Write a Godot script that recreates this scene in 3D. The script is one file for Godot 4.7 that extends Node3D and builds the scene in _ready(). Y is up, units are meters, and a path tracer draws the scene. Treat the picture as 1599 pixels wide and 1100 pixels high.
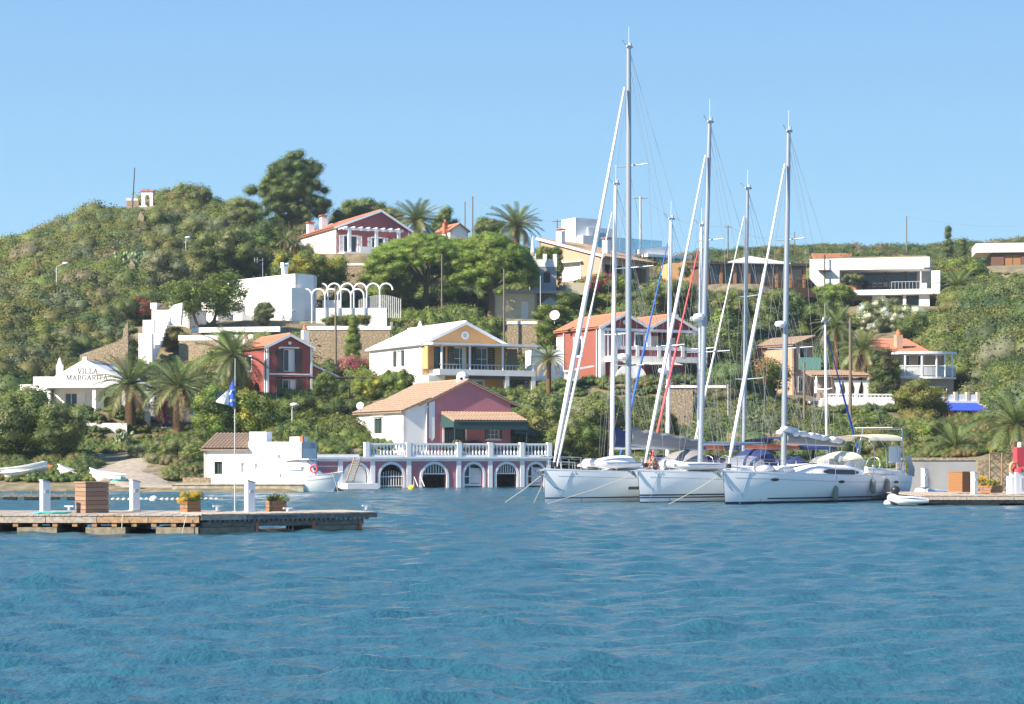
extends Node3D
# A Mediterranean harbour inlet: hillside villas, pontoons and moored yachts.
# Places are written with P(u, v, D): the point seen at column u, row v of the 1599 x 1100 photograph at D metres from the lens.
const FOC := 3200.0
const CU := 799.5
const HV := 712.0
const EYE := 2.2
const SEA := 0.0

func X(u: float, D: float) -> float: return (u - CU) / FOC * D
func Y(v: float, D: float) -> float: return EYE + (HV - v) / FOC * D
func P(u: float, v: float, D: float) -> Vector3: return Vector3(X(u, D), Y(v, D), -D)

# ---------------------------------------------------------------- mesh builder
class MB:
	var v := PackedVector3Array()
	var n := PackedVector3Array()
	func tri(a: Vector3, b: Vector3, c: Vector3, na: Vector3, nb: Vector3, nc: Vector3) -> void:
		if (c - a).cross(b - a).dot(na + nb + nc) < 0.0:
			v.append(a); v.append(c); v.append(b)
			n.append(na); n.append(nc); n.append(nb)
		else:
			v.append(a); v.append(b); v.append(c)
			n.append(na); n.append(nb); n.append(nc)
	func ftri(a: Vector3, b: Vector3, c: Vector3, out := Vector3.ZERO) -> void:
		var m := (c - a).cross(b - a)
		if m.length_squared() < 1e-16: return
		m = m.normalized()
		if out != Vector3.ZERO and m.dot(out) < 0.0: m = -m
		tri(a, b, c, m, m, m)
	func quad(a: Vector3, b: Vector3, c: Vector3, d: Vector3, out := Vector3.ZERO) -> void:
		ftri(a, b, c, out); ftri(a, c, d, out)
	func box(c: Vector3, s: Vector3, B := Basis.IDENTITY) -> MB:
		var x := B.x * s.x * 0.5
		var y := B.y * s.y * 0.5
		var z := B.z * s.z * 0.5
		for k in [[x, y, z], [y, z, x], [z, x, y]]:
			for g in [1.0, -1.0]:
				var o: Vector3 = c + k[0] * g
				quad(o - k[1] - k[2], o + k[1] - k[2], o + k[1] + k[2], o - k[1] + k[2], k[0] * g)
		return self
	func b2(x0: float, y0: float, z0: float, x1: float, y1: float, z1: float) -> MB:
		return box(Vector3(x0 + x1, y0 + y1, z0 + z1) * 0.5, Vector3(absf(x1 - x0), absf(y1 - y0), absf(z1 - z0)))
	func bar(p: Vector3, q: Vector3, w: float, h: float) -> MB:
		var d := (q - p).normalized()
		var up := Vector3.UP if absf(d.y) < 0.95 else Vector3.RIGHT
		var s := d.cross(up).normalized()
		return box((p + q) * 0.5, Vector3(p.distance_to(q), h, w), Basis(d, s.cross(d).normalized(), s))
	func tube(pts: Array, rad, sides := 6, caps := true) -> MB:
		var rings := []
		var nor := []
		var up := Vector3.UP
		for i in pts.size():
			var d: Vector3 = (pts[mini(i + 1, pts.size() - 1)] - pts[maxi(i - 1, 0)]).normalized()
			if i == 0 and absf(d.y) > 0.9: up = Vector3.RIGHT
			var s := d.cross(up).normalized()
			if s.length_squared() < 0.1: s = d.cross(Vector3.FORWARD).normalized()
			var t := s.cross(d).normalized()
			var r: float = rad if (rad is float or rad is int) else rad[i]
			var ring := []
			var nr := []
			for k in sides:
				var a := TAU * k / sides
				var m := s * cos(a) + t * sin(a)
				ring.append(pts[i] + m * r); nr.append(m)
			rings.append(ring); nor.append(nr)
		for i in pts.size() - 1:
			for k in sides:
				var k2 := (k + 1) % sides
				tri(rings[i][k], rings[i + 1][k], rings[i + 1][k2], nor[i][k], nor[i + 1][k], nor[i + 1][k2])
				tri(rings[i][k], rings[i + 1][k2], rings[i][k2], nor[i][k], nor[i + 1][k2], nor[i][k2])
		if caps:
			for e in [0, pts.size() - 1]:
				var o: Vector3 = pts[e] - pts[1 if e == 0 else e - 1]
				for k in range(1, sides - 1):
					ftri(rings[e][0], rings[e][k], rings[e][k + 1], o)
		return self
	func lathe(o: Vector3, prof: Array, sides := 8, xf := Basis.IDENTITY) -> MB:   # prof: Vector2(r, y)
		for i in prof.size() - 1:
			var p0: Vector2 = prof[i]
			var p1: Vector2 = prof[i + 1]
			var tn := Vector2(p1.y - p0.y, p0.x - p1.x).normalized()
			for k in sides:
				var a := TAU * k / sides
				var b := TAU * (k + 1) / sides
				var da := Vector3(cos(a), 0, sin(a))
				var db := Vector3(cos(b), 0, sin(b))
				var na := xf * (da * tn.x + Vector3.UP * tn.y)
				var nb := xf * (db * tn.x + Vector3.UP * tn.y)
				var q0 := o + xf * (da * p0.x + Vector3.UP * p0.y)
				var q1 := o + xf * (db * p0.x + Vector3.UP * p0.y)
				var q2 := o + xf * (db * p1.x + Vector3.UP * p1.y)
				var q3 := o + xf * (da * p1.x + Vector3.UP * p1.y)
				if p0.x > 1e-5: tri(q0, q1, q2, na, nb, nb)
				if p1.x > 1e-5: tri(q0, q2, q3, na, nb, na)
		return self
	func grid(g: Array, flip_to := Vector3.ZERO) -> MB:      # rows of points, smooth
		var R := g.size()
		var C: int = g[0].size()
		var nn := []
		for i in R:
			var row := []
			for j in C:
				var a: Vector3 = g[mini(i + 1, R - 1)][j] - g[maxi(i - 1, 0)][j]
				var b: Vector3 = g[i][mini(j + 1, C - 1)] - g[i][maxi(j - 1, 0)]
				var m := a.cross(b).normalized()
				if flip_to != Vector3.ZERO and m.dot(flip_to) < 0.0: m = -m
				row.append(m)
			nn.append(row)
		for i in R - 1:
			for j in C - 1:
				tri(g[i][j], g[i + 1][j], g[i + 1][j + 1], nn[i][j], nn[i + 1][j], nn[i + 1][j + 1])
				tri(g[i][j], g[i + 1][j + 1], g[i][j + 1], nn[i][j], nn[i + 1][j + 1], nn[i][j + 1])
		return self
	func prism(pts: Array, dep: Vector3) -> MB:      # planar outline extruded by dep (backwards)
		var e1: Vector3 = (pts[1] - pts[0]).normalized()
		var w := -dep.normalized()
		var e2 := w.cross(e1).normalized()
		var flat := PackedVector2Array()
		for p in pts: flat.append(Vector2((p - pts[0]).dot(e1), (p - pts[0]).dot(e2)))
		var idx := Geometry2D.triangulate_polygon(flat)
		for i in range(0, idx.size(), 3):
			ftri(pts[idx[i]], pts[idx[i + 1]], pts[idx[i + 2]], w)
			ftri(pts[idx[i]] + dep, pts[idx[i + 1]] + dep, pts[idx[i + 2]] + dep, -w)
		var ar := 0.0
		for i in flat.size():
			var q := flat[(i + 1) % flat.size()]
			ar += flat[i].x * q.y - q.x * flat[i].y
		for i in pts.size():
			var a: Vector3 = pts[i]
			var b: Vector3 = pts[(i + 1) % pts.size()]
			var o := (b - a).cross(w) * signf(ar)
			quad(a, b, b + dep, a + dep, o)
		return self
	func ball(c: Vector3, r: Vector3, lat := 6, lon := 8) -> MB:
		for i in lat:
			for j in lon:
				var q := []
				for k in [[i, j], [i + 1, j], [i + 1, j + 1], [i, j + 1]]:
					var th: float = PI * k[0] / lat
					var ph: float = TAU * k[1] / lon
					q.append(Vector3(sin(th) * cos(ph), cos(th), sin(th) * sin(ph)))
				if i > 0: tri(c + q[0] * r, c + q[1] * r, c + q[3] * r, q[0], q[1], q[3])
				if i < lat - 1: tri(c + q[1] * r, c + q[2] * r, c + q[3] * r, q[1], q[2], q[3])
		return self
	func wall(A: Vector3, U: Vector3, w: float, h: float, N: Vector3, t: float, ops := []) -> MB:   # a wall with real openings [x0, y0, x1, y1]
		var xs := [0.0, w]
		var ys := [0.0, h]
		for o in ops:
			xs.append(clampf(o[0], 0, w)); xs.append(clampf(o[2], 0, w))
			ys.append(clampf(o[1], 0, h)); ys.append(clampf(o[3], 0, h))
		xs.sort(); ys.sort()
		var at := func(x: float, y: float, z: float) -> Vector3: return A + U * x + Vector3.UP * y - N * z
		for i in xs.size() - 1:
			if xs[i + 1] - xs[i] < 1e-4: continue
			for j in ys.size() - 1:
				if ys[j + 1] - ys[j] < 1e-4: continue
				var mx: float = (xs[i] + xs[i + 1]) * 0.5
				var my: float = (ys[j] + ys[j + 1]) * 0.5
				var hole := false
				for o in ops:
					if mx > o[0] and mx < o[2] and my > o[1] and my < o[3]: hole = true
				if hole: continue
				quad(at.call(xs[i], ys[j], 0), at.call(xs[i + 1], ys[j], 0), at.call(xs[i + 1], ys[j + 1], 0), at.call(xs[i], ys[j + 1], 0), N)
				quad(at.call(xs[i], ys[j], t), at.call(xs[i + 1], ys[j], t), at.call(xs[i + 1], ys[j + 1], t), at.call(xs[i], ys[j + 1], t), -N)
		for o in ops + [[w, h, 0.0, 0.0]]:
			var a: Array = [[o[0], o[1], o[2], o[1]], [o[2], o[1], o[2], o[3]], [o[2], o[3], o[0], o[3]], [o[0], o[3], o[0], o[1]]]
			for e in a:
				quad(at.call(e[0], e[1], 0), at.call(e[2], e[3], 0), at.call(e[2], e[3], t), at.call(e[0], e[1], t))
		return self
	func tiles(O: Vector3, U: Vector3, w: float, V: Vector3, ln: float, pitch := 0.24) -> MB:   # a slope of barrel tiles in courses
		var N := U.cross(V).normalized()
		if N.y < 0.0: N = -N
		var cols := maxi(2, int(round(w / pitch)))
		var dx := w / cols
		var rows := maxi(1, int(round(ln / 0.42)))
		var dy := ln / rows
		var prof := [[0.0, 0.0], [0.18, 0.55], [0.5, 1.0], [0.82, 0.55]]
		for r in rows:
			var s0 := r * dy - 0.03
			var s1 := (r + 1) * dy
			var pts0 := []
			var pts1 := []
			for c in cols:
				for q in prof:
					var hh: float = q[1] * 0.07
					pts0.append(O + U * ((c + q[0]) * dx) + V * s0 + N * (hh + 0.03))
					pts1.append(O + U * ((c + q[0]) * dx) + V * s1 + N * hh)
			pts0.append(O + U * w + V * s0 + N * 0.03)
			pts1.append(O + U * w + V * s1)
			for i in pts0.size() - 1:
				quad(pts0[i], pts0[i + 1], pts1[i + 1], pts1[i], N)
		# soffit slab
		var e := N * 0.02
		box(O + U * w * 0.5 + V * ln * 0.5 - N * 0.06 - e, Vector3(w, 0.1, ln), Basis(U, N, U.cross(N)))
		return self
	func quad2(q: Array, off: Vector3) -> MB:
		quad(q[0] + off, q[1] + off, q[2] + off, q[3] + off, off)
		return self
	func mesh() -> ArrayMesh:
		var a := []
		a.resize(Mesh.ARRAY_MAX)
		a[Mesh.ARRAY_VERTEX] = v
		a[Mesh.ARRAY_NORMAL] = n
		var m := ArrayMesh.new()
		m.add_surface_from_arrays(Mesh.PRIMITIVE_TRIANGLES, a)
		return m

# ---------------------------------------------------------------- nodes
var taken := {}
func numbered(called: String) -> String:
	if not taken.has(called):
		taken[called] = 0
		return called
	taken[called] += 1
	return "%s_%03d" % [called, taken[called]]
func tag(o: Node, label: String, category: String, group := "", kind := "") -> Node:
	if label: o.set_meta("label", label)
	if category: o.set_meta("category", category)
	if group: o.set_meta("group", group)
	if kind: o.set_meta("kind", kind)
	return o
func thing(called: String, label: String, category: String, at: Vector3, turn := 0.0, group := "") -> Node3D:
	var o := Node3D.new()
	o.name = numbered(called)
	add_child(o)
	o.position = at
	o.rotation.y = turn
	tag(o, label, category, group)
	return o
func part(called: String, mb: MB, m: Material, par: Node3D, at := Vector3.ZERO) -> MeshInstance3D:
	return inst(called, mb.mesh(), m, par, at)
func inst(called: String, ms: Mesh, m: Material, par: Node3D, at := Vector3.ZERO) -> MeshInstance3D:
	var o := MeshInstance3D.new()
	o.name = called
	o.mesh = ms
	o.material_override = m
	o.position = at
	par.add_child(o, true)
	return o
func single(called: String, mb: MB, m: Material, label: String, category: String, at := Vector3.ZERO, turn := 0.0, group := "") -> MeshInstance3D:
	var o := MeshInstance3D.new()
	o.name = numbered(called)
	o.mesh = mb.mesh()
	o.material_override = m
	add_child(o)
	o.position = at
	o.rotation.y = turn
	tag(o, label, category, group)
	return o
func structure(called: String, mb: MB, m: Material) -> MeshInstance3D:
	var o := MeshInstance3D.new()
	o.name = numbered(called)
	o.mesh = mb.mesh()
	o.material_override = m
	add_child(o)
	o.set_meta("kind", "structure")
	return o
func many(called: String, ms: Mesh, m: Material, xfs: Array, cols: Array, par: Node3D) -> MultiMeshInstance3D:
	var mm := MultiMesh.new()
	mm.transform_format = MultiMesh.TRANSFORM_3D
	mm.use_colors = cols.size() > 0
	mm.mesh = ms
	mm.instance_count = xfs.size()
	for i in xfs.size():
		mm.set_instance_transform(i, xfs[i])
		if cols.size(): mm.set_instance_color(i, cols[i])
	var o := MultiMeshInstance3D.new()
	o.name = called if par != self else numbered(called)
	o.multimesh = mm
	o.material_override = m
	o.set_meta("kind", "stuff")
	par.add_child(o, true)
	return o

# ---------------------------------------------------------------- materials (reflectances are linear)
var M := {}
var T := {}
func lin(r: float, g: float, b: float) -> Color: return Color(r, g, b).linear_to_srgb()
func noise_tex(key: String, freq: float, lo: float, hi: float, oct := 4, type := FastNoiseLite.TYPE_SIMPLEX_SMOOTH, size := 512, mid := -1.0) -> Texture2D:
	var f := FastNoiseLite.new()
	f.seed = key.hash() % 1000
	f.noise_type = type
	f.frequency = freq
	f.fractal_octaves = oct
	var g := Gradient.new()
	g.set_color(0, Color(lo, lo, lo))
	g.set_color(1, Color(hi, hi, hi))
	if mid >= 0.0: g.add_point(0.5, Color(mid, mid, mid))
	var t := NoiseTexture2D.new()
	t.width = size; t.height = size
	t.seamless = true
	t.noise = f
	t.color_ramp = g
	T[key] = t
	return t
func ramp_tex(key: String, freq: float, cols: Array, oct := 4, type := FastNoiseLite.TYPE_SIMPLEX_SMOOTH, size := 512) -> Texture2D:
	var t: NoiseTexture2D = noise_tex(key, freq, 0, 1, oct, type, size)
	var g := Gradient.new()
	g.offsets = PackedFloat32Array(); g.colors = PackedColorArray()
	var offs := PackedFloat32Array()
	var cs := PackedColorArray()
	for i in cols.size():
		offs.append(cols[i][0])
		cs.append(lin(cols[i][1], cols[i][2], cols[i][3]))
	g.offsets = offs; g.colors = cs
	t.color_ramp = g
	return t
func mat(key: String, c: Color, rough := 0.8, tex := "", scale := 0.3, bump := "", bump_cm := 0.0, bscale := 0.0, world := true) -> StandardMaterial3D:
	var m := StandardMaterial3D.new()
	m.resource_name = key
	m.albedo_color = c
	m.roughness = rough
	if tex or bump:
		m.uv1_triplanar = true
		m.uv1_world_triplanar = world
		m.uv1_scale = Vector3.ONE * scale
	if tex: m.albedo_texture = T[tex]
	if bump:
		m.heightmap_enabled = true
		m.heightmap_texture = T[bump]
		m.heightmap_scale = bump_cm
	M[key] = m
	return m
func make_materials() -> void:
	noise_tex("stain", 0.012, 0.93, 1.0, 5)
	noise_tex("blotch", 0.02, 0.55, 1.0, 5)
	noise_tex("grain", 0.05, 0.7, 1.0, 3)
	noise_tex("rough", 0.03, 0.0, 1.0, 5)
	noise_tex("cell", 0.03, 0.0, 1.0, 2, FastNoiseLite.TYPE_CELLULAR)
	noise_tex("leafy", 0.03, 0.5, 1.0, 3)
	ramp_tex("stone", 0.035, [[0.0, 0.16, 0.12, 0.08], [0.35, 0.3, 0.23, 0.15], [0.6, 0.42, 0.33, 0.22], [1.0, 0.6, 0.5, 0.36]], 3, FastNoiseLite.TYPE_CELLULAR)
	ramp_tex("oldtile", 0.04, [[0.0, 0.3, 0.23, 0.16], [0.35, 0.44, 0.34, 0.25], [0.52, 0.52, 0.33, 0.22], [0.7, 0.54, 0.43, 0.32], [1.0, 0.6, 0.52, 0.42]], 4)
	ramp_tex("soil", 0.02, [[0.0, 0.1, 0.085, 0.045], [0.4, 0.155, 0.13, 0.07], [0.65, 0.23, 0.185, 0.105], [1.0, 0.31, 0.25, 0.16]], 5)
	ramp_tex("dirtpath", 0.02, [[0.0, 0.3, 0.24, 0.17], [0.5, 0.42, 0.35, 0.27], [1.0, 0.55, 0.48, 0.4]], 5)
	ramp_tex("plank", 0.02, [[0.0, 0.26, 0.22, 0.18], [0.5, 0.4, 0.35, 0.3], [1.0, 0.54, 0.49, 0.43]], 5)
	ramp_tex("bark", 0.03, [[0.0, 0.07, 0.05, 0.035], [0.5, 0.15, 0.11, 0.075], [1.0, 0.26, 0.2, 0.14]], 5)
	ramp_tex("concrete", 0.02, [[0.0, 0.22, 0.2, 0.15], [0.5, 0.36, 0.33, 0.26], [1.0, 0.5, 0.46, 0.38]], 5)
	mat("white", lin(0.87, 0.86, 0.84), 0.85, "stain", 0.12, "rough", 0.4)
	mat("white_roof", lin(0.76, 0.75, 0.73), 0.85, "stain", 0.15)
	mat("white_trim", lin(0.84, 0.85, 0.86), 0.7, "stain", 0.3)
	mat("white_metal", lin(0.78, 0.79, 0.8), 0.4)
	mat("red_wall", lin(0.311, 0.067, 0.063), 0.85, "stain", 0.15, "rough", 0.3)
	mat("salmon_wall", lin(0.29, 0.09, 0.062), 0.85, "stain", 0.15, "rough", 0.3)
	mat("maroon_wall", lin(0.301, 0.085, 0.094), 0.85, "stain", 0.15)
	mat("pink_wall", lin(0.517, 0.197, 0.235), 0.85, "stain", 0.2, "rough", 0.3)
	mat("ochre_wall", lin(0.7, 0.39, 0.16), 0.85, "stain", 0.15)
	mat("peach_wall", lin(0.538, 0.336, 0.227), 0.85, "stain", 0.12)
	mat("cream_wall", lin(0.605, 0.521, 0.353), 0.85, "stain", 0.12)
	mat("beige_wall", lin(0.420, 0.336, 0.260), 0.85, "stain", 0.12)
	mat("grey_wall", lin(0.336, 0.336, 0.336), 0.85, "stain", 0.12)
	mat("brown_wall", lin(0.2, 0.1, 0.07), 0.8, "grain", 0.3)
	mat("blue_trim", lin(0.420, 0.504, 0.605), 0.8, "stain", 0.2)
	mat("terracotta", lin(0.672, 0.277, 0.160), 0.85, "grain", 0.25)
	mat("terracotta_pale", lin(0.672, 0.378, 0.235), 0.85, "grain", 0.25)
	mat("clay", lin(0.5, 0.16, 0.08), 0.85)
	mat("oldtile", lin(0.74, 0.72, 0.7), 0.9, "oldtile", 0.22)
	mat("stone", lin(0.85, 0.85, 0.85), 0.95, "stone", 0.3, "stone", 6.0)
	mat("soil", Color.WHITE, 0.98, "soil", 0.05, "rough", 12.0)
	mat("path", lin(0.85, 0.85, 0.85), 0.95, "dirtpath", 0.12, "rough", 3.0)
	mat("concrete", Color.WHITE, 0.9, "concrete", 0.2, "rough", 1.0)
	mat("green_shutter", lin(0.025, 0.05, 0.04), 0.6)
	mat("green_awning", lin(0.02, 0.06, 0.06), 0.85)
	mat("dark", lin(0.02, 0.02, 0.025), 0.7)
	mat("frame_dark", lin(0.05, 0.04, 0.035), 0.5)
	mat("glass", lin(0.03, 0.04, 0.05), 0.06)
	mat("blue_glass", Color(0.45, 0.75, 0.85, 0.45), 0.05).transparency = BaseMaterial3D.TRANSPARENCY_ALPHA
	mat("curtain", lin(0.7, 0.7, 0.7), 0.9)
	mat("wood", lin(0.9, 0.62, 0.38), 0.75, "plank", 0.8, "rough", 0.4)
	mat("wood_orange", lin(0.42, 0.2, 0.075), 0.75, "grain", 0.8)
	mat("wood_brown", lin(0.37, 0.23, 0.155), 0.8, "grain", 0.9)
	mat("wood_brown2", lin(0.45, 0.29, 0.2), 0.8, "grain", 0.9)
	mat("wood_dark", lin(0.05, 0.03, 0.02), 0.7)
	mat("plank", Color.WHITE, 0.85, "plank", 0.7)
	mat("plank2", lin(1.0, 0.96, 0.9), 0.85, "plank", 0.6)
	mat("plank3", lin(1.0, 0.78, 0.55), 0.85, "plank", 0.5)
	mat("fascia_warm", lin(1.0, 0.72, 0.48), 0.85, "plank", 0.5)
	mat("beam_grey", lin(0.3, 0.28, 0.26), 0.9, "blotch", 0.5)  # weathered grey wood; also the shade painted onto the left pontoon's end boards
	mat("float", lin(0.72, 0.67, 0.58), 0.9, "concrete", 0.5)
	mat("gel", lin(0.9, 0.9, 0.9), 0.2)
	mat("deck", lin(0.78, 0.77, 0.74), 0.6)
	mat("navy", lin(0.02, 0.035, 0.12), 0.75)
	mat("navy_stripe", lin(0.02, 0.035, 0.08), 0.3)
	mat("blue_cloth", lin(0.02, 0.12, 0.5), 0.75)
	mat("red_cloth", lin(0.7, 0.1, 0.12), 0.75)
	mat("orange_cloth", lin(0.8, 0.16, 0.06), 0.75)
	mat("grey_cover", lin(0.25, 0.24, 0.24), 0.85)
	mat("sail", lin(0.78, 0.78, 0.77), 0.8)
	mat("canvas", lin(0.75, 0.69, 0.52), 0.85)
	mat("vinyl", Color(0.75, 0.75, 0.78, 0.35), 0.12).transparency = BaseMaterial3D.TRANSPARENCY_ALPHA
	mat("alu", lin(0.33, 0.37, 0.42), 0.35).metallic = 0.4
	mat("steel", lin(0.6, 0.62, 0.65), 0.25).metallic = 0.8
	mat("wire", lin(0.3, 0.3, 0.31), 0.5)
	mat("rope", lin(0.55, 0.5, 0.38), 0.9)
	mat("rope_blue", lin(0.12, 0.2, 0.35), 0.9)
	mat("fender", lin(0.22, 0.22, 0.19), 0.5)
	mat("rubber", lin(0.7, 0.71, 0.72), 0.5)
	mat("black", lin(0.02, 0.02, 0.022), 0.4)
	mat("smoke", lin(0.03, 0.025, 0.03), 0.08)
	mat("yellow", lin(0.8, 0.6, 0.03), 0.5)
	mat("red_paint", lin(0.65, 0.06, 0.07), 0.4)
	mat("turquoise", lin(0.1, 0.5, 0.45), 0.4)
	mat("green_screen", lin(0.1, 0.26, 0.23), 0.8)
	mat("grey_paint", lin(0.45, 0.47, 0.5), 0.5)
	mat("skin", lin(0.45, 0.2, 0.12), 0.55)
	mat("hair", lin(0.04, 0.025, 0.015), 0.7)
	mat("awning_blue", lin(0.03, 0.08, 0.6), 0.8)
	mat("pole_wood", lin(0.24, 0.2, 0.15), 0.9, "grain", 0.5)
	mat("bark", Color.WHITE, 0.95, "bark", 0.7, "rough", 4.0)
	mat("palm_bark", lin(1.0, 0.75, 0.5), 0.95, "bark", 0.8, "cell", 5.0)
	mat("fruit", lin(0.45, 0.2, 0.04), 0.7)
	mat("text", lin(0.07, 0.075, 0.09), 0.7)
	mat("flag_blue", lin(0.03, 0.09, 0.42), 0.8)
	for k in [["leaf", 0.3], ["palm_leaf", 0.3], ["petal", 0.25]]:
		var m := mat(k[0], Color.WHITE, 0.6)
		m.vertex_color_use_as_albedo = true
		m.backlight_enabled = true
		m.backlight = lin(0.72, 0.85, 0.4)
	M.petal.backlight = lin(0.5, 0.5, 0.4)
	M.sail.backlight_enabled = true
	M.sail.backlight = lin(0.2, 0.2, 0.2)
	M.canvas.backlight_enabled = true
	M.canvas.backlight = lin(0.3, 0.27, 0.18)
	var w := mat("water", lin(0.02, 0.09, 0.12), 0.21, "", 0.0)
	w.metallic_specular = 0.68
	w.uv1_triplanar = true
	w.uv1_world_triplanar = true
	w.uv1_scale = Vector3.ONE * 0.45
	noise_tex("ripple", 0.02, 0.0, 1.0, 4, FastNoiseLite.TYPE_SIMPLEX_SMOOTH, 1024)
	w.heightmap_enabled = true
	w.heightmap_texture = T.ripple
	w.heightmap_scale = 3.0
# ---------------------------------------------------------------- terrain
const COLS := [
	[-900, [[116, -3], [126, -0.4], [130, 0.3], [145, 3], [180, 12], [220, 20], [260, 24], [330, 22], [480, 12]]],
	[0, [[116, -3], [126, -0.4], [129, 0.3], [138, 0.9], [150, 2.4], [165, 4.6], [180, 7.6], [200, 13], [220, 19], [245, 25], [262, 27], [300, 25], [480, 14]]],
	[130, [[116, -3], [126, -0.4], [129, 0.35], [138, 1.0], [150, 2.2], [165, 3.3], [171, 5.4], [178, 6.2], [190, 8.6], [205, 14], [225, 22], [250, 29], [268, 31.5], [300, 30], [480, 16]]],
	[250, [[114, -3], [124, -0.3], [127, 0.4], [138, 1.2], [150, 2.4], [165, 3.3], [172, 5.2], [180, 6.6], [195, 10.5], [205, 14.5], [218, 18], [235, 24.5], [255, 31.5], [272, 36], [300, 35], [480, 18]]],
	[330, [[113, -3], [123, -0.4], [126, 0.4], [138, 1.0], [150, 2.6], [165, 4.2], [180, 6.8], [195, 10], [206, 14.6], [216, 16], [226, 17.2], [240, 24], [258, 31], [275, 35], [300, 34], [480, 18]]],
	[430, [[113, -3], [124, -0.5], [130, 0.4], [141, 1.2], [146, 3], [165, 5], [178, 7.2], [192, 9.2], [203, 13.4], [212, 15.8], [222, 16.4], [232, 23], [240, 25], [258, 28.5], [275, 32], [300, 32], [480, 18]]],
	[560, [[129, -3], [141, -1.5], [143, 1.6], [146, 2.6], [152, 2.9], [165, 5], [178, 7.2], [192, 9.2], [203, 12.4], [208, 15], [222, 16.6], [232, 22], [240, 25], [255, 26.5], [280, 29], [300, 29], [480, 18]]],
	[720, [[129, -3], [145, -1.5], [147, 1.6], [150, 2.6], [155, 3.1], [165, 5.4], [178, 7.2], [192, 8.8], [203, 11.8], [210, 15.2], [222, 16.9], [236, 21], [250, 25], [265, 27], [300, 29], [480, 20]]],
	[860, [[129, -3], [148, -1.5], [150, 0.6], [153, 2.2], [160, 4.5], [170, 6], [185, 7.6], [197, 9], [207, 12], [222, 17], [232, 20.6], [245, 22.5], [255, 25.5], [280, 29], [330, 31], [480, 22]]],
	[1000, [[118, -3], [128, -0.6], [132, 0.4], [142, 1.6], [156, 3.6], [170, 6], [184, 8.4], [200, 10], [215, 14.6], [235, 20.2], [252, 24.5], [280, 28], [330, 33], [480, 22]]],
	[1150, [[118, -3], [128, -0.6], [132, 0.4], [142, 1.8], [156, 3.8], [170, 5.8], [184, 8], [200, 10.6], [215, 14], [235, 18.6], [250, 22], [275, 25.5], [330, 34.5], [480, 24]]],
	[1300, [[116, -3], [126, -0.6], [130, 0.4], [140, 1.8], [156, 3.8], [170, 5.2], [184, 7.4], [200, 11], [218, 15], [238, 19.2], [255, 24], [285, 28], [335, 35], [480, 24]]],
	[1450, [[110, -3], [117, -0.6], [121, 0.5], [132, 2], [148, 3.6], [162, 4.9], [172, 5.8], [185, 7.6], [200, 11], [220, 15.6], [240, 19.6], [260, 25], [285, 29], [335, 35], [480, 24]]],
	[1599, [[108, -3], [114, -0.6], [118, 0.6], [128, 2], [145, 4.4], [160, 5.6], [172, 6.6], [190, 11], [215, 18], [240, 23], [268, 27.4], [300, 32], [340, 36], [480, 24]]],
	[2600, [[108, -3], [114, -0.6], [118, 0.6], [128, 2], [145, 4.4], [172, 8], [215, 18], [268, 27], [340, 36], [480, 26]]]]
# level building plots: [u, v of the ground, D, radius]
var PLOTS := [
	[110, 642, 176, 8.0], [445, 617, 182, 5.0], [725, 617, 178, 8.0], [1000, 600, 184, 9.0], [540, 402, 236, 7.0],
	[430, 506, 216, 9.0], [550, 506, 214, 5.0], [930, 452, 236, 9.0], [960, 404, 254, 7.0], [1165, 450, 250, 9.0], [1375, 484, 238, 9.0],
	[1565, 420, 268, 6.0], [1225, 616, 188, 5.0], [1430, 640, 184, 6.0], [1505, 660, 168, 5.0], [690, 690, 152, 5.0], [395, 757, 129, 6.0], [1330, 640, 178, 5.0], [255, 510, 208, 4.0], [820, 500, 216, 5.0], [715, 373, 263, 3.0]]
var bump_noise := FastNoiseLite.new()

func prof(col: Array, D: float) -> float:
	var a: Array = col[1]
	if D <= a[0][0]: return a[0][1]
	for i in range(1, a.size()):
		if D <= a[i][0]:
			return lerpf(a[i - 1][1], a[i][1], (D - a[i - 1][0]) / (a[i][0] - a[i - 1][0]))
	return a[-1][1]
func ground(x: float, z: float) -> float:
	var D := -z
	var u := x / D * FOC + CU
	var h := 0.0
	if u <= COLS[0][0]: h = prof(COLS[0], D)
	elif u >= COLS[-1][0]: h = prof(COLS[-1], D)
	else:
		for i in range(1, COLS.size()):
			if u <= COLS[i][0]:
				var t: float = (u - COLS[i - 1][0]) / float(COLS[i][0] - COLS[i - 1][0])
				h = lerpf(prof(COLS[i - 1], D), prof(COLS[i], D), t)
				break
	h += bump_noise.get_noise_2d(x, z) * clampf((D - 140.0) / 80.0, 0.1, 1.0) * 1.3
	for p in PLOTS:
		var px := X(p[0], p[2])
		var d := Vector2(x - px, z + p[2]).length()
		if d < p[3] * 1.6:
			h = lerpf(Y(p[1], p[2]) - 0.15, h, smoothstep(p[3], p[3] * 1.6, d))
	return h
func on_ground(u: float, D: float, up := 0.0) -> Vector3:
	var x := X(u, D)
	return Vector3(x, ground(x, -D) + up, -D)

func make_terrain() -> void:
	bump_noise.seed = 5
	bump_noise.frequency = 0.03
	var g := []
	var D := 108.0
	while D < 480.0:
		var row := []
		for i in 150:
			var x := (i - 74.5) * (2.0 + absf(i - 74.5) * 0.012)
			row.append(Vector3(x, ground(x, -D), -D))
		g.append(row)
		D += 2.0 if D < 290.0 else 6.0
	structure("ground", MB.new().grid(g, Vector3.UP), M.soil)

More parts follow.
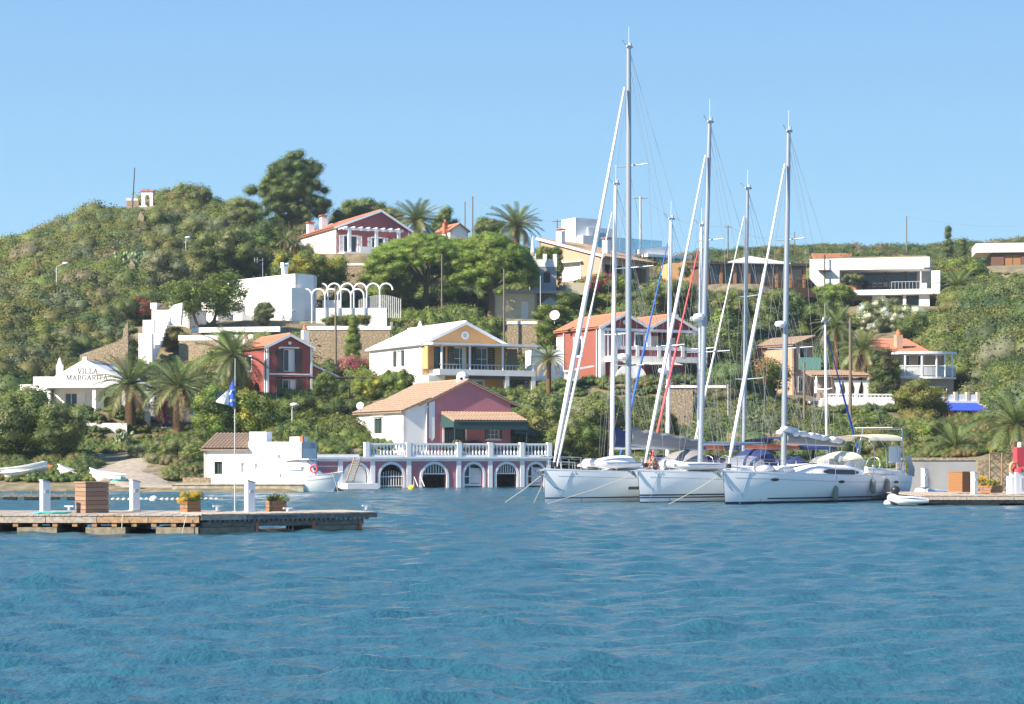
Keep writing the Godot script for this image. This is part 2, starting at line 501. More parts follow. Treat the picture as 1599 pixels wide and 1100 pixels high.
func make_water() -> void:
	var rng := RandomNumberGenerator.new()
	rng.seed = 11
	var W := []
	for i in 36:
		var lam := 0.22 * pow(1.066, i) if i < 32 else 2.4 + (i - 32) * 1.5
		var dir := deg_to_rad(-84.0 + rng.randfn(0.0, 34.0))
		var k := TAU / lam
		var s := 0.072 if i < 32 else 0.02
		W.append([cos(dir) * k, sin(dir) * k, rng.randf() * TAU, s / k, s, lam, cos(dir), sin(dir)])
	var cx := []
	for e in [-9.0, -5.0, -3.0, -2.0, -1.4, -1.0, -0.8, -0.65, -0.55, -0.47]: cx.append(e)
	for i in 561: cx.append(-0.4 + 0.8 * i / 560.0)
	for e in [0.47, 0.55, 0.65, 0.8, 1.0, 1.4, 2.0, 3.0, 5.0, 9.0]: cx.append(e)
	var rows := [0.5, 2.0, 4.0, 6.0, 8.0]
	var D := 9.0
	while D < 145.0:
		rows.append(D)
		D *= 1.0062
	for e in [160.0, 200.0, 300.0, 480.0]: rows.append(e)
	var v := PackedVector3Array()
	var n := PackedVector3Array()
	var C := cx.size()
	for r in rows.size():
		D = rows[r]
		var gap: float = D * 0.0062
		for c in C:
			var x: float = cx[c] * D
			var z := -D
			var h := 0.0
			var gx := 0.0
			var gz := 0.0
			for w in W:
				var ph: float = w[0] * x + w[1] * z + w[2]
				var co: float = cos(ph) * w[4]
				gx += w[6] * co; gz += w[7] * co
				if w[5] > gap * 2.2: h += sin(ph) * w[3]
			v.append(Vector3(x, SEA + h * 0.9, z))
			n.append(Vector3(-gx, 1.0, -gz).normalized())
	var idx := PackedInt32Array()
	for r in rows.size() - 1:
		for c in C - 1:
			var a := r * C + c
			idx.append_array(PackedInt32Array([a, a + C, a + C + 1, a, a + C + 1, a + 1]))
	var arr := []
	arr.resize(Mesh.ARRAY_MAX)
	arr[Mesh.ARRAY_VERTEX] = v
	arr[Mesh.ARRAY_NORMAL] = n
	arr[Mesh.ARRAY_INDEX] = idx
	var m := ArrayMesh.new()
	m.add_surface_from_arrays(Mesh.PRIMITIVE_TRIANGLES, arr)
	var o := MeshInstance3D.new()
	o.name = "water"
	o.mesh = m
	o.material_override = M.water
	add_child(o)
	o.set_meta("kind", "structure")
# ---------------------------------------------------------------- plants
var CL := {}
func leaf_clump(seed_: int, leaves: int, size: float, kind := 0, core := 0.7) -> ArrayMesh:
	var rng := RandomNumberGenerator.new()
	rng.seed = seed_
	var mb := MB.new()
	if core > 0.0:
		var f := FastNoiseLite.new()
		f.seed = seed_; f.frequency = 0.9
		var g := []
		for i in 7:
			var row := []
			for j in 9:
				var th := PI * i / 6.0
				var ph := TAU * (j % 8) / 8.0
				var d := Vector3(sin(th) * cos(ph), cos(th), sin(th) * sin(ph))
				row.append(d * core * (1.0 + f.get_noise_3dv(d * 1.5) * 0.5))
			g.append(row)
		for i in 6:
			for j in 8:
				mb.ftri(g[i][j], g[i + 1][j], g[i + 1][j + 1], g[i][j])
				mb.ftri(g[i][j], g[i + 1][j + 1], g[i][j + 1], g[i][j])
	for i in leaves:
		var d := Vector3(rng.randfn(), rng.randfn(), rng.randfn()).normalized()
		var p := d * lerpf(0.55, 1.12, pow(rng.randf(), 0.7)) * (1.0 + 0.25 * sin(d.x * 5.0 + seed_) * sin(d.y * 4.0 + d.z * 5.0))
		var a := Vector3(rng.randfn(), rng.randfn(), rng.randfn()).normalized()
		var nr := (d * 1.1 + a).normalized()
		var t := nr.cross(Vector3(rng.randfn(), rng.randfn(), rng.randfn())).normalized()
		var s := nr.cross(t).normalized()
		var l := size * rng.randf_range(0.7, 1.35)
		var w := l * 0.55
		if kind == 1:      # needles: long, narrow, pointing out and up
			t = (d + Vector3.UP * 0.7 + a * 0.45).normalized()
			s = t.cross(a).normalized()
			nr = s.cross(t).normalized()
			w = l * 0.2
		var sn := (nr * 0.55 + d).normalized()
		var p0 := p - t * l * 0.5
		var p1 := p + s * w * 0.5
		var p2 := p + t * l * 0.5 - nr * l * 0.12
		var p3 := p - s * w * 0.5
		mb.tri(p0, p1, p2, sn, sn, sn)
		mb.tri(p0, p2, p3, sn, sn, sn)
	return mb.mesh()

func shrub_mesh(seed_: int, leaves: int, size: float) -> ArrayMesh:     # a mound of several clumps, about 1 high and 2 wide
	var rng := RandomNumberGenerator.new()
	rng.seed = seed_
	var mb := MB.new()
	for k in 8:
		var a := TAU * k / 7.0 + rng.randf_range(-0.3, 0.3)
		var r := 0.0 if k == 7 else rng.randf_range(0.45, 0.62)
		var c := Vector3(cos(a) * r, rng.randf_range(0.3, 0.5) if k < 7 else 0.62, sin(a) * r)
		var rr := rng.randf_range(0.36, 0.5)
		mb.ball(c, Vector3(rr, rr * 0.9, rr) * 0.78, 4, 6)
		for i in leaves / 8:
			var d := Vector3(rng.randfn(), rng.randfn() + 0.25, rng.randfn()).normalized()
			var p := c + d * rr * rng.randf_range(0.75, 1.12)
			var e := Vector3(rng.randfn(), rng.randfn(), rng.randfn()).normalized()
			var nr := (d + e).normalized()
			var t := nr.cross(Vector3(rng.randfn(), rng.randfn(), rng.randfn())).normalized()
			var s := nr.cross(t)
			var l := size * rng.randf_range(0.6, 1.4)
			var sn := (nr * 0.5 + d).normalized()
			mb.tri(p - t * l * 0.5, p + s * l * 0.3, p + t * l * 0.5, sn, sn, sn)
			mb.tri(p - t * l * 0.5, p + t * l * 0.5, p - s * l * 0.3, sn, sn, sn)
	return mb.mesh()

func make_clumps() -> void:
	CL.leaf = [leaf_clump(1, 340, 0.25, 0, 0.56), leaf_clump(2, 340, 0.24, 0, 0.56), leaf_clump(3, 320, 0.27, 0, 0.56)]
	CL.fine = [leaf_clump(4, 520, 0.17, 0, 0.6), leaf_clump(5, 520, 0.18, 0, 0.6), leaf_clump(6, 500, 0.17, 0, 0.6)]
	CL.open = [leaf_clump(7, 130, 0.3, 0, 0.0), leaf_clump(8, 130, 0.28, 0, 0.0)]
	CL.pine = [leaf_clump(9, 420, 0.42, 1, 0.4), leaf_clump(10, 420, 0.4, 1, 0.4)]
	CL.twig = [leaf_clump(11, 130, 0.55, 1, 0.35)]
	CL.shrub = [shrub_mesh(21, 1700, 0.075), shrub_mesh(22, 1500, 0.075), shrub_mesh(23, 1500, 0.085), shrub_mesh(24, 1000, 0.085)]
	CL.tuft = [leaf_clump(13, 520, 0.2, 0, 0.62), leaf_clump(14, 520, 0.19, 0, 0.62)]

func jitter(c: Color, rng: RandomNumberGenerator, k := 0.22) -> Color:
	var f := 1.0 + rng.randf_range(-k, k)
	return Color(c.r * f * (1.0 + rng.randf_range(-0.12, 0.12)), c.g * f, c.b * f * (1.0 + rng.randf_range(-0.15, 0.15)))

# limbs of a tree from its foot to points in the crown
func limbs(par: Node3D, top: Vector3, r: float, tips: Array, m: Material, seed_ := 1) -> void:
	var rng := RandomNumberGenerator.new()
	rng.seed = seed_
	var fork := top * 0.55 + Vector3(rng.randf_range(-0.1, 0.1), 0, 0)
	var mb := MB.new().tube([Vector3(0, -0.3, 0), fork * 0.5 + Vector3(rng.randf_range(-0.15, 0.15), 0, rng.randf_range(-0.1, 0.1)) * r * 4.0, fork, top], [r * 1.35, r, r * 0.85, r * 0.35], 7)
	for t in tips:
		var mid: Vector3 = fork.lerp(t, 0.5) + Vector3(0, fork.distance_to(t) * 0.08, 0)
		mb.tube([fork.lerp(top, 0.15), mid, t], [r * 0.55, r * 0.38, r * 0.15], 5)
	part("trunk", mb, m, par)

# a tree or shrub whose crown fills the box (u0, v0, u1, v1) seen at distance D
func tree(called: String, label: String, cat: String, u0: float, v0: float, u1: float, v1: float, D: float, kind: String, cols: Array, seed_: int, o := {}) -> Node3D:
	var rng := RandomNumberGenerator.new()
	rng.seed = seed_
	var foot: Vector3 = on_ground(o.get("foot", (u0 + u1) * 0.5), D)
	var c: Vector3 = P((u0 + u1) * 0.5, (v0 + v1) * 0.5, D) - foot
	var R := Vector3((u1 - u0) * 0.5 / FOC * D, (v1 - v0) * 0.5 / FOC * D, 0)
	R.z = o.get("deep", R.x * 0.85)
	var root = thing(called, label, cat, foot, 0.0, o.get("group", ""))
	var rc: float = o.get("clump", clampf(minf(R.x, R.y) * 0.3, 0.25, 0.85))
	var count: int = o.get("n", int(clampf(6.5 * (R.x * R.y + R.y * R.z + R.x * R.z) / (3.0 * rc * rc), 8, 420)))
	var fn := FastNoiseLite.new()
	fn.seed = seed_; fn.frequency = 0.8
	var xfs := []
	var cs := []
	var tips := []
	var flat: bool = o.get("flat", false)
	for i in count:
		var d := Vector3(rng.randfn(), rng.randfn(), rng.randfn()).normalized()
		if flat: d.y = absf(d.y) if rng.randf() < 0.8 else d.y
		if o.get("cone", false): d.y = rng.randf_range(-1, 1)
		var k := pow(rng.randf(), 0.38) * (1.0 + fn.get_noise_3dv(d) * 0.4)
		var p := Vector3(d.x * maxf(0.05, R.x - rc * 0.8), d.y * maxf(0.05, R.y - rc * 0.8), d.z * maxf(0.05, R.z - rc * 0.8)) * k
		if o.get("ragged", false): p *= Vector3(lerpf(1.25, 0.75, clampf(p.y / R.y * 0.5 + 0.5, 0, 1)) * (1.0 + 0.22 * sin(p.y * 2.6 + seed_)), 1, lerpf(1.15, 0.7, clampf(p.y / R.y * 0.5 + 0.5, 0, 1)))
		if o.get("cone", false):
			var f := lerpf(1.0, 0.12, (d.y + 1.0) * 0.5)
			var a := rng.randf() * TAU
			p = Vector3(cos(a) * R.x * f * k, d.y * R.y * 0.95, sin(a) * R.z * f * k)
		var s := rc * rng.randf_range(0.7, 1.25)
		var b := Basis.from_euler(Vector3(rng.randf_range(-0.4, 0.4), rng.randf() * TAU, rng.randf_range(-0.4, 0.4)))
		xfs.append(Transform3D(b.scaled(Vector3(s * 1.1, s * (0.62 if kind == "pine" else 0.85), s * 1.1)), c + p))
		var w: Color = cols[0]
		if cols.size() > 1 and rng.randf() < o.get("mix", 0.35): w = cols[1 + rng.randi() % (cols.size() - 1)]
		cs.append(jitter(w * 1.25, rng, 0.15))
		if tips.size() < 6 and k > 0.5 and rng.randf() < 0.3: tips.append(c + p * 0.8)
	var pr: Array = CL[kind]
	many("crown", pr[seed_ % pr.size()], M.leaf, xfs, cs, root)
	if not o.get("no_trunk", false):
		limbs(root, c, o.get("r", clampf(R.x * 0.06, 0.06, 0.3)), tips, M.bark, seed_)
	return root

# ---- palms
func frond_mesh(seed_: int, droop: float, stiff: float) -> ArrayMesh:
	var rng := RandomNumberGenerator.new()
	rng.seed = seed_
	var mb := MB.new()
	var pts := []
	var dirs := []
	var p := Vector3.ZERO
	var steps := 12
	for i in steps + 1:
		var s := float(i) / steps
		var ang := -droop * pow(s, stiff)
		var d := Vector3(cos(ang), sin(ang), 0)
		pts.append(p); dirs.append(d)
		p += d / steps
	var rr := []
	for i in steps + 1: rr.append(lerpf(0.014, 0.003, float(i) / steps))
	mb.tube(pts, rr, 4, false)
	for i in 30:
		var s := 0.1 + 0.88 * i / 29.0
		var f := s * steps
		var k := mini(int(f), steps - 1)
		var q: Vector3 = pts[k].lerp(pts[k + 1], f - k)
		var d: Vector3 = dirs[k]
		var up := Vector3(-d.y, d.x, 0)
		var ln := 0.2 * pow(sin(PI * clampf(0.12 + 0.8 * s, 0, 1)), 0.6) * rng.randf_range(0.85, 1.1)
		for g in [-1.0, 1.0]:
			var side := Vector3(0, 0, g)
			var l: Vector3 = (side * 0.78 + d * 0.6 + up * rng.randf_range(0.1, 0.42)).normalized()
			var tip := q + l * ln + Vector3.DOWN * ln * 0.22
			var m := q + l * ln * 0.5
			var wv := d * 0.0085
			var nn: Vector3 = wv.cross(l).normalized()
			if nn.dot(up) < 0.0: nn = -nn
			mb.tri(q - wv, q + wv, m + wv, nn, nn, nn)
			mb.tri(q - wv, m + wv, m - wv, nn, nn, nn)
			mb.tri(m - wv, m + wv, tip, nn, nn, nn)
	return mb.mesh()
var FR := []
func make_fronds() -> void:
	for k in [[1, 0.9, 1.3], [2, 1.25, 1.2], [3, 1.7, 1.1], [4, 0.55, 1.5]]: FR.append(frond_mesh(k[0], k[1], k[2]))
	for k in [["frond_green", 0.1, 0.14, 0.042], ["frond_olive", 0.165, 0.175, 0.06], ["frond_young", 0.14, 0.19, 0.05], ["frond_dry", 0.36, 0.25, 0.12]]:
		var m := mat(k[0], lin(k[1], k[2], k[3]), 0.5)
		m.backlight_enabled = true
		m.backlight = lin(k[1] * 0.5, k[2] * 0.5, k[3] * 0.5)
func palm(label: String, u: float, v: float, D: float, r: float, ln: float, n: int, seed_: int, o := {}) -> Node3D:
	var rng := RandomNumberGenerator.new()
	rng.seed = seed_
	var foot: Vector3 = on_ground(o.get("foot", u), D)
	var head: Vector3 = P(u, v, D) - foot
	if head.y < 0.3: head.y = 0.3
	var root = thing(o.get("name", "palm_tree"), label, "palm", foot, 0.0, "palms")
	var pts := []
	var rad := []
	var N := maxi(4, int(head.y / 0.16))
	for i in N + 1:
		var t := float(i) / N
		pts.append(Vector3(head.x * t * t, -0.3 + (head.y + 0.3) * t, head.z * t))
		rad.append(r * (lerpf(1.15, 0.92, t) + (0.06 if i % 2 == 0 else -0.04) + (0.35 * smoothstep(0.75, 1.0, t) if o.get("boss", true) else 0.0)))
	part("trunk", MB.new().tube(pts, rad, 9), M.palm_bark, root)
	for i in n:
		var t := (i + 0.5) / n
		var az := i * 2.39996 + rng.randf_range(-0.2, 0.2)
		var el = lerpf(1.35, o.get("low", -0.5), pow(t, 0.8)) + rng.randf_range(-0.08, 0.08)
		var s := ln * rng.randf_range(0.85, 1.1) * (0.8 if t < 0.12 else 1.0)
		var k := 3 if t < 0.3 else (0 if t < 0.6 else (1 if t < 0.85 else 2))
		var m: Material = M.frond_young if t < 0.25 else (M.frond_green if rng.randf() < 0.55 else M.frond_olive)
		if t > 0.92 and o.get("dry", true): m = M.frond_dry
		var f := inst("frond", FR[k], m, root, head + Vector3(0, 0.05, 0))
		f.basis = Basis(Vector3.UP, az) * Basis(Vector3.BACK, el) * Basis(Vector3.RIGHT, rng.randf_range(-0.5, 0.5)).scaled(Vector3.ONE * s)
	if o.get("fruit", false):
		var mb := MB.new()
		for i in 7:
			var a := rng.randf() * TAU
			var q := head + Vector3(cos(a) * 0.5, -0.25 - rng.randf() * 0.3, sin(a) * 0.5)
			mb.tube([head, q + Vector3(0, 0.35, 0), q], [0.03, 0.05, 0.14], 5)
		part("fruit_stalks", mb, M.fruit, root)
	return root

# ---- scrub that nobody could count, kept off the houses and the paths
var CLEAR := [[15, 560, 200, 690, 176], [370, 505, 545, 622, 182], [570, 495, 820, 628, 178], [550, 580, 835, 695, 146], [865, 480, 1092, 612, 184], [838, 540, 940, 628, 179], [425, 325, 640, 412, 236], [698, 345, 745, 368, 262],
	[830, 350, 1015, 440, 232], [885, 338, 1060, 425, 256], [1045, 395, 1280, 446, 248], [1262, 395, 1467, 480, 240], [1532, 376, 1700, 424, 268], [1336, 468, 1440, 532, 222], [1178, 518, 1272, 618, 188], [1265, 572, 1400, 652, 178], [1400, 515, 1495, 625, 184], [1475, 610, 1550, 685, 168],
	[345, 418, 490, 512, 216], [478, 435, 615, 505, 212], [213, 478, 300, 560, 206], [474, 510, 575, 560, 197], [195, 295, 245, 318, 275], [150, 706, 262, 768, 151], [134, 655, 200, 690, 168], [214, 610, 275, 690, 168], [790, 390, 880, 500, 222], [1525, 665, 1620, 720, 150], [1030, 610, 1080, 690, 160], [1150, 680, 1200, 712, 142]]     # [u0, v0, u1, v1, D]: in the photograph this rectangle at distance D is seen free of scrub
func hidden_clear(u: float, v: float, w: float, h: float, D: float) -> bool:
	for c in CLEAR:
		if D < c[4] + 1.0 and u + w > c[0] and u - w < c[2] and v > c[1] and v - h < c[3]: return true
	return false
func scrub(called: String, label: String, us: Vector2, Ds: Vector2, count: int, rad: Vector2, tall: Vector2, cols: Array, seed_: int, proto: int, weeds := false) -> void:
	var rng := RandomNumberGenerator.new()
	rng.seed = seed_
	var fn := FastNoiseLite.new()
	fn.seed = seed_; fn.frequency = 0.05
	var xfs := []
	var cs := []
	for i in count:
		var D := rng.randf_range(Ds.x, Ds.y)
		var u := rng.randf_range(us.x, us.y)
		var x := X(u, D)
		var y := ground(x, -D)
		if y < 0.5: continue
		var big := 1.0 + 0.5 * fn.get_noise_2d(x, D)
		var r := rng.randf_range(rad.x, rad.y) * big
		var h := r * rng.randf_range(tall.x, tall.y)
		if weeds and D < 152.0 and u > 150.0 and u < 262.0: continue
		if (not weeds or D > 200.0) and hidden_clear(u, HV - (y - EYE) / D * FOC, r * FOC / D * 0.8, h * FOC / D, D): continue
		var inside := false
		for p in PLOTS:
			if Vector2(x - X(p[0], p[2]), D - p[2]).length() < p[3] * (0.82 if weeds else 0.95) + r * 0.5: inside = true
		if inside: continue
		var b := Basis(Vector3.UP, rng.randf() * TAU).scaled(Vector3(r, h, r * rng.randf_range(0.8, 1.1)))
		xfs.append(Transform3D(b, Vector3(x, y - 0.15 * h, -D)))
		var kk := fn.get_noise_2d(x * 2.0 + 50.0, D * 2.0) * 0.5 + 0.5
		cs.append(jitter(cols[clampi(int((kk * 1.4 - 0.2 + rng.randf_range(-0.3, 0.3)) * cols.size()), 0, cols.size() - 1)], rng, 0.12))
	var o := many(called, CL.shrub[proto], M.leaf, xfs, cs, self)
	tag(o, label, "scrub", "", "stuff")
# ---------------------------------------------------------------- parts of buildings
# a building's own axes: x along its front, y up, z out of the front; its origin is the foot of the front's left corner
func house(called: String, label: String, u: float, v: float, D: float, deg: float) -> Node3D:
	return thing(called, label, "house" if not "boathouse" in called else "boathouse", P(u, v, D), deg_to_rad(deg))
func span(u0: float, u1: float, D: float, deg: float) -> float:      # length of a front from column u0 to u1 that starts at D and is turned by deg
	var a := deg_to_rad(deg)
	var k := (u1 - CU) / FOC
	return (k * D - X(u0, D)) / (cos(a) - k * sin(a))
func side_span(u0: float, u1: float, D: float, deg: float) -> float:  # depth of a left side that starts at the corner u1, D and goes back to column u0
	var a := deg_to_rad(deg)
	var k := (u0 - CU) / FOC
	return (k * D - X(u1, D)) / (-sin(a) - k * cos(a))
func bx(called: String, root: Node3D, m: Material, list: Array) -> MeshInstance3D:
	var mb := MB.new()
	for b in list: mb.b2(b[0], b[1], b[2], b[3], b[4], b[5])
	return part(called, mb, m, root)
# walls: the front's at z = 0, the left's at x = 0
const DIG := 1.2
func dug(ops: Array) -> Array:
	var r := []
	for o in ops: r.append([o[0], o[1] + DIG, o[2], o[3] + DIG])
	return r
func front_wall(root: Node3D, m: Material, x0: float, x1: float, z: float, H: float, ops := [], gable := 0.0, y0 := -1.2, apex := 0.5, t := 0.25) -> void:
	var sh := []
	for o in ops: sh.append([o[0] - x0, o[1] - y0, o[2] - x0, o[3] - y0])
	var mb := MB.new().wall(Vector3(x0, y0, z), Vector3.RIGHT, x1 - x0, H - y0, Vector3.BACK, t, sh)
	if gable > 0.0: mb.prism([Vector3(x0, H, z), Vector3(x1, H, z), Vector3(lerpf(x0, x1, apex), H + gable, z)], Vector3(0, 0, -t))
	part("front_wall", mb, m, root)
func side_wall(root: Node3D, m: Material, x: float, z0: float, z1: float, H: float, ops := [], left := true, y0 := -1.2, t := 0.25) -> void:     # ops: measured from the back (left side) or the front (right side)
	var sh := []
	for o in ops: sh.append([o[0], o[1] - y0, o[2], o[3] - y0])
	var mb := MB.new()
	if left: mb.wall(Vector3(x, y0, z1), Vector3.BACK, z0 - z1, H - y0, Vector3.LEFT, t, sh)
	else: mb.wall(Vector3(x, y0, z0), Vector3.FORWARD, z0 - z1, H - y0, Vector3.RIGHT, t, sh)
	part("side_wall", mb, m, root)
func back_wall(root: Node3D, m: Material, x0: float, x1: float, z: float, H: float, gable := 0.0) -> void:
	var mb := MB.new().wall(Vector3(x0, -1.2, z), Vector3.RIGHT, x1 - x0, H + 1.2, Vector3.FORWARD, 0.25, [])
	if gable > 0.0: mb.prism([Vector3(x0, H, z), Vector3(x1, H, z), Vector3((x0 + x1) * 0.5, H + gable, z)], Vector3(0, 0, 0.25))
	part("back_wall", mb, m, root)
# a window or door in an opening of the wall through A with axes U, N
func win(root: Node3D, A: Vector3, U: Vector3, N: Vector3, op: Array, o := {}) -> MeshInstance3D:
	var fm: Material = o.get("frame", M.white_trim)
	var w: float = op[2] - op[0]
	var h: float = op[3] - op[1]
	var C: Vector3 = A + U * ((op[0] + op[2]) * 0.5) + Vector3.UP * ((op[1] + op[3]) * 0.5)
	var B := Basis(U, Vector3.UP, N)
	var f: float = o.get("bar", 0.07)
	var zc := -N * 0.13
	var mb := MB.new()
	for g in [-1.0, 1.0]:
		mb.box(C + zc + U * g * (w * 0.5 - f * 0.5), Vector3(f, h, 0.08), B)
		mb.box(C + zc + Vector3.UP * g * (h * 0.5 - f * 0.5), Vector3(w - 2.0 * f, f, 0.075), B)
	var nx: int = o.get("nx", 2)
	var ny: int = o.get("ny", 1)
	for i in range(1, nx): mb.box(C + zc + U * (w * (float(i) / nx - 0.5)), Vector3(f * 0.8, h - f, 0.06), B)
	for i in range(1, ny): mb.box(C + zc + Vector3.UP * (h * (float(i) / ny - 0.5)), Vector3(w - f, f * 0.6, 0.055), B)
	var node = part(o.get("name", "window"), mb, fm, root)
	part("pane", MB.new().box(C - N * 0.15, Vector3(w, h, 0.02), B), o.get("glass", M.glass), node)
	if o.has("curtain"):
		var cw: float = w * o.curtain
		part("curtain", MB.new().box(C - N * 0.128 + U * (w - cw) * 0.5 * o.get("cside", 1.0), Vector3(cw, h * 0.96, 0.02), B), M.curtain, node)
	if o.get("trim", 0.0) > 0.0:
		var t: float = o.trim
		var tb := MB.new()
		for g in [-1.0, 1.0]: tb.box(C + N * 0.02 + U * g * (w * 0.5 + t * 0.5), Vector3(t, h, 0.05), B)
		tb.box(C + N * 0.025 + Vector3.UP * (h * 0.5 + t * 0.5), Vector3(w + 2.0 * t, t, 0.06), B)
		if not o.get("door", false): tb.box(C + N * 0.04 + Vector3.DOWN * (h * 0.5 + t * 0.4), Vector3(w + 2.4 * t, t * 0.8, 0.1), B)
		part("surround", tb, o.get("trim_mat", M.white_trim), node)
	if o.get("shutters", 0.0) > 0.0:
		var sw: float = o.shutters
		for g in [-1.0, 1.0]:
			var sb := MB.new()
			var sc: Vector3 = C + N * 0.05 + U * g * (w * 0.5 + sw * 0.5 + 0.02)
			for q in [-1.0, 1.0]:
				sb.box(sc + U * q * (sw * 0.5 - 0.035), Vector3(0.07, h, 0.05), B)
				sb.box(sc + Vector3.UP * q * (h * 0.5 - 0.04), Vector3(sw - 0.14, 0.08, 0.05), B)
			var ns := int(h / 0.14)
			for i in ns:
				sb.box(sc + Vector3.UP * (-h * 0.5 + (i + 0.5) * h / ns), Vector3(sw - 0.14, h / ns * 0.62, 0.03), B)
			part("shutter", sb, o.get("shut_mat", M.green_shutter), root)
	return node
func fwin(root: Node3D, op: Array, z := 0.0, o := {}) -> MeshInstance3D: return win(root, Vector3(0, 0, z), Vector3.RIGHT, Vector3.BACK, op, o)
func lwin(root: Node3D, op: Array, x: float, z1: float, o := {}) -> MeshInstance3D: return win(root, Vector3(x, 0, z1), Vector3.BACK, Vector3.LEFT, op, o)
# gable roof whose ridge runs back from the front
func gable_roof(root: Node3D, m: Material, x0: float, x1: float, z0: float, z1: float, H: float, G: float, o := {}) -> void:
	var eo: float = o.get("eave", 0.3)
	var go: float = o.get("verge", 0.25)
	var ax: float = lerpf(x0, x1, o.get("apex", 0.5))
	for g in [0, 1]:
		var e := Vector3(x0, H, z0 + go) if g == 0 else Vector3(x1, H, z0 + go)
		var r := Vector3(ax, H + G, z0 + go)
		var V := (r - e).normalized()
		var ln := e.distance_to(r) + eo
		var O := e - V * eo + Vector3(0, 0.13, 0)
		var mb := MB.new()
		if o.get("plain", false):
			var N := V.cross(Vector3.FORWARD).normalized()
			if N.y < 0.0: N = -N
			mb.box(O + V * ln * 0.5 + Vector3.FORWARD * (z0 - z1 + 2.0 * go) * 0.5 - N * 0.06, Vector3(z0 - z1 + 2.0 * go, 0.14, ln), Basis(Vector3.FORWARD, N, Vector3.FORWARD.cross(N)))
		else: mb.tiles(O, Vector3.FORWARD, z0 - z1 + 2.0 * go, V, ln)
		var rf := part("roof", mb, m, root)
		if g == 0:
			part("ridge", MB.new().tube([Vector3(ax, H + G + 0.14, z0 + go), Vector3(ax, H + G + 0.14, z1 - go)], 0.11, 6), m, rf)
		if o.has("trim"):
			var q := Vector3(0, 0, 0.012)
			part("verge", MB.new().bar(O - Vector3(0, 0.12, 0) + q, r + Vector3(0, 0.01, 0) + q, 0.07, 0.24), o.trim, rf)
func downpipe(root: Node3D, x: float, z: float, H: float) -> void:
	part("downpipe", MB.new().tube([Vector3(x, H - 0.1, z), Vector3(x, -0.6, z)], 0.05, 6).tube([Vector3(x + 0.12, H - 0.02, z), Vector3(x, H - 0.2, z)], 0.05, 6), M.white_trim, root)
func chimney(root: Node3D, at: Vector3, w: float, h: float, m: Material, pot := "cap") -> void:
	var c := part("chimney", MB.new().box(at + Vector3(0, h * 0.5, 0), Vector3(w, h, w)), m, root)
	var mb := MB.new()
	if pot == "cap":
		for a in [-1, 1]:
			for b in [-1, 1]: mb.box(at + Vector3(a * w * 0.38, h + 0.1, b * w * 0.38), Vector3(0.1, 0.2, 0.1))
		mb.box(at + Vector3(0, h + 0.25, 0), Vector3(w * 1.25, 0.1, w * 1.25))
	elif pot == "cone": mb.lathe(at + Vector3(0, h, 0), [Vector2(w * 0.5, 0), Vector2(w * 0.22, h * 0.45), Vector2(w * 0.1, h * 0.6), Vector2(0, h * 0.6)], 8)
	else: mb.lathe(at + Vector3(0, h, 0), [Vector2(w * 0.4, 0), Vector2(w * 0.42, 0.12), Vector2(w * 0.28, 0.3), Vector2(w * 0.3, 0.45), Vector2(0, 0.5)], 8)
	part("chimney_pot", mb, M.clay if pot != "cone" else m, c)
func posts(called: String, root: Node3D, m: Material, xs: Array, z: float, y0: float, y1: float, w: float, round_ := false) -> void:
	for x in xs:
		var mb := MB.new()
		if round_: mb.tube([Vector3(x, y0, z), Vector3(x, y1, z)], w * 0.5, 10)
		else: mb.b2(x - w * 0.5, y0, z - w * 0.5, x + w * 0.5, y1, z + w * 0.5)
		part(called, mb, m, root)
func balustrade(root: Node3D, a: Vector3, b: Vector3, h: float, n: int, m: Material, posts_n := 0) -> void:      # rails with turned balusters, and piers
	var d := b - a
	var rail := MB.new()
	rail.bar(a + Vector3(0, h - 0.07, 0), b + Vector3(0, h - 0.07, 0), 0.24, 0.14)
	rail.bar(a + Vector3(0, 0.06, 0), b + Vector3(0, 0.06, 0), 0.24, 0.12)
	part("handrail", rail, m, root)
	var prof_ := [Vector2(0.07, 0), Vector2(0.09, 0.12), Vector2(0.09, 0.28), Vector2(0.045, 0.5), Vector2(0.045, 0.72), Vector2(0.085, 0.86), Vector2(0.07, 1.0)]
	var p2 := []
	for q in prof_: p2.append(Vector2(q.x, q.y * (h - 0.26)))
	var bm := MB.new().lathe(Vector3.ZERO, p2, 7).mesh()
	for i in n:
		inst("baluster", bm, m, root, a + d * ((i + 0.5) / n) + Vector3(0, 0.12, 0))
	for i in posts_n:
		part("pier", MB.new().box(a + d * (float(i) / maxf(1, posts_n - 1)) + Vector3(0, h * 0.5 + 0.02, 0), Vector3(0.3, h + 0.06, 0.3), Basis(Vector3.UP, atan2(-d.z, d.x))), m, root)
func arch_pts(x0: float, x1: float, y0: float, spring: float, n := 12) -> Array:
	var r := (x1 - x0) * 0.5
	var c := (x0 + x1) * 0.5
	var a := [Vector3(x0, y0, 0)]
	for i in n + 1:
		var t := PI - PI * i / n
		a.append(Vector3(c + cos(t) * r, spring + sin(t) * r, 0))
	a.append(Vector3(x1, y0, 0))
	return a
func lettering(called: String, text: String, h: float, at: Vector3, m: Material, root: Node3D, deep := 0.02, serif := true) -> MeshInstance3D:
	var t := TextMesh.new()
	var f := SystemFont.new()
	f.font_names = PackedStringArray(["Droid Serif" if serif else "Droid Sans"])
	t.font = f
	t.text = text
	t.font_size = 64
	t.pixel_size = h / 46.0
	t.depth = deep
	t.curve_step = 2.0
	return inst(called, t, m, root, at)
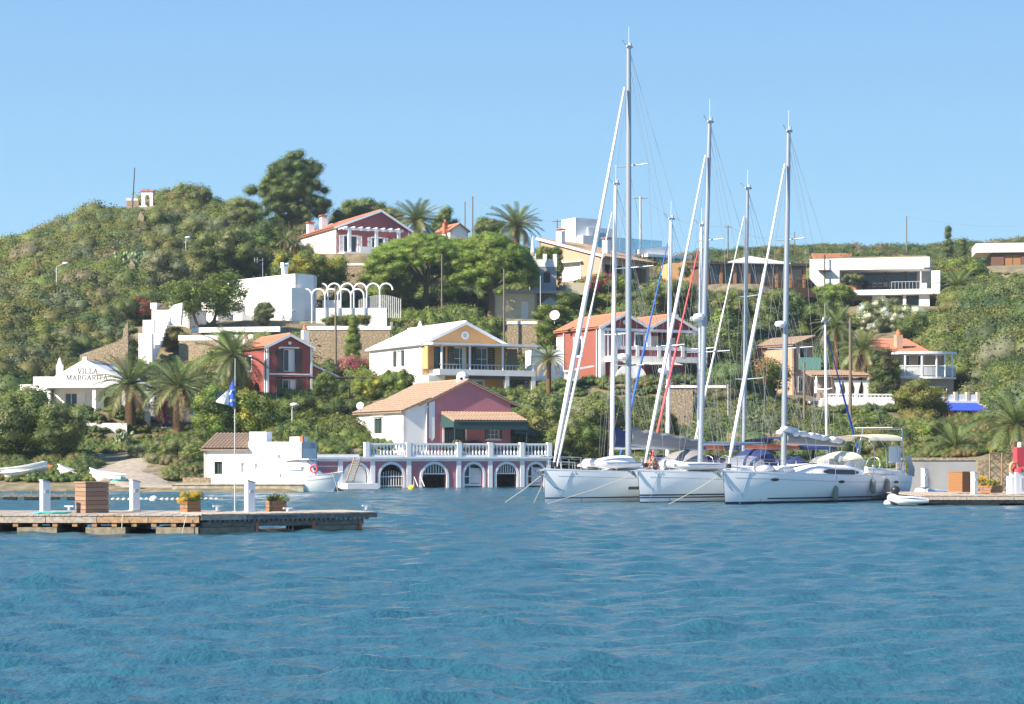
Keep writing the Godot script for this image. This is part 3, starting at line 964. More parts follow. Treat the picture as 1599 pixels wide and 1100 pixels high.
func dish(label: String, at: Vector3, r: float, face: Vector3) -> void:
	var root := thing("satellite_dish", label, "satellite dish", at)
	var z := face.normalized()
	var x := Vector3.UP.cross(z).normalized()
	var B := Basis(x, z, x.cross(z))      # lathe's up = face
	part("reflector", MB.new().lathe(Vector3(0, r * 0.2, 0), [Vector2(r, 0.12 * r), Vector2(r * 0.7, -0.06 * r), Vector2(r * 0.35, -0.16 * r), Vector2(0, -0.2 * r)], 16, B), M.white_metal, root)
	part("arm", MB.new().tube([Vector3(0, -r * 0.6, 0) + z * 0.1, Vector3(0, -r * 0.2, 0) + z * r * 0.9], 0.025, 5), M.grey_paint, root)
	part("mount", MB.new().tube([Vector3(0, -r * 1.5, -0.1), Vector3(0, r * 0.1, -0.1)], 0.035, 5), M.grey_paint, root)
# ---------------------------------------------------------------- houses on the left and in the middle
func villa_margarita() -> void:
	var D := 176.0
	var deg := -6.0
	var r := house("gabled_villa", "low white villa with VILLA MARGARITA lettered on its gable", 72, 645, D, deg)
	var W := span(72, 196, D, deg)
	var H := 2.15
	var o1 := [W * 0.14, 0.0, W * 0.3, 1.75]
	var o2 := [W * 0.4, 0.0, W * 0.52, 1.85]
	var o3 := [W * 0.64, 0.25, W * 0.86, 1.75]
	front_wall(r, M.white, 0, W, -1.9, H, [o1, o2, o3])
	fwin(r, o1, -1.9, {"nx": 2, "glass": M.glass}); fwin(r, o2, -1.9, {"name": "door", "nx": 1, "glass": M.curtain})
	fwin(r, o3, -1.9, {"nx": 2, "frame": M.frame_dark})
	side_wall(r, M.white, 0, -1.9, -8, H + 0.4)
	side_wall(r, M.white, W, -1.9, -8, H + 0.4, [], false)
	back_wall(r, M.white, 0, W, -8, H + 0.4, 1.7)
	bx("porch_floor", r, M.white, [[-0.1, -1.2, -1.9, W + 0.1, 0.0, 0.1]])
	posts("column", r, M.white, [0.18, W * 0.6, W - 0.18], -0.15, 0.0, H, 0.3)
	bx("low_wall", r, M.white, [[0.33, 0.0, -0.2, W * 0.6 - 0.15, 0.16, 0.0], [W * 0.6 + 0.15, 0.0, -0.2, W - 0.33, 0.16, 0.0]])
	bx("fascia", r, M.white, [[-0.35, H, -2.2, W + 0.3, H + 0.55, 0.2]])
	var g := part("gable", MB.new().prism([Vector3(-0.1, H + 0.55, 0.0), Vector3(W + 0.1, H + 0.55, 0.0), Vector3(W * 0.48, H + 2.45, 0.0)], Vector3(0, 0, -0.4)), M.white, r)
	part("finial", MB.new().box(Vector3(W * 0.48, H + 2.5, -0.2), Vector3(0.35, 0.3, 0.35)), M.white, g)
	lettering("lettering", "VILLA", 0.44, Vector3(W * 0.52, H + 1.42, 0.012), M.text, g)
	lettering("lettering", "MARGARITA", 0.44, Vector3(W * 0.51, H + 0.85, 0.012), M.text, g)
	gable_roof(r, M.white_roof, 0, W, -0.45, -8, H + 0.35, 1.8, {"plain": true, "eave": 0.35, "verge": 0.0, "apex": 0.48})
	bx("wing", r, M.white, [[-3.0, -1.2, -7.0, -0.3, 1.9, -1.0], [-2.9, 1.9, -6.8, -0.3, 2.5, -1.6], [-2.0, 2.5, -6.5, -0.3, 3.2, -2.4]])
	chimney(r, Vector3(0.35, H + 1.1, -2.5), 0.5, 1.0, M.white, "cone")

func red_house() -> void:
	var D := 182.0
	var deg := 27.0
	var r := house("red_gabled_house", "dark red two storey house with green shutters and terracotta roof", 417, 630, D, deg)
	var W := span(417, 487, D, deg)
	var L := side_span(374, 417, D, deg)
	var H := 5.05
	var up := [W * 0.36, 2.85, W * 0.62, 4.85]
	var dn := [W * 0.34, 0.1, W * 0.64, 2.15]
	front_wall(r, M.red_wall, 0, W, 0, H, [up, dn], 1.05)
	fwin(r, up, 0, {"name": "french_window", "nx": 2, "curtain": 0.5, "shutters": W * 0.15})
	fwin(r, dn, 0, {"name": "french_window", "nx": 2, "curtain": 0.4, "shutters": W * 0.15})
	bx("lintel", r, M.white_trim, [[W * 0.27, 4.92, 0.0, W * 0.71, 5.05, 0.08], [W * 0.25, 5.0, 0.0, W * 0.29, 4.8, 0.06]])
	bx("band", r, M.white_trim, [[0.2, 2.55, 0.0, W - 0.2, 2.68, 0.05]])
	part("vent", MB.new().lathe(Vector3(W * 0.5, H + 0.35, 0), [Vector2(0.16, 0.0), Vector2(0.16, 0.04), Vector2(0, 0.05)], 10, Basis(Vector3.RIGHT, PI / 2)), M.white_trim, r)
	for x in [-0.03, W - 0.17]: bx("quoin", r, M.white_trim, [[x, 0, -0.18, x + 0.2, H, 0.03]])
	var lw := [L * 0.25, 3.0, L * 0.45, 4.3]
	side_wall(r, M.red_wall, 0, 0, -L, H, [lw])
	lwin(r, lw, 0, -L, {"trim": 0.12, "glass": M.green_shutter, "nx": 1})
	side_wall(r, M.red_wall, W, 0, -L, H, [], false)
	back_wall(r, M.red_wall, 0, W, -L, H, 1.05)
	gable_roof(r, M.terracotta, 0, W, 0, -L, H, 1.05, {"trim": M.white_trim})
	downpipe(r, -0.07, -L * 0.06, H)
	downpipe(r, -0.07, -L + 0.3, H)
	chimney(r, Vector3(0.5, H + 0.1, -L + 0.4), 0.5, 0.9, M.white, "pot")
	chimney(r, Vector3(W * 0.95, H + 0.3, -1.2), 0.55, 1.3, M.white, "pot")
	# lean-to wing on the right with a pale roof edge
	var w2 := span(487, 540, D + W * 0.4, deg)
	var mb := MB.new().prism([Vector3(W, -1.2, -0.6), Vector3(W + w2, -1.2, -0.6), Vector3(W + w2, 2.1, -0.6), Vector3(W, 3.5, -0.6)], Vector3(0, 0, -4.0))
	var wing := part("wing", mb, M.maroon_wall, r)
	part("wing_roof", MB.new().bar(Vector3(W - 0.05, 3.65, -2.6), Vector3(W + w2 + 0.4, 2.12, -2.6), 4.3, 0.14), M.white_trim, wing)
	bx("wing_corner", r, M.white_trim, [[W + w2 - 0.2, 0, -0.75, W + w2 + 0.03, 2.1, -0.55]])
	var o2 := [0.3, 0.6, 1.3, 1.9]
	win(r, Vector3(W, 0, -0.44), Vector3.RIGHT, Vector3.BACK, o2, {"frame": M.green_shutter, "nx": 2})

func orange_house() -> void:
	var D := 176.0
	var deg := 27.0
	var r := house("orange_gabled_house", "white and orange house with columned balcony and round gable window", 660, 632, D, deg)
	var W := span(660, 790, D, deg)
	var L := side_span(577, 660, D, deg)
	var H := 5.25
	var f := 3.05
	var d1 := [W * 0.13, f, W * 0.27, f + 1.95]
	var d2 := [W * 0.37, f, W * 0.52, f + 1.95]
	var d3 := [W * 0.64, f, W * 0.78, f + 1.95]
	front_wall(r, M.ochre_wall, 0, W, 0, H, [d1, d2, d3, [W * 0.55, 0.2, W * 0.72, 2.1]], 1.85)
	fwin(r, d1, 0, {"nx": 2, "ny": 4, "frame": M.frame_dark})
	fwin(r, d2, 0, {"name": "balcony_door", "nx": 2, "ny": 2, "shutters": W * 0.075, "curtain": 0.3})
	fwin(r, d3, 0, {"name": "balcony_door", "nx": 2, "ny": 2, "shutters": W * 0.075, "shut_mat": M.dark})
	fwin(r, [W * 0.55, 0.2, W * 0.72, 2.1], 0, {"name": "door", "trim": 0.15, "door": true})
	var oc := part("round_window", MB.new().lathe(Vector3(W * 0.5, H + 0.8, 0.0), [Vector2(0.2, -0.02), Vector2(0.2, 0.08), Vector2(0.36, 0.08), Vector2(0.36, -0.02)], 16, Basis(Vector3.RIGHT, PI / 2)), M.white_trim, r)
	part("pane", MB.new().lathe(Vector3(W * 0.5, H + 0.8, 0.0), [Vector2(0.21, 0.03), Vector2(0, 0.03)], 16, Basis(Vector3.RIGHT, PI / 2)), M.grey_paint, oc)
	var lw := [L * 0.52, 3.5, L * 0.62, 4.85]
	side_wall(r, M.white, 0, 0, -L, H, [lw])
	lwin(r, lw, 0, -L, {"shutters": 0.55, "glass": M.curtain})
	side_wall(r, M.white, W, 0, -L, H, [], false)
	back_wall(r, M.white, 0, W, -L, H, 1.85)
	gable_roof(r, M.white_roof, 0, W, 0, -L, H, 1.85, {"plain": true, "eave": 0.4, "verge": 0.35, "trim": M.white_trim})
	chimney(r, Vector3(W * 0.3, H + 0.9, -L * 0.5), 0.55, 0.9, M.white, "cone")
	downpipe(r, -0.07, -0.4, H)
	downpipe(r, -0.07, -L + 0.3, H)
	# balcony
	var bw := span(660, 816, D - 1.5, deg) + 0.3
	bx("balcony", r, M.white, [[0.6, f - 0.55, -0.0, bw, f - 0.05, 2.1]])
	bx("balcony_roof", r, M.white_trim, [[-0.1, H - 0.18, 0.02, bw + 0.4, H, 2.3]])
	posts("column", r, M.white_trim, [0.9, bw * 0.36, bw * 0.68, bw - 0.2], 1.95, f - 0.05, H - 0.18, 0.2, true)
	var rail := MB.new()
	rail.b2(0.7, f + 0.32, 1.95, bw, f + 0.4, 2.02)
	part("railing", rail, M.grey_paint, r)
	for i in 26: part("railing_bar", MB.new().b2(0.9 + i * (bw - 1.1) / 26.0, f - 0.05, 1.97, 0.94 + i * (bw - 1.1) / 26.0, f + 0.32, 2.0), M.grey_paint, r)
	bx("wall_panel", r, M.ochre_wall, [[0.0, f, 0.0, 0.1, H - 0.2, 1.0]])
	part("reed_screen", MB.new().b2(W - 0.1, f, 0.3, W + 0.9, H - 0.3, 0.42), M.pole_wood, r)
	# ground floor porch
	posts("pier", r, M.white, [bw * 0.72, bw - 0.2], 1.85, -1.2, f - 0.55, 0.4)
	bx("beam", r, M.frame_dark, [[W * 0.45, f - 0.85, 1.7, bw - 0.4, f - 0.58, 2.0]])
	bx("annexe", r, M.cream_wall, [[bw, -1.2, -1.5, bw + 1.7, 1.9, 1.2]])
	part("annexe_roof", MB.new().tiles(Vector3(bw - 0.1, 1.95, 1.6), Vector3.RIGHT, 2.0, Vector3(0, 0.3, -1).normalized(), 3.2), M.oldtile, r)
	bx("outside_stair", r, M.white, [[-0.02, -1.2, -0.2, 1.5, 2.5, 1.3], [1.5, -1.2, 0.0, 2.2, 1.2, 1.5]])

func pink_house() -> void:
	var D := 145.0
	var deg := 26.0
	var r := house("pink_boathouse_dwelling", "old pink gabled house with tiled roof and green awning", 630, 693, D, deg)
	var W := span(630, 797, D, deg)
	var L := side_span(557, 630, D, deg)
	var sc := 22.0
	var H := 2.95
	var x1 := span(630, 667, D, deg)
	# white annexe at the left of the front
	front_wall(r, M.white, 0, x1, 0, 2.3)
	part("annexe_gable", MB.new().prism([Vector3(0, 2.3, 0), Vector3(x1, 2.3, 0), Vector3(x1, 2.28 + 0.42 * x1, 0)], Vector3(0, 0, -0.25)), M.white, r)
	var lw := [L * 0.38, 0.75, L * 0.55, 1.85]
	side_wall(r, M.white, 0, 0, -L, 2.3, [lw])
	lwin(r, lw, 0, -L, {"glass": M.green_shutter, "frame": M.green_shutter, "nx": 2})
	bx("lintel", r, M.white_trim, [[-0.12, 1.95, -L + L * 0.34, 0.0, 2.02, -L + L * 0.59]])
	part("annexe_roof", MB.new().tiles(Vector3(-0.3, 2.3, 0.2), Vector3.FORWARD, L + 0.4, Vector3(1, 0.42, 0).normalized(), (x1 + 0.5) / 0.92), M.oldtile, r)
	downpipe(r, x1 - 0.08, 0.07, 2.7)
	# pink gable front
	var gx := (W - x1)
	var dr := [x1 + gx * 0.2, 0.0, x1 + gx * 0.45, 1.6]
	var wn := [x1 + gx * 0.72, 0.35, x1 + gx * 0.86, 1.3]
	front_wall(r, M.pink_wall, x1, W, 0.02, H, [dr, wn], 1.5, -1.2, 0.48)
	fwin(r, dr, 0.02, {"name": "barred_door", "nx": 8, "ny": 2, "bar": 0.035, "frame": M.frame_dark, "trim": 0.12, "door": true})
	fwin(r, wn, 0.02, {"nx": 3, "ny": 3, "bar": 0.05, "trim": 0.14, "trim_mat": M.white_trim, "shutters": 0.2})
	part("pilaster", MB.new().prism([Vector3(x1 + 0.12, 2.9, 0.07), Vector3(x1 + 0.12, 0.45, 0.07), Vector3(x1 + 0.34, 0.15, 0.07), Vector3(x1 + 0.56, 0.45, 0.07), Vector3(x1 + 0.56, 3.05, 0.07)], Vector3(0, 0, -0.08)), M.white_trim, r)
	side_wall(r, M.white, x1, -0.1, -L, H, [])
	side_wall(r, M.pink_wall, W, 0, -L, H, [], false)
	back_wall(r, M.white, 0, W, -L, 2.3)
	gable_roof(r, M.oldtile, x1, W, 0, -L, H, 1.5, {"eave": 0.75, "verge": 0.2, "apex": 0.48})
	var ch := part("chimney", MB.new().lathe(Vector3(x1 + gx * 0.48, H + 1.45, -0.9), [Vector2(0.45, 0), Vector2(0.42, 0.5), Vector2(0.3, 0.75), Vector2(0, 0.82)], 12), M.white, r)
	for a in [0.2, 1.2, 2.2]: part("smoke_hole", MB.new().box(Vector3(x1 + gx * 0.48, H + 1.75, -0.9) + Vector3(cos(a) * 0.42, 0, sin(a) * 0.42), Vector3(0.14, 0.18, 0.14)), M.dark, ch)
	# tiled canopy with a green valance
	var cx0 := x1 + gx * 0.16
	var cx1 := x1 + gx * 1.05
	var cy := 2.25
	part("canopy", MB.new().tiles(Vector3(cx0, cy - 0.62, 2.3), Vector3.RIGHT, cx1 - cx0, Vector3(0, 0.28, -1).normalized(), 2.35), M.oldtile, r)
	part("valance", MB.new().b2(cx0, cy - 1.25, 2.24, cx1, cy - 0.66, 2.28), M.green_awning, r)
	part("valance", MB.new().prism([Vector3(cx0, cy - 1.1, 2.24), Vector3(cx0, cy - 0.7, 2.24), Vector3(cx0, cy - 0.08, 0.05), Vector3(cx0, cy - 1.1, 0.05)], Vector3(0.05, 0, 0)), M.green_awning, r)
	posts("canopy_post", r, M.green_awning, [cx0 + 0.1, cx1 - 0.1], 2.2, -0.2, cy - 0.7, 0.07)
	part("side_awning", MB.new().prism([Vector3(W + 0.1, 1.5, 0.6), Vector3(W + 1.9, 1.0, 0.6), Vector3(W + 1.9, 0.55, 0.6), Vector3(W + 0.1, 0.75, 0.6)], Vector3(0, 0, -2.4)), M.green_awning, r)
	for q in [[W + 0.5, 0.5], [W + 1.1, 0.5], [W + 1.8, 0.5], [W + 1.8, -1.6]]: part("awning_post", MB.new().b2(q[0] - 0.03, -0.5, q[1] - 0.03, q[0] + 0.03, 0.9, q[1] + 0.03), M.green_awning, r)
	dish("white satellite dish on the white annexe beside the pink house", P(562, 635, D + 3.0), 0.28, Vector3(-0.3, 0.3, 1))

func arcade() -> void:
	var D := 136.5
	var deg := 24.0
	var v := HV + EYE / D * FOC
	var r := house("arcaded_boathouse", "pink waterside arcade with white arches under a balustraded terrace", 471, v, D, deg)
	var W := span(471, 858, D, deg)
	var at := func(u: float) -> float: return span(471, u, D, deg)
	var H := 2.0
	var xs := [[535, 578], [589, 633], [655, 701], [721, 758], [771, 811], [820, 853]]
	var outline := [Vector3(0, -1.0, 0)]
	var archs := []
	for q in xs:
		var a: float = at.call(q[0] + 4.0)
		var b: float = at.call(q[1] - 4.0)
		var sp := 1.62 - (b - a) * 0.5
		archs.append([a, b, sp])
		outline.append_array(arch_pts(a, b, -1.0, sp))
	outline.append_array([Vector3(W, -1.0, 0), Vector3(W, H, 0), Vector3(0, H, 0)])
	part("front_wall", MB.new().prism(outline, Vector3(0, 0, -0.4)), M.pink_wall, r)
	for i in archs.size():
		var a: float = archs[i][0]
		var b: float = archs[i][1]
		var sp: float = archs[i][2]
		var inner := arch_pts(a, b, -0.4, sp)
		var outer := arch_pts(a - 0.17, b + 0.17, -0.4, sp)
		var ring := MB.new()
		for k in inner.size() - 1:
			var f := Vector3(0, 0, 0.06)
			ring.quad(inner[k] + f, inner[k + 1] + f, outer[k + 1] + f, outer[k] + f, Vector3.BACK)
			ring.quad(outer[k] + f, outer[k + 1] + f, outer[k + 1], outer[k], (outer[k] - Vector3((a + b) * 0.5, sp - 0.3, 0)))
			ring.quad(inner[k] + f, inner[k + 1] + f, inner[k + 1] - f * 6.8, inner[k] - f * 6.8)
		var ar := part("arch", ring, M.white_trim, r)
		var w := b - a
		if i == 0:
			part("infill", MB.new().prism(arch_pts(a + 0.02, b - 0.02, -0.3, sp), Vector3(0, 0, -0.1)), M.white, ar).position = Vector3(0, 0, -0.2)
			bx("landing", r, M.white, [[a - 0.3, -0.6, 0.05, b + 0.3, 0.35, 1.3]])
		elif i == 1:
			for k in 9:
				var x := a + w * (k + 0.5) / 9.0
				part("gate_bar", MB.new().tube([Vector3(x, 0.0, -0.05), Vector3(x, 0.95 + 0.25 * sin(PI * (k + 0.5) / 9.0), -0.05)], 0.022, 4), M.white_metal, ar)
			part("gate_rail", MB.new().b2(a, 0.75, -0.08, b, 0.8, -0.02).b2(a, 0.12, -0.08, b, 0.17, -0.02), M.white_metal, ar)
		elif i == 2 or i == 4:
			for k in 9:
				var x := a + w * (k + 0.5) / 9.0
				var top := sp + sqrt(maxf(0.0, w * w * 0.25 - pow(x - (a + b) * 0.5, 2.0)))
				part("grille_bar", MB.new().b2(x - 0.03, 0.95, -0.2, x + 0.03, top, -0.15), M.white_metal, ar)
			part("grille_rail", MB.new().b2(a, 0.92, -0.22, b, 1.0, -0.13), M.white_metal, ar)
		else:
			part("pane", MB.new().prism(arch_pts(a, b, -0.2, sp), Vector3(0, 0, -0.03)), M.glass, ar).position = Vector3(0, 0, -0.3)
			var fr := MB.new()
			for x in [a + 0.06, a + w * 0.36, b - 0.06]: fr.b2(x - 0.05, 0.1, -0.29, x + 0.05, sp + w * 0.4, -0.22)
			fr.b2(a, 0.1, -0.285, b, 0.26, -0.21).b2(a, 0.72, -0.285, b, 0.8, -0.225)
			part("window_frame", fr, M.white_trim, ar)
			part("curtain", MB.new().b2(a + w * 0.42, 0.3, -0.296, b - 0.1, sp + w * 0.3, -0.292), M.curtain, ar)
	for u in [474.0, 531.0, 581.5, 638.0, 716.0, 765.0, 815.0, 856.0]:
		var x: float = at.call(u)
		part("pilaster", MB.new().b2(x - 0.16, -0.6, 0.0, x + 0.16, H, 0.1), M.white_trim, r)
	bx("cornice", r, M.white_trim, [[-0.1, H, -0.5, W + 0.1, H + 0.14, 0.2], [-0.05, H - 0.18, 0.0, W + 0.05, H - 0.002, 0.06]])
	bx("terrace", r, M.concrete, [[0, H - 0.1, -9.0, W, H + 0.05, -0.5]])
	bx("inner_wall", r, M.stone, [[0, -1.0, -4.2, W, H - 0.1, -4.0]])
	for u in [582.0, 640.0, 716.0]: bx("partition", r, M.grey_wall, [[at.call(u), -1, -4.0, at.call(u + 1.0), H - 0.1, -0.4]])
	for x in [0.05, W - 0.3]: bx("end_wall", r, M.grey_wall, [[x, -1, -8.0, x + 0.25, H - 0.1, -0.4]])
	# balustrade from 581 to 858, in bays
	var us := [572.0, 637.0, 716.0, 765.0, 814.0, 857.0]
	for i in us.size() - 1:
		var a = Vector3(at.call(us[i]) + 0.15, H + 0.14, 0.02)
		var b = Vector3(at.call(us[i + 1]) - 0.15, H + 0.14, 0.02)
		balustrade(r, a, b, 0.92, maxi(6, int(a.distance_to(b) / 0.24)), M.white_trim)
	for u in us: part("pier", MB.new().b2(at.call(u) - 0.16, H + 0.14, -0.15, at.call(u) + 0.16, H + 1.12, 0.2), M.white_trim, r)
	bx("low_parapet", r, M.white, [[0.3, H + 0.14, -0.4, at.call(560.0), H + 0.3, 0.1]])
	# davits for lifting boats beside the third arch
	for u in [650.0, 660.0]:
		var x: float = at.call(u) - 0.3
		part("boat_davit", MB.new().tube([Vector3(x, 0.1, 0.3), Vector3(x + 0.1, 0.75, 0.12), Vector3(x + 0.15, 0.1, 0.7)], 0.03, 5), M.white_metal, r)

func white_boathouse() -> void:
	var D := 127.0
	var deg := -9.0
	var r := house("white_boathouse", "plain white boathouse with small windows on the stone quay", 318, 759, D, deg)
	var W := span(318, 471, D, deg)
	var k := FOC / D
	var H := 2.3
	var o1 := [17.0 / k, 0.72, 30.0 / k, 1.5]
	var o2 := [60.0 / k, 0.8, 65.5 / k, 1.42]
	var o3 := [82.0 / k, 1.05, 87.0 / k, 1.4]
	front_wall(r, M.white, 0, W, 0, H, [o1, o2, o3])
	fwin(r, o1, 0, {"nx": 2, "glass": M.green_shutter, "frame": M.green_shutter})
	fwin(r, o2, 0, {"nx": 1, "glass": M.grey_paint})
	fwin(r, o3, 0, {"nx": 1, "glass": M.grey_paint})
	side_wall(r, M.white, 0, 0, -3.8, H)
	side_wall(r, M.white, W, 0, -3.8, H + 0.4, [], false)
	back_wall(r, M.white, 0, W, -3.8, H)
	var xr := 72.0 / k
	part("roof", MB.new().tiles(Vector3(-0.15, H, 0.25), Vector3.RIGHT, xr + 0.15, Vector3(0, 0.3, -1).normalized(), 3.4), M.oldtile, r)
	bx("parapet", r, M.white, [[xr, H, -3.8, W, H + 0.42, -0.0]])
	bx("chimney_block", r, M.white, [[xr - 0.02, H + 0.1, -1.6, xr + 1.05, H + 1.05, -0.3]])
	bx("roof_box", r, M.white, [[W - 1.2, H + 0.42, -3.0, W - 0.4, H + 0.75, -1.6]])
	bx("vent_block", r, M.clay, [[W - 0.3, H + 0.42, -0.9, W - 0.1, H + 0.75, -0.6]])
	bx("wall_tie", r, M.pole_wood, [[120 / k, 1.72, 0.0, 121.2 / k, 1.95, 0.05], [122 / k, 0.55, 0.0, 123.2 / k, 0.75, 0.05]])

func white_cube_house() -> void:
	var D := 208.0
	var deg := 43.0
	var r := house("white_flat_roofed_house", "tall white flat roofed house with blank walls and stepped blocks", 461, 512, D, deg)
	var L := side_span(352, 461, D, deg)
	var k := FOC / D
	var H := 5.5
	var W := 2.6
	side_wall(r, M.white, 0, 0, -L, H)
	front_wall(r, M.white, 0, W, 0, H)
	side_wall(r, M.white, W, 0, -L, H, [], false)
	back_wall(r, M.white, 0, W, -L, H)
	bx("flat_roof", r, M.white_roof, [[0.25, H - 0.3, -L + 0.25, W - 0.25, H - 0.1, -0.25]])
	bx("stair_block", r, M.white, [[-1.0, -1.2, -0.9, 0.6, 4.0, 0.7]])
	bx("rear_block", r, M.white, [[W, -1.2, -3.2, W + 1.2, H + 0.02, -1.4]])
	bx("low_wing", r, M.white, [[-3.4, -1.2, -L + 0.5, -0.02, 3.0, -L + 3.4], [-1.6, -1.2, -L + 3.4, -0.02, 1.6, -L + 5.2]])
	part("chimney", MB.new().b2(0.4, H, -2.9, 0.85, H + 1.0, -2.45).b2(0.3, H + 0.8, -3.0, 0.95, H + 0.92, -2.35).prism([Vector3(0.28, H + 1.0, -2.4), Vector3(0.62, H + 1.12, -2.4), Vector3(0.97, H + 1.0, -2.4), Vector3(0.97, H + 1.32, -2.4), Vector3(0.62, H + 1.16, -2.4), Vector3(0.28, H + 1.32, -2.4)], Vector3(0, 0, -0.5)), M.white, r)
	part("aerial", MB.new().tube([Vector3(0.3, H, -6.0), Vector3(0.3, H + 2.0, -6.0)], 0.03, 4).b2(-0.8, H + 1.75, -6.03, 0.35, H + 1.8, -5.97).b2(-0.4, H + 1.5, -6.02, -0.36, H + 2.05, -5.98).b2(-0.75, H + 1.55, -6.02, -0.7, H + 2.0, -5.98), M.grey_paint, r)
	part("lamp_bracket", MB.new().b2(-0.95, 1.6, 0.7, -0.6, 1.66, 0.95), M.grey_paint, r)

func arch_pergola() -> void:
	var D := 207.0
	var k := FOC / D
	var base := 3.2
	var r := thing("arched_pergola", "double row of white arches on slim posts over a terrace", "pergola", P(480, 502, D))
	for row in [[0.0, 0.0, 40.0, 7.0], [3.2, 0.5, 52.0, 27.0]]:
		var z: float = -row[0]
		var s: float = FOC / (D + row[0])
		var sp: float = row[2] / s
		for i in 5:
			var x0: float = (row[3] + 20.3 * i) / s
			part("post", MB.new().tube([Vector3(x0, -0.6, z), Vector3(x0, sp, z)], 0.08, 7), M.white_trim, r)
			if i < 4 or row[0] > 0.0:
				var pts := []
				for q in 11:
					var t := PI - PI * q / 10.0
					pts.append(Vector3(x0 + 0.66 + cos(t) * 0.66, sp + sin(t) * 0.66, z))
				part("arch", MB.new().tube(pts, 0.105, 7), M.white_trim, r)
		var q4 := []
		for q in 6:
			var t := PI * 0.5 - PI * 0.5 * q / 5.0
			q4.append(Vector3((row[3] - 10.0) / s + cos(t) * 0.66, sp + sin(t) * 0.66, z))
		part("arch", MB.new().tube(q4, 0.105, 7), M.white_trim, r)
	bx("terrace_wall", r, M.white, [[0.7, -0.9, -0.35, 8.0, 1.35, -0.15], [1.2, -0.6, -3.8, 3.0, 2.4, -3.5]])
	for i in 22:
		var x := 5.2 + i * 0.2
		part("picket", MB.new().b2(x - 0.03, 0.35, -0.3, x + 0.03, 2.2 + 0.5 * sin(i * 0.14), -0.24), M.white_trim, r)
	bx("terrace_floor", r, M.concrete, [[0.2, -1.2, -4.2, 8.6, -0.02, -0.36]])

func top_red_house() -> void:
	var D := 234.0
	var deg := 25.0
	var r := house("hilltop_maroon_house", "maroon and white hilltop house with terracotta roof and white pergola", 525, 400, D, deg)
	var k := FOC / D
	var W := span(525, 640, D, deg)
	var L := side_span(462, 525, D, deg)
	var H := 3.3
	var d1 := [W * 0.1, 0.3, W * 0.28, 2.4]
	var d2 := [W * 0.48, 0.5, W * 0.64, 2.3]
	front_wall(r, M.maroon_wall, 0, W, 0, H, [d1, d2], 2.1, -1.2, 0.6)
	fwin(r, d1, 0, {"name": "door", "nx": 2, "trim": 0.1, "door": true, "shutters": 0.55, "shut_mat": M.white_trim})
	fwin(r, d2, 0, {"nx": 2, "trim": 0.1, "shutters": 0.5, "shut_mat": M.white_trim})
	side_wall(r, M.white, 0, 0, -L, H)
	side_wall(r, M.white, W, 0, -L, H, [], false)
	back_wall(r, M.white, 0, W, -L, H, 2.1)
	gable_roof(r, M.terracotta, 0, W, 0, -L, H, 2.1, {"trim": M.white_trim, "apex": 0.6, "eave": 0.35})
	chimney(r, Vector3(0.6, H + 0.2, -L * 0.75), 0.75, 1.2, M.white)
	chimney(r, Vector3(2.0, H + 0.9, -L * 0.7), 0.75, 1.3, M.white)
	bx("annexe", r, M.white, [[-2.2, -1.2, -L, -0.02, 2.6, -L + 2.8], [-4.2, -1.2, -L + 0.6, -2.2, 1.4, -L + 2.2], [-3.4, 1.4, -L + 1.6, -3.0, 2.6, -L + 2.0]])
	posts("pergola_post", r, M.white_trim, [W * 0.06, W * 0.42, W * 0.72], 2.8, -1.2, 2.75, 0.34)
	bx("pergola_beam", r, M.white_trim, [[-0.2, 2.75, 2.65, W * 0.78, 3.0, 2.95]])
	for i in 8:
		var x := W * 0.1 * i + 0.2
		part("pergola_slat", MB.new().b2(x - 0.06, 3.002, 0.1, x + 0.06, 3.14, 3.1), M.white_trim, r)
	bx("terrace", r, M.white, [[-0.3, -1.5, 0.02, W * 0.8, 0.2, 3.4], [1.6, 0.2, 3.2, W * 0.45, 0.85, 3.4]])

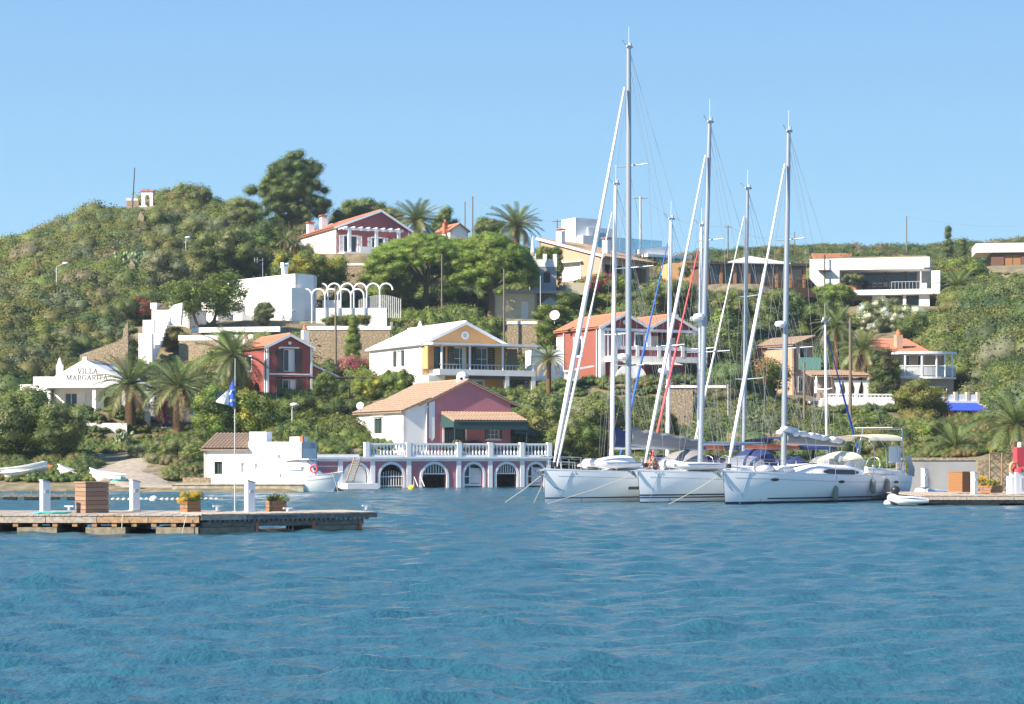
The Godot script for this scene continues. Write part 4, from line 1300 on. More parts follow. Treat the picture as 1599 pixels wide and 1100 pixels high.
func middle_buildings() -> void:
	# small house behind the pines
	var r := house("small_ridge_house", "small white gabled house with terracotta roof behind the palms", 703, 372, 262, 30)
	front_wall(r, M.white, 0, 2.6, 0, 1.0, [], 0.8)
	side_wall(r, M.white, 0, 0, -4, 1.0); side_wall(r, M.white, 2.6, 0, -4, 1.0, [], false); back_wall(r, M.white, 0, 2.6, -4, 1.0, 0.8)
	gable_roof(r, M.terracotta, 0, 2.6, 0, -4, 1.0, 0.8, {"eave": 0.3})
	chimney(r, Vector3(-0.2, 0.6, -1.0), 0.5, 1.4, M.clay, "pot")
	# peach house: a blank gable side lit by the sun, its open front turned away
	var D := 230.0
	var deg := 52.0
	r = house("peach_house", "peach coloured house with long tiled roof and shaded loggia", 940, 452, D, deg)
	var L := side_span(842, 940, D, deg)
	var W := span(940, 1014, D, deg)
	var H := 3.7
	var G := 2.5
	var lw := [L * 0.36, 1.2, L * 0.66, 3.2]
	var mb := MB.new().wall(Vector3(0, -1.2, -L), Vector3.BACK, L, H + 1.2, Vector3.LEFT, 0.3, [[lw[0], lw[1] + 1.2, lw[2], lw[3] + 1.2]])
	mb.prism([Vector3(0, H, 0), Vector3(0, H + G, -L), Vector3(0, H, -L)], Vector3(0.3, 0, 0))
	part("side_wall", mb, M.peach_wall, r)
	lwin(r, lw, 0, -L, {"nx": 1, "glass": M.curtain, "trim": 0.08})
	bx("window_hood", r, M.white_trim, [[-0.5, 3.25, -L * 0.68, 0.0, 3.33, -L * 0.3]])
	var q := [[W * 0.06, 0.7, W * 0.42, 2.9], [W * 0.55, 0.7, W * 0.94, 2.9]]
	front_wall(r, M.beige_wall, 0, W, -0.02, H, q)
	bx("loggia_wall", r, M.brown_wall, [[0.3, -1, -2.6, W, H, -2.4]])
	bx("loggia_floor", r, M.beige_wall, [[0.3, 0.4, -2.4, W, 0.68, -0.3]])
	side_wall(r, M.peach_wall, W, 0, -L, H, [], false)
	back_wall(r, M.peach_wall, 0, W, -L, H + G)
	var V := Vector3(0, G, -L).normalized()
	part("roof", MB.new().tiles(Vector3(-0.3, H, 0) - V * 0.6 + Vector3(0, 0.1, 0), Vector3.RIGHT, W + 0.6, V, Vector2(G, L).length() + 0.9), M.oldtile, r)
	part("verge", MB.new().bar(Vector3(-0.28, H + 0.02, 0.3), Vector3(-0.28, H + G + 0.05, -L - 0.2), 0.1, 0.26), M.white_trim, r)
	chimney(r, Vector3(0.8, H + 1.6, -L * 0.72), 0.75, 1.7, M.white)
	chimney(r, Vector3(W * 0.45, H + 0.6, -2.4), 0.7, 1.7, M.white)
	# white cube house with blue glass
	D = 256.0
	deg = 34.0
	r = house("white_cube_villa", "white modern villa with pale blue glass balustrades on the ridge", 918, 404, D, deg)
	var k := FOC / D
	bx("tower", r, M.white, [[-0.9, -1.2, -4.4, 2.6, 5.2, -1.4]])
	bx("wall_block", r, M.white, [[2.6, -1.2, -3.2, 5.4, 4.2, -1.9], [-0.6, -1.2, -1.4, 1.4, 2.9, -0.2], [0.9, 2.9, -1.6, 2.5, 4.1, -1.2]])
	part("window", MB.new().b2(3.0, 1.8, -1.9, 4.2, 3.6, -1.86), M.blue_glass, r)
	bx("podium", r, M.white, [[1.4, -1.2, -6.0, 12.0, 1.2, 0.0]])
	for i in 6: part("glass_panel", MB.new().b2(1.5 + i * 1.72, 1.2, 0.0, 3.16 + i * 1.72, 2.9, 0.04), M.blue_glass, r)
	bx("roof_slab", r, M.white, [[8.4, 0.6, -3.0, 15.4, 0.95, 1.4]])
	part("ramp_wall", MB.new().prism([Vector3(7.6, 0.95, 0.6), Vector3(13.0, 0.95, 0.6), Vector3(13.0, 2.3, 0.6), Vector3(7.6, 1.5, 0.6)], Vector3(0, 0, -0.3)), M.white, r)
	for i in 3: part("glass_wall", MB.new().b2(10.2 + i * 1.4, -2.4, 0.8, 11.5 + i * 1.4, 0.6, 0.84), M.blue_glass, r)
	bx("lower_wall", r, M.grey_wall, [[9.6, -3.4, -2.0, 14.6, 0.6, 0.4]])
	# crenellated terrace with ivy, and the cream house under the pines
	r = house("crenellated_terrace", "grey terrace wall with white crenellations beside the ivy", 832, 447, 222, 8)
	bx("wall", r, M.grey_wall, [[0, -1.2, -2.5, 2.6, 2.1, 0]])
	bx("parapet", r, M.white, [[-0.05, 2.1, -0.3, 2.65, 2.9, 0.04]])
	for x in [0.0, 1.2, 2.3]: part("merlon", MB.new().b2(x - 0.04, 2.902, -0.3, x + 0.34, 3.5, 0.045), M.white, r)
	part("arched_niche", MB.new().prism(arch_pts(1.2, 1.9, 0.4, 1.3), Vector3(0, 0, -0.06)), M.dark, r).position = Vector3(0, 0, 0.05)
	r = house("cream_house", "cream walled house with grey flat roof under the pine", 772, 500, 218, 10)
	front_wall(r, M.cream_wall, 0, 4.6, 0, 2.9, [[2.9, 0.2, 3.7, 2.0]])
	fwin(r, [2.9, 0.2, 3.7, 2.0], 0, {"name": "door", "nx": 1, "glass": M.curtain})
	side_wall(r, M.white, 0, 0, -5, 2.9); side_wall(r, M.cream_wall, 4.6, 0, -5, 2.9, [], false); back_wall(r, M.cream_wall, 0, 4.6, -5, 2.9)
	bx("flat_roof", r, M.grey_wall, [[-0.3, 2.9, -5.3, 9.0, 3.2, 0.4]])
	bx("wing", r, M.cream_wall, [[4.6, -1.2, -5, 9.0, 2.9, -2.4], [8.0, 2.9, -5, 10.2, 4.2, -1.0]])
	part("gable_porch", MB.new().prism([Vector3(4.8, 1.6, -1.0), Vector3(8.6, 1.2, -1.0), Vector3(6.2, 2.6, -1.0)], Vector3(0, 0, -1.4)), M.blue_trim, r)
	posts("porch_post", r, M.white_trim, [4.9, 8.4], -1.2, -1.0, 1.5, 0.2)

func left_terraces() -> void:
	# white stair and walls below the cube house
	var D := 197.0
	var k := FOC / D
	var r := thing("white_stair_wall", "white stepped stair walls climbing the slope beside bougainvillea", "wall", P(216, 560, D), -0.25)
	bx("lower_wall", r, M.white, [[0.0, -1.2, -0.4, 1.4, 2.4, 0.0], [0.3, 2.4, -0.6, 1.5, 3.7, -0.3]])
	for i in 12: part("step", MB.new().b2(0.2, -0.2 + i * 0.4, -0.8 - i * 0.35, 1.5, 0.2 + i * 0.4, -0.4 - i * 0.35), M.white, r)
	part("curved_wall", MB.new().prism([Vector3(0.4, 3.4, -4.0), Vector3(2.6, 3.4, -4.0), Vector3(2.8, 5.6, -4.0), Vector3(1.9, 5.4, -4.0), Vector3(1.0, 4.6, -4.0)], Vector3(0, 0, -0.4)), M.white, r)
	r = house("white_terrace_house", "small white house half hidden behind the green carob tree", 236, 512, 206, -16)
	front_wall(r, M.white, 0, 4.2, 0, 1.9, [[2.6, 0.2, 3.2, 1.6]])
	fwin(r, [2.6, 0.2, 3.2, 1.6], 0, {"name": "door", "nx": 1, "glass": M.clay, "frame": M.clay})
	side_wall(r, M.white, 0, 0, -4, 1.9); side_wall(r, M.white, 4.2, 0, -4, 1.9, [], false); back_wall(r, M.white, 0, 4.2, -4, 1.9)
	part("roof", MB.new().tiles(Vector3(0.6, 1.9, 0.1), Vector3.RIGHT, 3.4, Vector3(0, 0.35, -1).normalized(), 3.6), M.oldtile, r)
	bx("parapet", r, M.white, [[-0.1, 1.9, -4.0, 0.6, 2.5, 0.05], [1.9, 1.9, -0.5, 2.3, 3.0, -0.1]])
	r = thing("garden_terrace_wall", "long white capped garden wall above the red house", "wall", P(278, 532, 199), -0.2)
	bx("cap", r, M.white, [[0, 0.0, -0.3, 7.6, 0.5, 0.0], [0.4, 0.9, -2.8, 9.5, 1.4, -2.5]])
	bx("stone_face", r, M.stone, [[0.05, -2.2, -0.28, 7.55, 0.0, -0.03]])
	# stone retaining wall with white cap behind the cypress
	r = thing("retaining_wall", "tall rubble retaining wall with white cap behind the cypress", "wall", P(474, 560, 197))
	part("stone_face", MB.new().b2(0, -1.5, -0.6, 8.3, 2.75, 0), M.stone, r)
	part("cap", MB.new().b2(-0.05, 2.75, -0.65, 8.4, 3.1, 0.06), M.white, r)
	r = thing("retaining_wall", "stone wall with white cap below the pine trunks", "wall", P(700, 520, 212))
	part("stone_face", MB.new().b2(-6, -2.0, -0.5, 9.5, 0.25, 0), M.stone, r)
	part("cap", MB.new().b2(-6.05, 0.25, -0.55, 9.5, 0.5, 0.06), M.white, r)
	r = thing("retaining_wall", "short stone wall with white coping beside the hilltop house", "wall", P(540, 436, 227))
	part("stone_face", MB.new().b2(0, -1, -0.5, 2.6, 1.5, 0), M.stone, r)
	part("cap", MB.new().b2(-0.05, 1.5, -0.55, 8.0, 1.75, 0.06), M.white, r)
	r = thing("retaining_wall", "dark rubble wall with bluish coping right of the orange house", "wall", P(792, 545, 200))
	part("stone_face", MB.new().b2(0, -1, -0.5, 2.9, 2.4, 0), M.stone, r)
	part("cap", MB.new().b2(-0.05, 2.4, -0.55, 2.95, 2.7, 0.06), M.white, r)
	# sloping rubble wall behind villa
	r = thing("sloping_stone_wall", "grey rubble wall stepping down the slope behind the lettered villa", "wall", P(124, 575, 187))
	part("stone_face", MB.new().prism([Vector3(0, -1.5, 0), Vector3(4.4, -1.5, 0), Vector3(4.4, 4.3, 0), Vector3(4.0, 3.5, 0), Vector3(3.9, 2.6, 0), Vector3(0, 1.2, 0)], Vector3(0, 0, -0.5)), M.stone, r)
	r = thing("garden_wall", "low white wall in front of the lettered villa", "wall", P(134, 686, 166))
	part("face", MB.new().b2(0, -0.8, -0.3, 3.3, 1.3, 0), M.white, r)
	r = thing("garden_wall", "white stair wall and gate beside the purple bougainvillea", "wall", P(216, 686, 168))
	part("face", MB.new().b2(0.6, -0.8, -0.3, 3.0, 1.0, 0), M.white, r)
	part("pier", MB.new().b2(0.5, -0.8, -0.5, 0.9, 2.2, 0.05).b2(0.0, 1.6, -2.5, 0.9, 4.0, -2.2).b2(3.4, 1.4, -1.5, 4.4, 2.4, -1.2), M.white, r)
	r = thing("hillside_stair_wall", "broken pale stone wall climbing the left hill to the lookout", "wall", on_ground(203, 222, 0.0))
	for q in [[203, 222, 0.6], [218, 250, 0.0]]:
		var e: Vector3 = on_ground(q[0], q[1], 0.0) - r.position
		part("stone_run", MB.new().prism([e + Vector3(-0.5, -0.8, 0), e + Vector3(0.5, -0.8, 0), e + Vector3(0.5, q[2] + 2.0, 0), e + Vector3(0.1, q[2] + 2.6, 0), e + Vector3(-0.4, q[2] + 1.4, 0)], Vector3(0, 0, -2.6)), M.stone, r)
	# ruined lookout on the hilltop
	D = 272.0
	r = thing("stone_lookout", "small ruined stone lookout with an arch on the left hilltop", "ruin", P(197, 345, D))
	bx("battered_wall", r, M.stone, [[0.0, -2.0, -1.6, 1.8, 2.7, 0.0], [1.7, -2.0, -1.5, 2.7, 1.8, 0.1]])
	bx("parapet", r, M.white, [[0.0, 2.7, -0.3, 0.6, 3.0, 0.02], [0.9, 2.7, -0.3, 1.5, 2.95, 0.02], [1.6, 1.8, -0.4, 2.75, 2.0, 0.12]])
	part("arch", MB.new().prism([Vector3(2.0, 2.0, 0), Vector3(2.0, 3.9, 0), Vector3(3.5, 3.9, 0), Vector3(3.5, 1.6, 0), Vector3(3.1, 1.6, 0), Vector3(3.1, 3.1, 0), Vector3(2.9, 3.45, 0), Vector3(2.6, 3.45, 0), Vector3(2.45, 3.1, 0), Vector3(2.45, 2.0, 0)], Vector3(0, 0, -1.0)), M.white, r)
	bx("slab", r, M.clay, [[1.85, 3.9, -1.15, 3.65, 4.05, 0.12]])
# ---------------------------------------------------------------- houses on the right
func double_red_house() -> void:
	var D := 182.0
	var deg := 26.0
	var r := house("twin_gabled_red_house", "salmon red house with twin white trimmed gables and long balcony", 938, 612, D, deg)
	var W := span(938, 1086, D, deg)
	var L := side_span(869, 938, D, deg)
	var H := 5.75
	var f := 3.15
	var d1 := [W * 0.13, f + 0.1, W * 0.23, f + 2.1]
	var d2 := [W * 0.36, f + 0.3, W * 0.46, f + 2.1]
	var m := W * 0.5
	front_wall(r, M.red_wall, 0, m, 0, H, [d1, d2], 1.2)
	fwin(r, d1, 0, {"name": "balcony_door", "nx": 1, "trim": 0.12, "door": true, "curtain": 0.7})
	fwin(r, d2, 0, {"nx": 1, "trim": 0.12})
	# right half: open loggia under the second gable
	var g2 := part("loggia_gable", MB.new().b2(m, H - 0.35, -0.25, W, H, 0).prism([Vector3(m, H, 0), Vector3(W, H, 0), Vector3((m + W) * 0.5, H + 1.2, 0)], Vector3(0, 0, -0.25)), M.red_wall, r)
	bx("loggia_back", r, M.red_wall, [[m, f, -3.2, W, H - 0.35, -3.0]])
	bx("loggia_side", r, M.white_trim, [[m, f, -3.0, m + 0.2, H - 0.35, -0.25], [W - 1.2, f, -2.8, W - 0.6, H - 0.6, -2.6]])
	part("curtain", MB.new().b2(m + 1.5, f, -2.5, m + 2.4, H - 0.5, -2.42), M.curtain, r)
	var lo := [L * 0.42, f + 0.2, L * 0.58, f + 1.75]
	side_wall(r, M.salmon_wall, 0, 0, -L, H, [lo])
	lwin(r, lo, 0, -L, {"trim": 0.2, "nx": 1})
	bx("louvred_panel", r, M.white_trim, [[-0.05, f - 0.2, -L + 0.1, -0.002, H - 0.5, -L + 1.4]])
	for i in 11: part("louvre", MB.new().b2(-0.09, f - 0.1 + i * 0.2, -L + 0.15, -0.052, f + 0.02 + i * 0.2, -L + 1.35), M.white_trim, r)
	side_wall(r, M.salmon_wall, W, -3.0, -L, H, [], false)
	back_wall(r, M.salmon_wall, 0, W, -L, H)
	gable_roof(r, M.terracotta, 0, m, 0, -L, H, 1.2, {"trim": M.white_trim})
	gable_roof(r, M.terracotta, m, W, 0, -L, H, 1.2, {"trim": M.white_trim, "eave": 0.25})
	for c in [0.25, 0.75]:
		part("gable_roundel", MB.new().lathe(Vector3(W * c, H + 0.5, 0), [Vector2(0.2, 0), Vector2(0.2, 0.05), Vector2(0, 0.06)], 12, Basis(Vector3.RIGHT, PI / 2)), M.white_trim, r)
	bx("tie_beam", r, M.white_trim, [[0.25, H - 0.3, 0.002, m - 0.2, H - 0.06, 0.1], [m + 0.2, H - 0.3, 0.002, W - 0.2, H - 0.06, 0.1]])
	bx("pilaster", r, M.white_trim, [[-0.05, -1, -0.3, 0.42, H, 0.09], [0.62, f, 0.0, 0.8, H - 0.3, 0.07], [m - 0.22, f, -0.2, m + 0.2, H, 0.12], [W - 0.3, H - 0.5, -0.3, W + 0.05, H + 0.1, 0.09]])
	downpipe(r, -0.08, -L + 1.6, H)
	downpipe(r, -0.08, -0.6, H)
	# balcony
	bx("balcony_floor", r, M.white, [[0.4, f - 0.5, 0.1, W + 0.1, f, 1.9]])
	bx("parapet", r, M.red_wall, [[0.5, f + 0.02, 1.7, W + 0.05, f + 0.55, 1.85]])
	bx("handrail", r, M.white_trim, [[0.4, f + 0.55, 1.65, W + 0.1, f + 0.85, 1.9]])
	posts("balcony_pier", r, M.white_trim, [0.5, m * 0.55, m, m * 1.5, W - 0.05], 1.78, f + 0.0, f + 0.95, 0.3)
	bx("ground_wall", r, M.red_wall, [[0.4, -1.2, -1.6, W - 0.3, f - 0.5, -1.4]])
	for i in 4: part("glass_door", MB.new().b2(1.0 + i * 2.1, -0.2, -1.38, 2.6 + i * 2.1, f - 0.8, -1.34), M.glass, r)
	for i in 2: part("loggia_door", MB.new().b2(m + 0.6 + i * 1.9, f, -2.99, m + 1.7 + i * 1.9, H - 0.7, -2.95), M.glass, r)
	posts("ground_pier", r, M.white, [0.6, W - 0.2], 1.6, -1.2, f - 0.5, 0.35)
	part("awning", MB.new().prism([Vector3(1.2, f - 0.52, 1.9), Vector3(6.6, f - 0.52, 1.9), Vector3(6.6, f - 0.75, 3.2), Vector3(1.2, f - 0.75, 3.2)], Vector3(0, -0.05, 0)), M.canvas, r)
	bx("roof_chimney", r, M.white, [[W * 0.46, H + 0.5, -3, W * 0.5, H + 1.2, -2.6], [W * 0.86, H + 0.8, -2.4, W * 0.93, H + 1.5, -1.8]])
	dish("large white satellite dish on a pole beside the twin gabled house", P(866, 494, D + 4), 0.46, Vector3(-0.2, 0.25, 1))
	# white outbuildings
	r = house("white_outbuilding", "low white outbuilding stepping down beside the slim palm tree", 838, 622, 179, 14)
	bx("block", r, M.white, [[0.0, -1.2, -4, 2.6, 4.3, -0.8], [2.6, -1.2, -3, 4.0, 2.4, -0.4], [2.2, -1.2, -0.8, 4.4, 0.4, 1.6], [3.4, 0.4, -0.4, 5.0, 1.6, 0.8]])
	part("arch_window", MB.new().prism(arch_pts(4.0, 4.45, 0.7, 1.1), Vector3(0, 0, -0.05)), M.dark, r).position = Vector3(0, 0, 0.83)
	part("awning", MB.new().prism([Vector3(2.6, 2.45, -0.4), Vector3(5.0, 2.9, -0.4), Vector3(5.0, 2.75, -0.4), Vector3(2.6, 2.3, -0.4)], Vector3(0, 0, 1.2)), M.white_trim, r)
	r = house("white_outbuilding", "white terrace building under the awning of the twin gabled house", 958, 612, 176, 12)
	bx("block", r, M.white, [[0.0, -1.2, -2, 3.0, 1.0, 0]])
	part("arched_parapet", MB.new().prism(arch_pts(0.2, 3.0, 0.6, 1.0, 10), Vector3(0, 0, -0.3)), M.white, r)
	bx("long_bench", r, M.white, [[3.2, -1.2, -0.4, 8.2, -0.4, 0.2], [6.0, -0.4, -0.3, 7.4, 0.5, 0.2]])

func pavilion() -> void:
	var D := 246.0
	var deg := 12.0
	var r := house("wooden_pavilion", "brown timber and glass pavilion with pale hipped roof", 1104, 447, D, deg)
	var W := span(1104, 1256, D, deg)
	var H := 2.9
	var n := 7
	for i in n + 1: part("timber_post", MB.new().b2(W * i / n - 0.17, -0.4, -0.2, W * i / n + 0.17, H, 0.12), M.wood_orange, r)
	for i in n:
		var w := MB.new().b2(W * i / n + 0.17, 0.6, -0.1, W * (i + 1) / n - 0.17, H - 0.3, -0.06)
		part("pane", w, M.glass, r)
	bx("sill_wall", r, M.wood_dark, [[0, -1.2, -0.15, W, 0.6, -0.02]])
	bx("fascia", r, M.frame_dark, [[-0.3, H - 0.3, -6.2, W + 1.0, H, 0.6]])
	bx("back_wall", r, M.brown_wall, [[0, -1.2, -6, W, H - 0.3, -5.8], [0, -1.2, -5.8, 0.2, H - 0.3, -0.2], [W - 0.2, -1.2, -5.8, W, H - 0.3, -0.2]])
	var hx0 := W * 0.2
	var hx1 := W * 0.84
	var ap := Vector3(W * 0.5, H + 1.1, -2.6)
	var c := [Vector3(hx0, H + 0.02, 0.7), Vector3(hx1, H + 0.02, 0.7), Vector3(hx1, H + 0.02, -6), Vector3(hx0, H + 0.02, -6)]
	var hip := MB.new()
	for i in 4: hip.ftri(c[i], c[(i + 1) % 4], ap, Vector3.UP)
	for i in 4: hip.quad(c[i], c[(i + 1) % 4], c[(i + 1) % 4] - Vector3(0, 0.14, 0), c[i] - Vector3(0, 0.14, 0), c[i] + c[(i + 1) % 4] - 2.0 * Vector3(ap.x, c[i].y, ap.z))
	part("hipped_roof", hip, M.white_roof, r)
	bx("deck", r, M.wood_dark, [[W * 0.4, -1.4, 0.1, W + 2.2, -0.3, 3.4]])
	bx("deck_rail", r, M.wood_dark, [[W * 0.4, 0.65, 3.3, W + 2.2, 0.74, 3.38], [W * 0.4, 0.2, 3.32, W + 2.2, 0.25, 3.36]])
	for i in 12: part("rail_post", MB.new().b2(W * 0.4 + i * 0.78, -0.3, 3.3, W * 0.4 + 0.08 + i * 0.78, 0.7, 3.38), M.wood_dark, r)
	bx("deck_screen", r, M.wood_orange, [[W + 1.2, -0.3, 1.0, W + 2.2, 2.0, 1.2]])
	r = house("yellow_walled_house", "flat yellow wall of a house between the masts", 1045, 436, 252, 10)
	bx("wall", r, M.ochre_wall, [[0, -1.5, -4, 4.7, 2.0, 0]])
	bx("roof_edge", r, M.wood_orange, [[2.0, 2.0, -4, 5.2, 2.3, 0.2]])
	bx("wing", r, M.brown_wall, [[4.7, -1.5, -3, 6.2, 1.8, -0.4]])

func white_modern() -> void:
	var D := 238.0
	var deg := -13.0
	var r := house("white_modernist_villa", "white modernist villa with long roof slab and glazed terrace", 1311, 480, D, deg)
	var k := FOC / D
	var W := 138.0 / k
	var s := 1.0 / k
	var f := 26.0 * s        # terrace level
	var t := 58.0 * s
	bx("roof_slab", r, M.white, [[-46 * s, t, -8, W, t + 18 * s, 0.0]])
	bx("roof_gravel", r, M.soil, [[-30 * s, t + 18 * s, -7.5, W - 0.3, t + 21 * s, -0.6]])
	part("left_wing", MB.new().prism([Vector3(-46 * s, t, 0.0), Vector3(-46 * s, t - 12 * s, 0.0), Vector3(-30 * s, f + 2 * s, 0.0), Vector3(0, f - 2 * s, 0.0), Vector3(0, t, 0.0)], Vector3(0, 0, -7)), M.white, r).set_meta("label", "white sloping wing wall under the slab")
	bx("terrace_slab", r, M.white, [[12 * s, f - 8 * s, -8, 154 * s, f, 0.4]])
	bx("end_wall", r, M.white, [[141 * s, f, -3, 154 * s, f + 28 * s, 0.3], [124 * s, f, 0.1, 134 * s, f + 9 * s, 0.35]])
	bx("terrace_back", r, M.grey_wall, [[0, f, -4.2, W, t, -4.0]])
	for q in [[0.3, 36.0], [37.0, 66.0], [68.0, 84.0]]:
		var w = part("glazing", MB.new().b2(q[0] * s + 2.4, f + 0.05, -3.9, q[1] * s + 2.4, t - 0.15, -3.85), M.glass, r)
		part("frame", MB.new().b2(q[0] * s + 2.36, f, -3.88, q[0] * s + 2.46, t, -3.8).b2(q[1] * s + 2.36, f, -3.88, q[1] * s + 2.46, t, -3.8), M.frame_dark, w)
	posts("slab_column", r, M.white, [W - 1.0], -0.4, f, t, 0.12)
	var rl := MB.new().b2(80 * s, f + 0.85, 0.2, 124 * s, f + 0.9, 0.25)
	part("railing", rl, M.grey_paint, r)
	for i in 9: part("railing_bar", MB.new().b2(80 * s + i * 5.4 * s, f, 0.2, 80 * s + i * 5.4 * s + 0.04, f + 0.85, 0.24), M.grey_paint, r)
	# lower storey
	bx("lower_back", r, M.grey_wall, [[60 * s, -1.5, -3.2, 138 * s, f - 8 * s, -3.0]])
	bx("lower_wall", r, M.white, [[122 * s, -1.5, -3.0, 138 * s, f - 8 * s, -0.2], [50 * s, -1.5, -3.0, 70 * s, f - 8 * s, -0.6]])
	posts("lower_column", r, M.white, [100 * s], -0.3, -1.5, f - 8 * s, 0.35)
	for q in [[73, 97], [104, 121]]: part("lower_glazing", MB.new().b2(q[0] * s, -0.6, -2.0, q[1] * s, f - 8 * s, -1.95), M.glass, r)
	bx("canopy", r, M.frame_dark, [[-32 * s, t - 2 * s, 0.01, -12 * s, t, 0.9], [130 * s, t - 1 * s, 0.01, 145 * s, t + 1 * s, 0.5]])
	part("flue", MB.new().tube([Vector3(-22 * s, f - 1, 0.6), Vector3(-22 * s, t + 24 * s, 0.6)], 0.09, 6), M.wood_dark, r)
	part("table", MB.new().b2(52 * s, f + 0.7, -1.6, 66 * s, f + 0.76, -0.8).b2(54 * s, f, -1.4, 54.6 * s, f + 0.7, -1.35).b2(64 * s, f, -1.4, 64.6 * s, f + 0.7, -1.35), M.dark, r)
	for i in 5:
		var x := (42 + i * 8.5) * s
		part("terrace_chair", MB.new().b2(x, f + 0.42, -1.0, x + 0.45, f + 0.48, -0.55).b2(x, f + 0.48, -1.02, x + 0.45, f + 0.95, -0.96).b2(x, f, -0.6, x + 0.05, f + 0.42, -0.55).b2(x + 0.4, f, -0.6, x + 0.45, f + 0.42, -0.55), M.dark, r)
	part("planter", MB.new().b2(9 * s, f, -0.3, 26 * s, f + 0.6, 0.2), M.clay, r)
	# house behind with red roof
	r = house("red_roofed_house_behind", "long low red tiled roof just above the modernist villa", 1274, 417, 262, -3)
	bx("wall", r, M.cream_wall, [[0, -2, -4, 5.0, 0.9, 0]])
	part("roof", MB.new().tiles(Vector3(-0.2, 0.9, 0.3), Vector3.RIGHT, 5.2, Vector3(0, 0.28, -1).normalized(), 4.2), M.terracotta, r)
	# far right top
	D = 266.0
	r = house("brown_ridge_house", "brown walled house with cream flat roof at the right edge", 1541, 424, D, -8)
	front_wall(r, M.brown_wall, 0.6, 9, 0, 2.4, [[2.2, 0.2, 4.4, 2.2]])
	fwin(r, [2.2, 0.2, 4.4, 2.2], 0, {"glass": M.wood_orange, "frame": M.frame_dark, "nx": 2})
	bx("flat_roof", r, M.white_roof, [[-1.4, 2.4, -6, 9.5, 3.6, 0.5]])
	bx("side_wall", r, M.brown_wall, [[0.6, -1.2, -6, 0.9, 2.4, -0.26]])
	r.set_meta("category", "house")

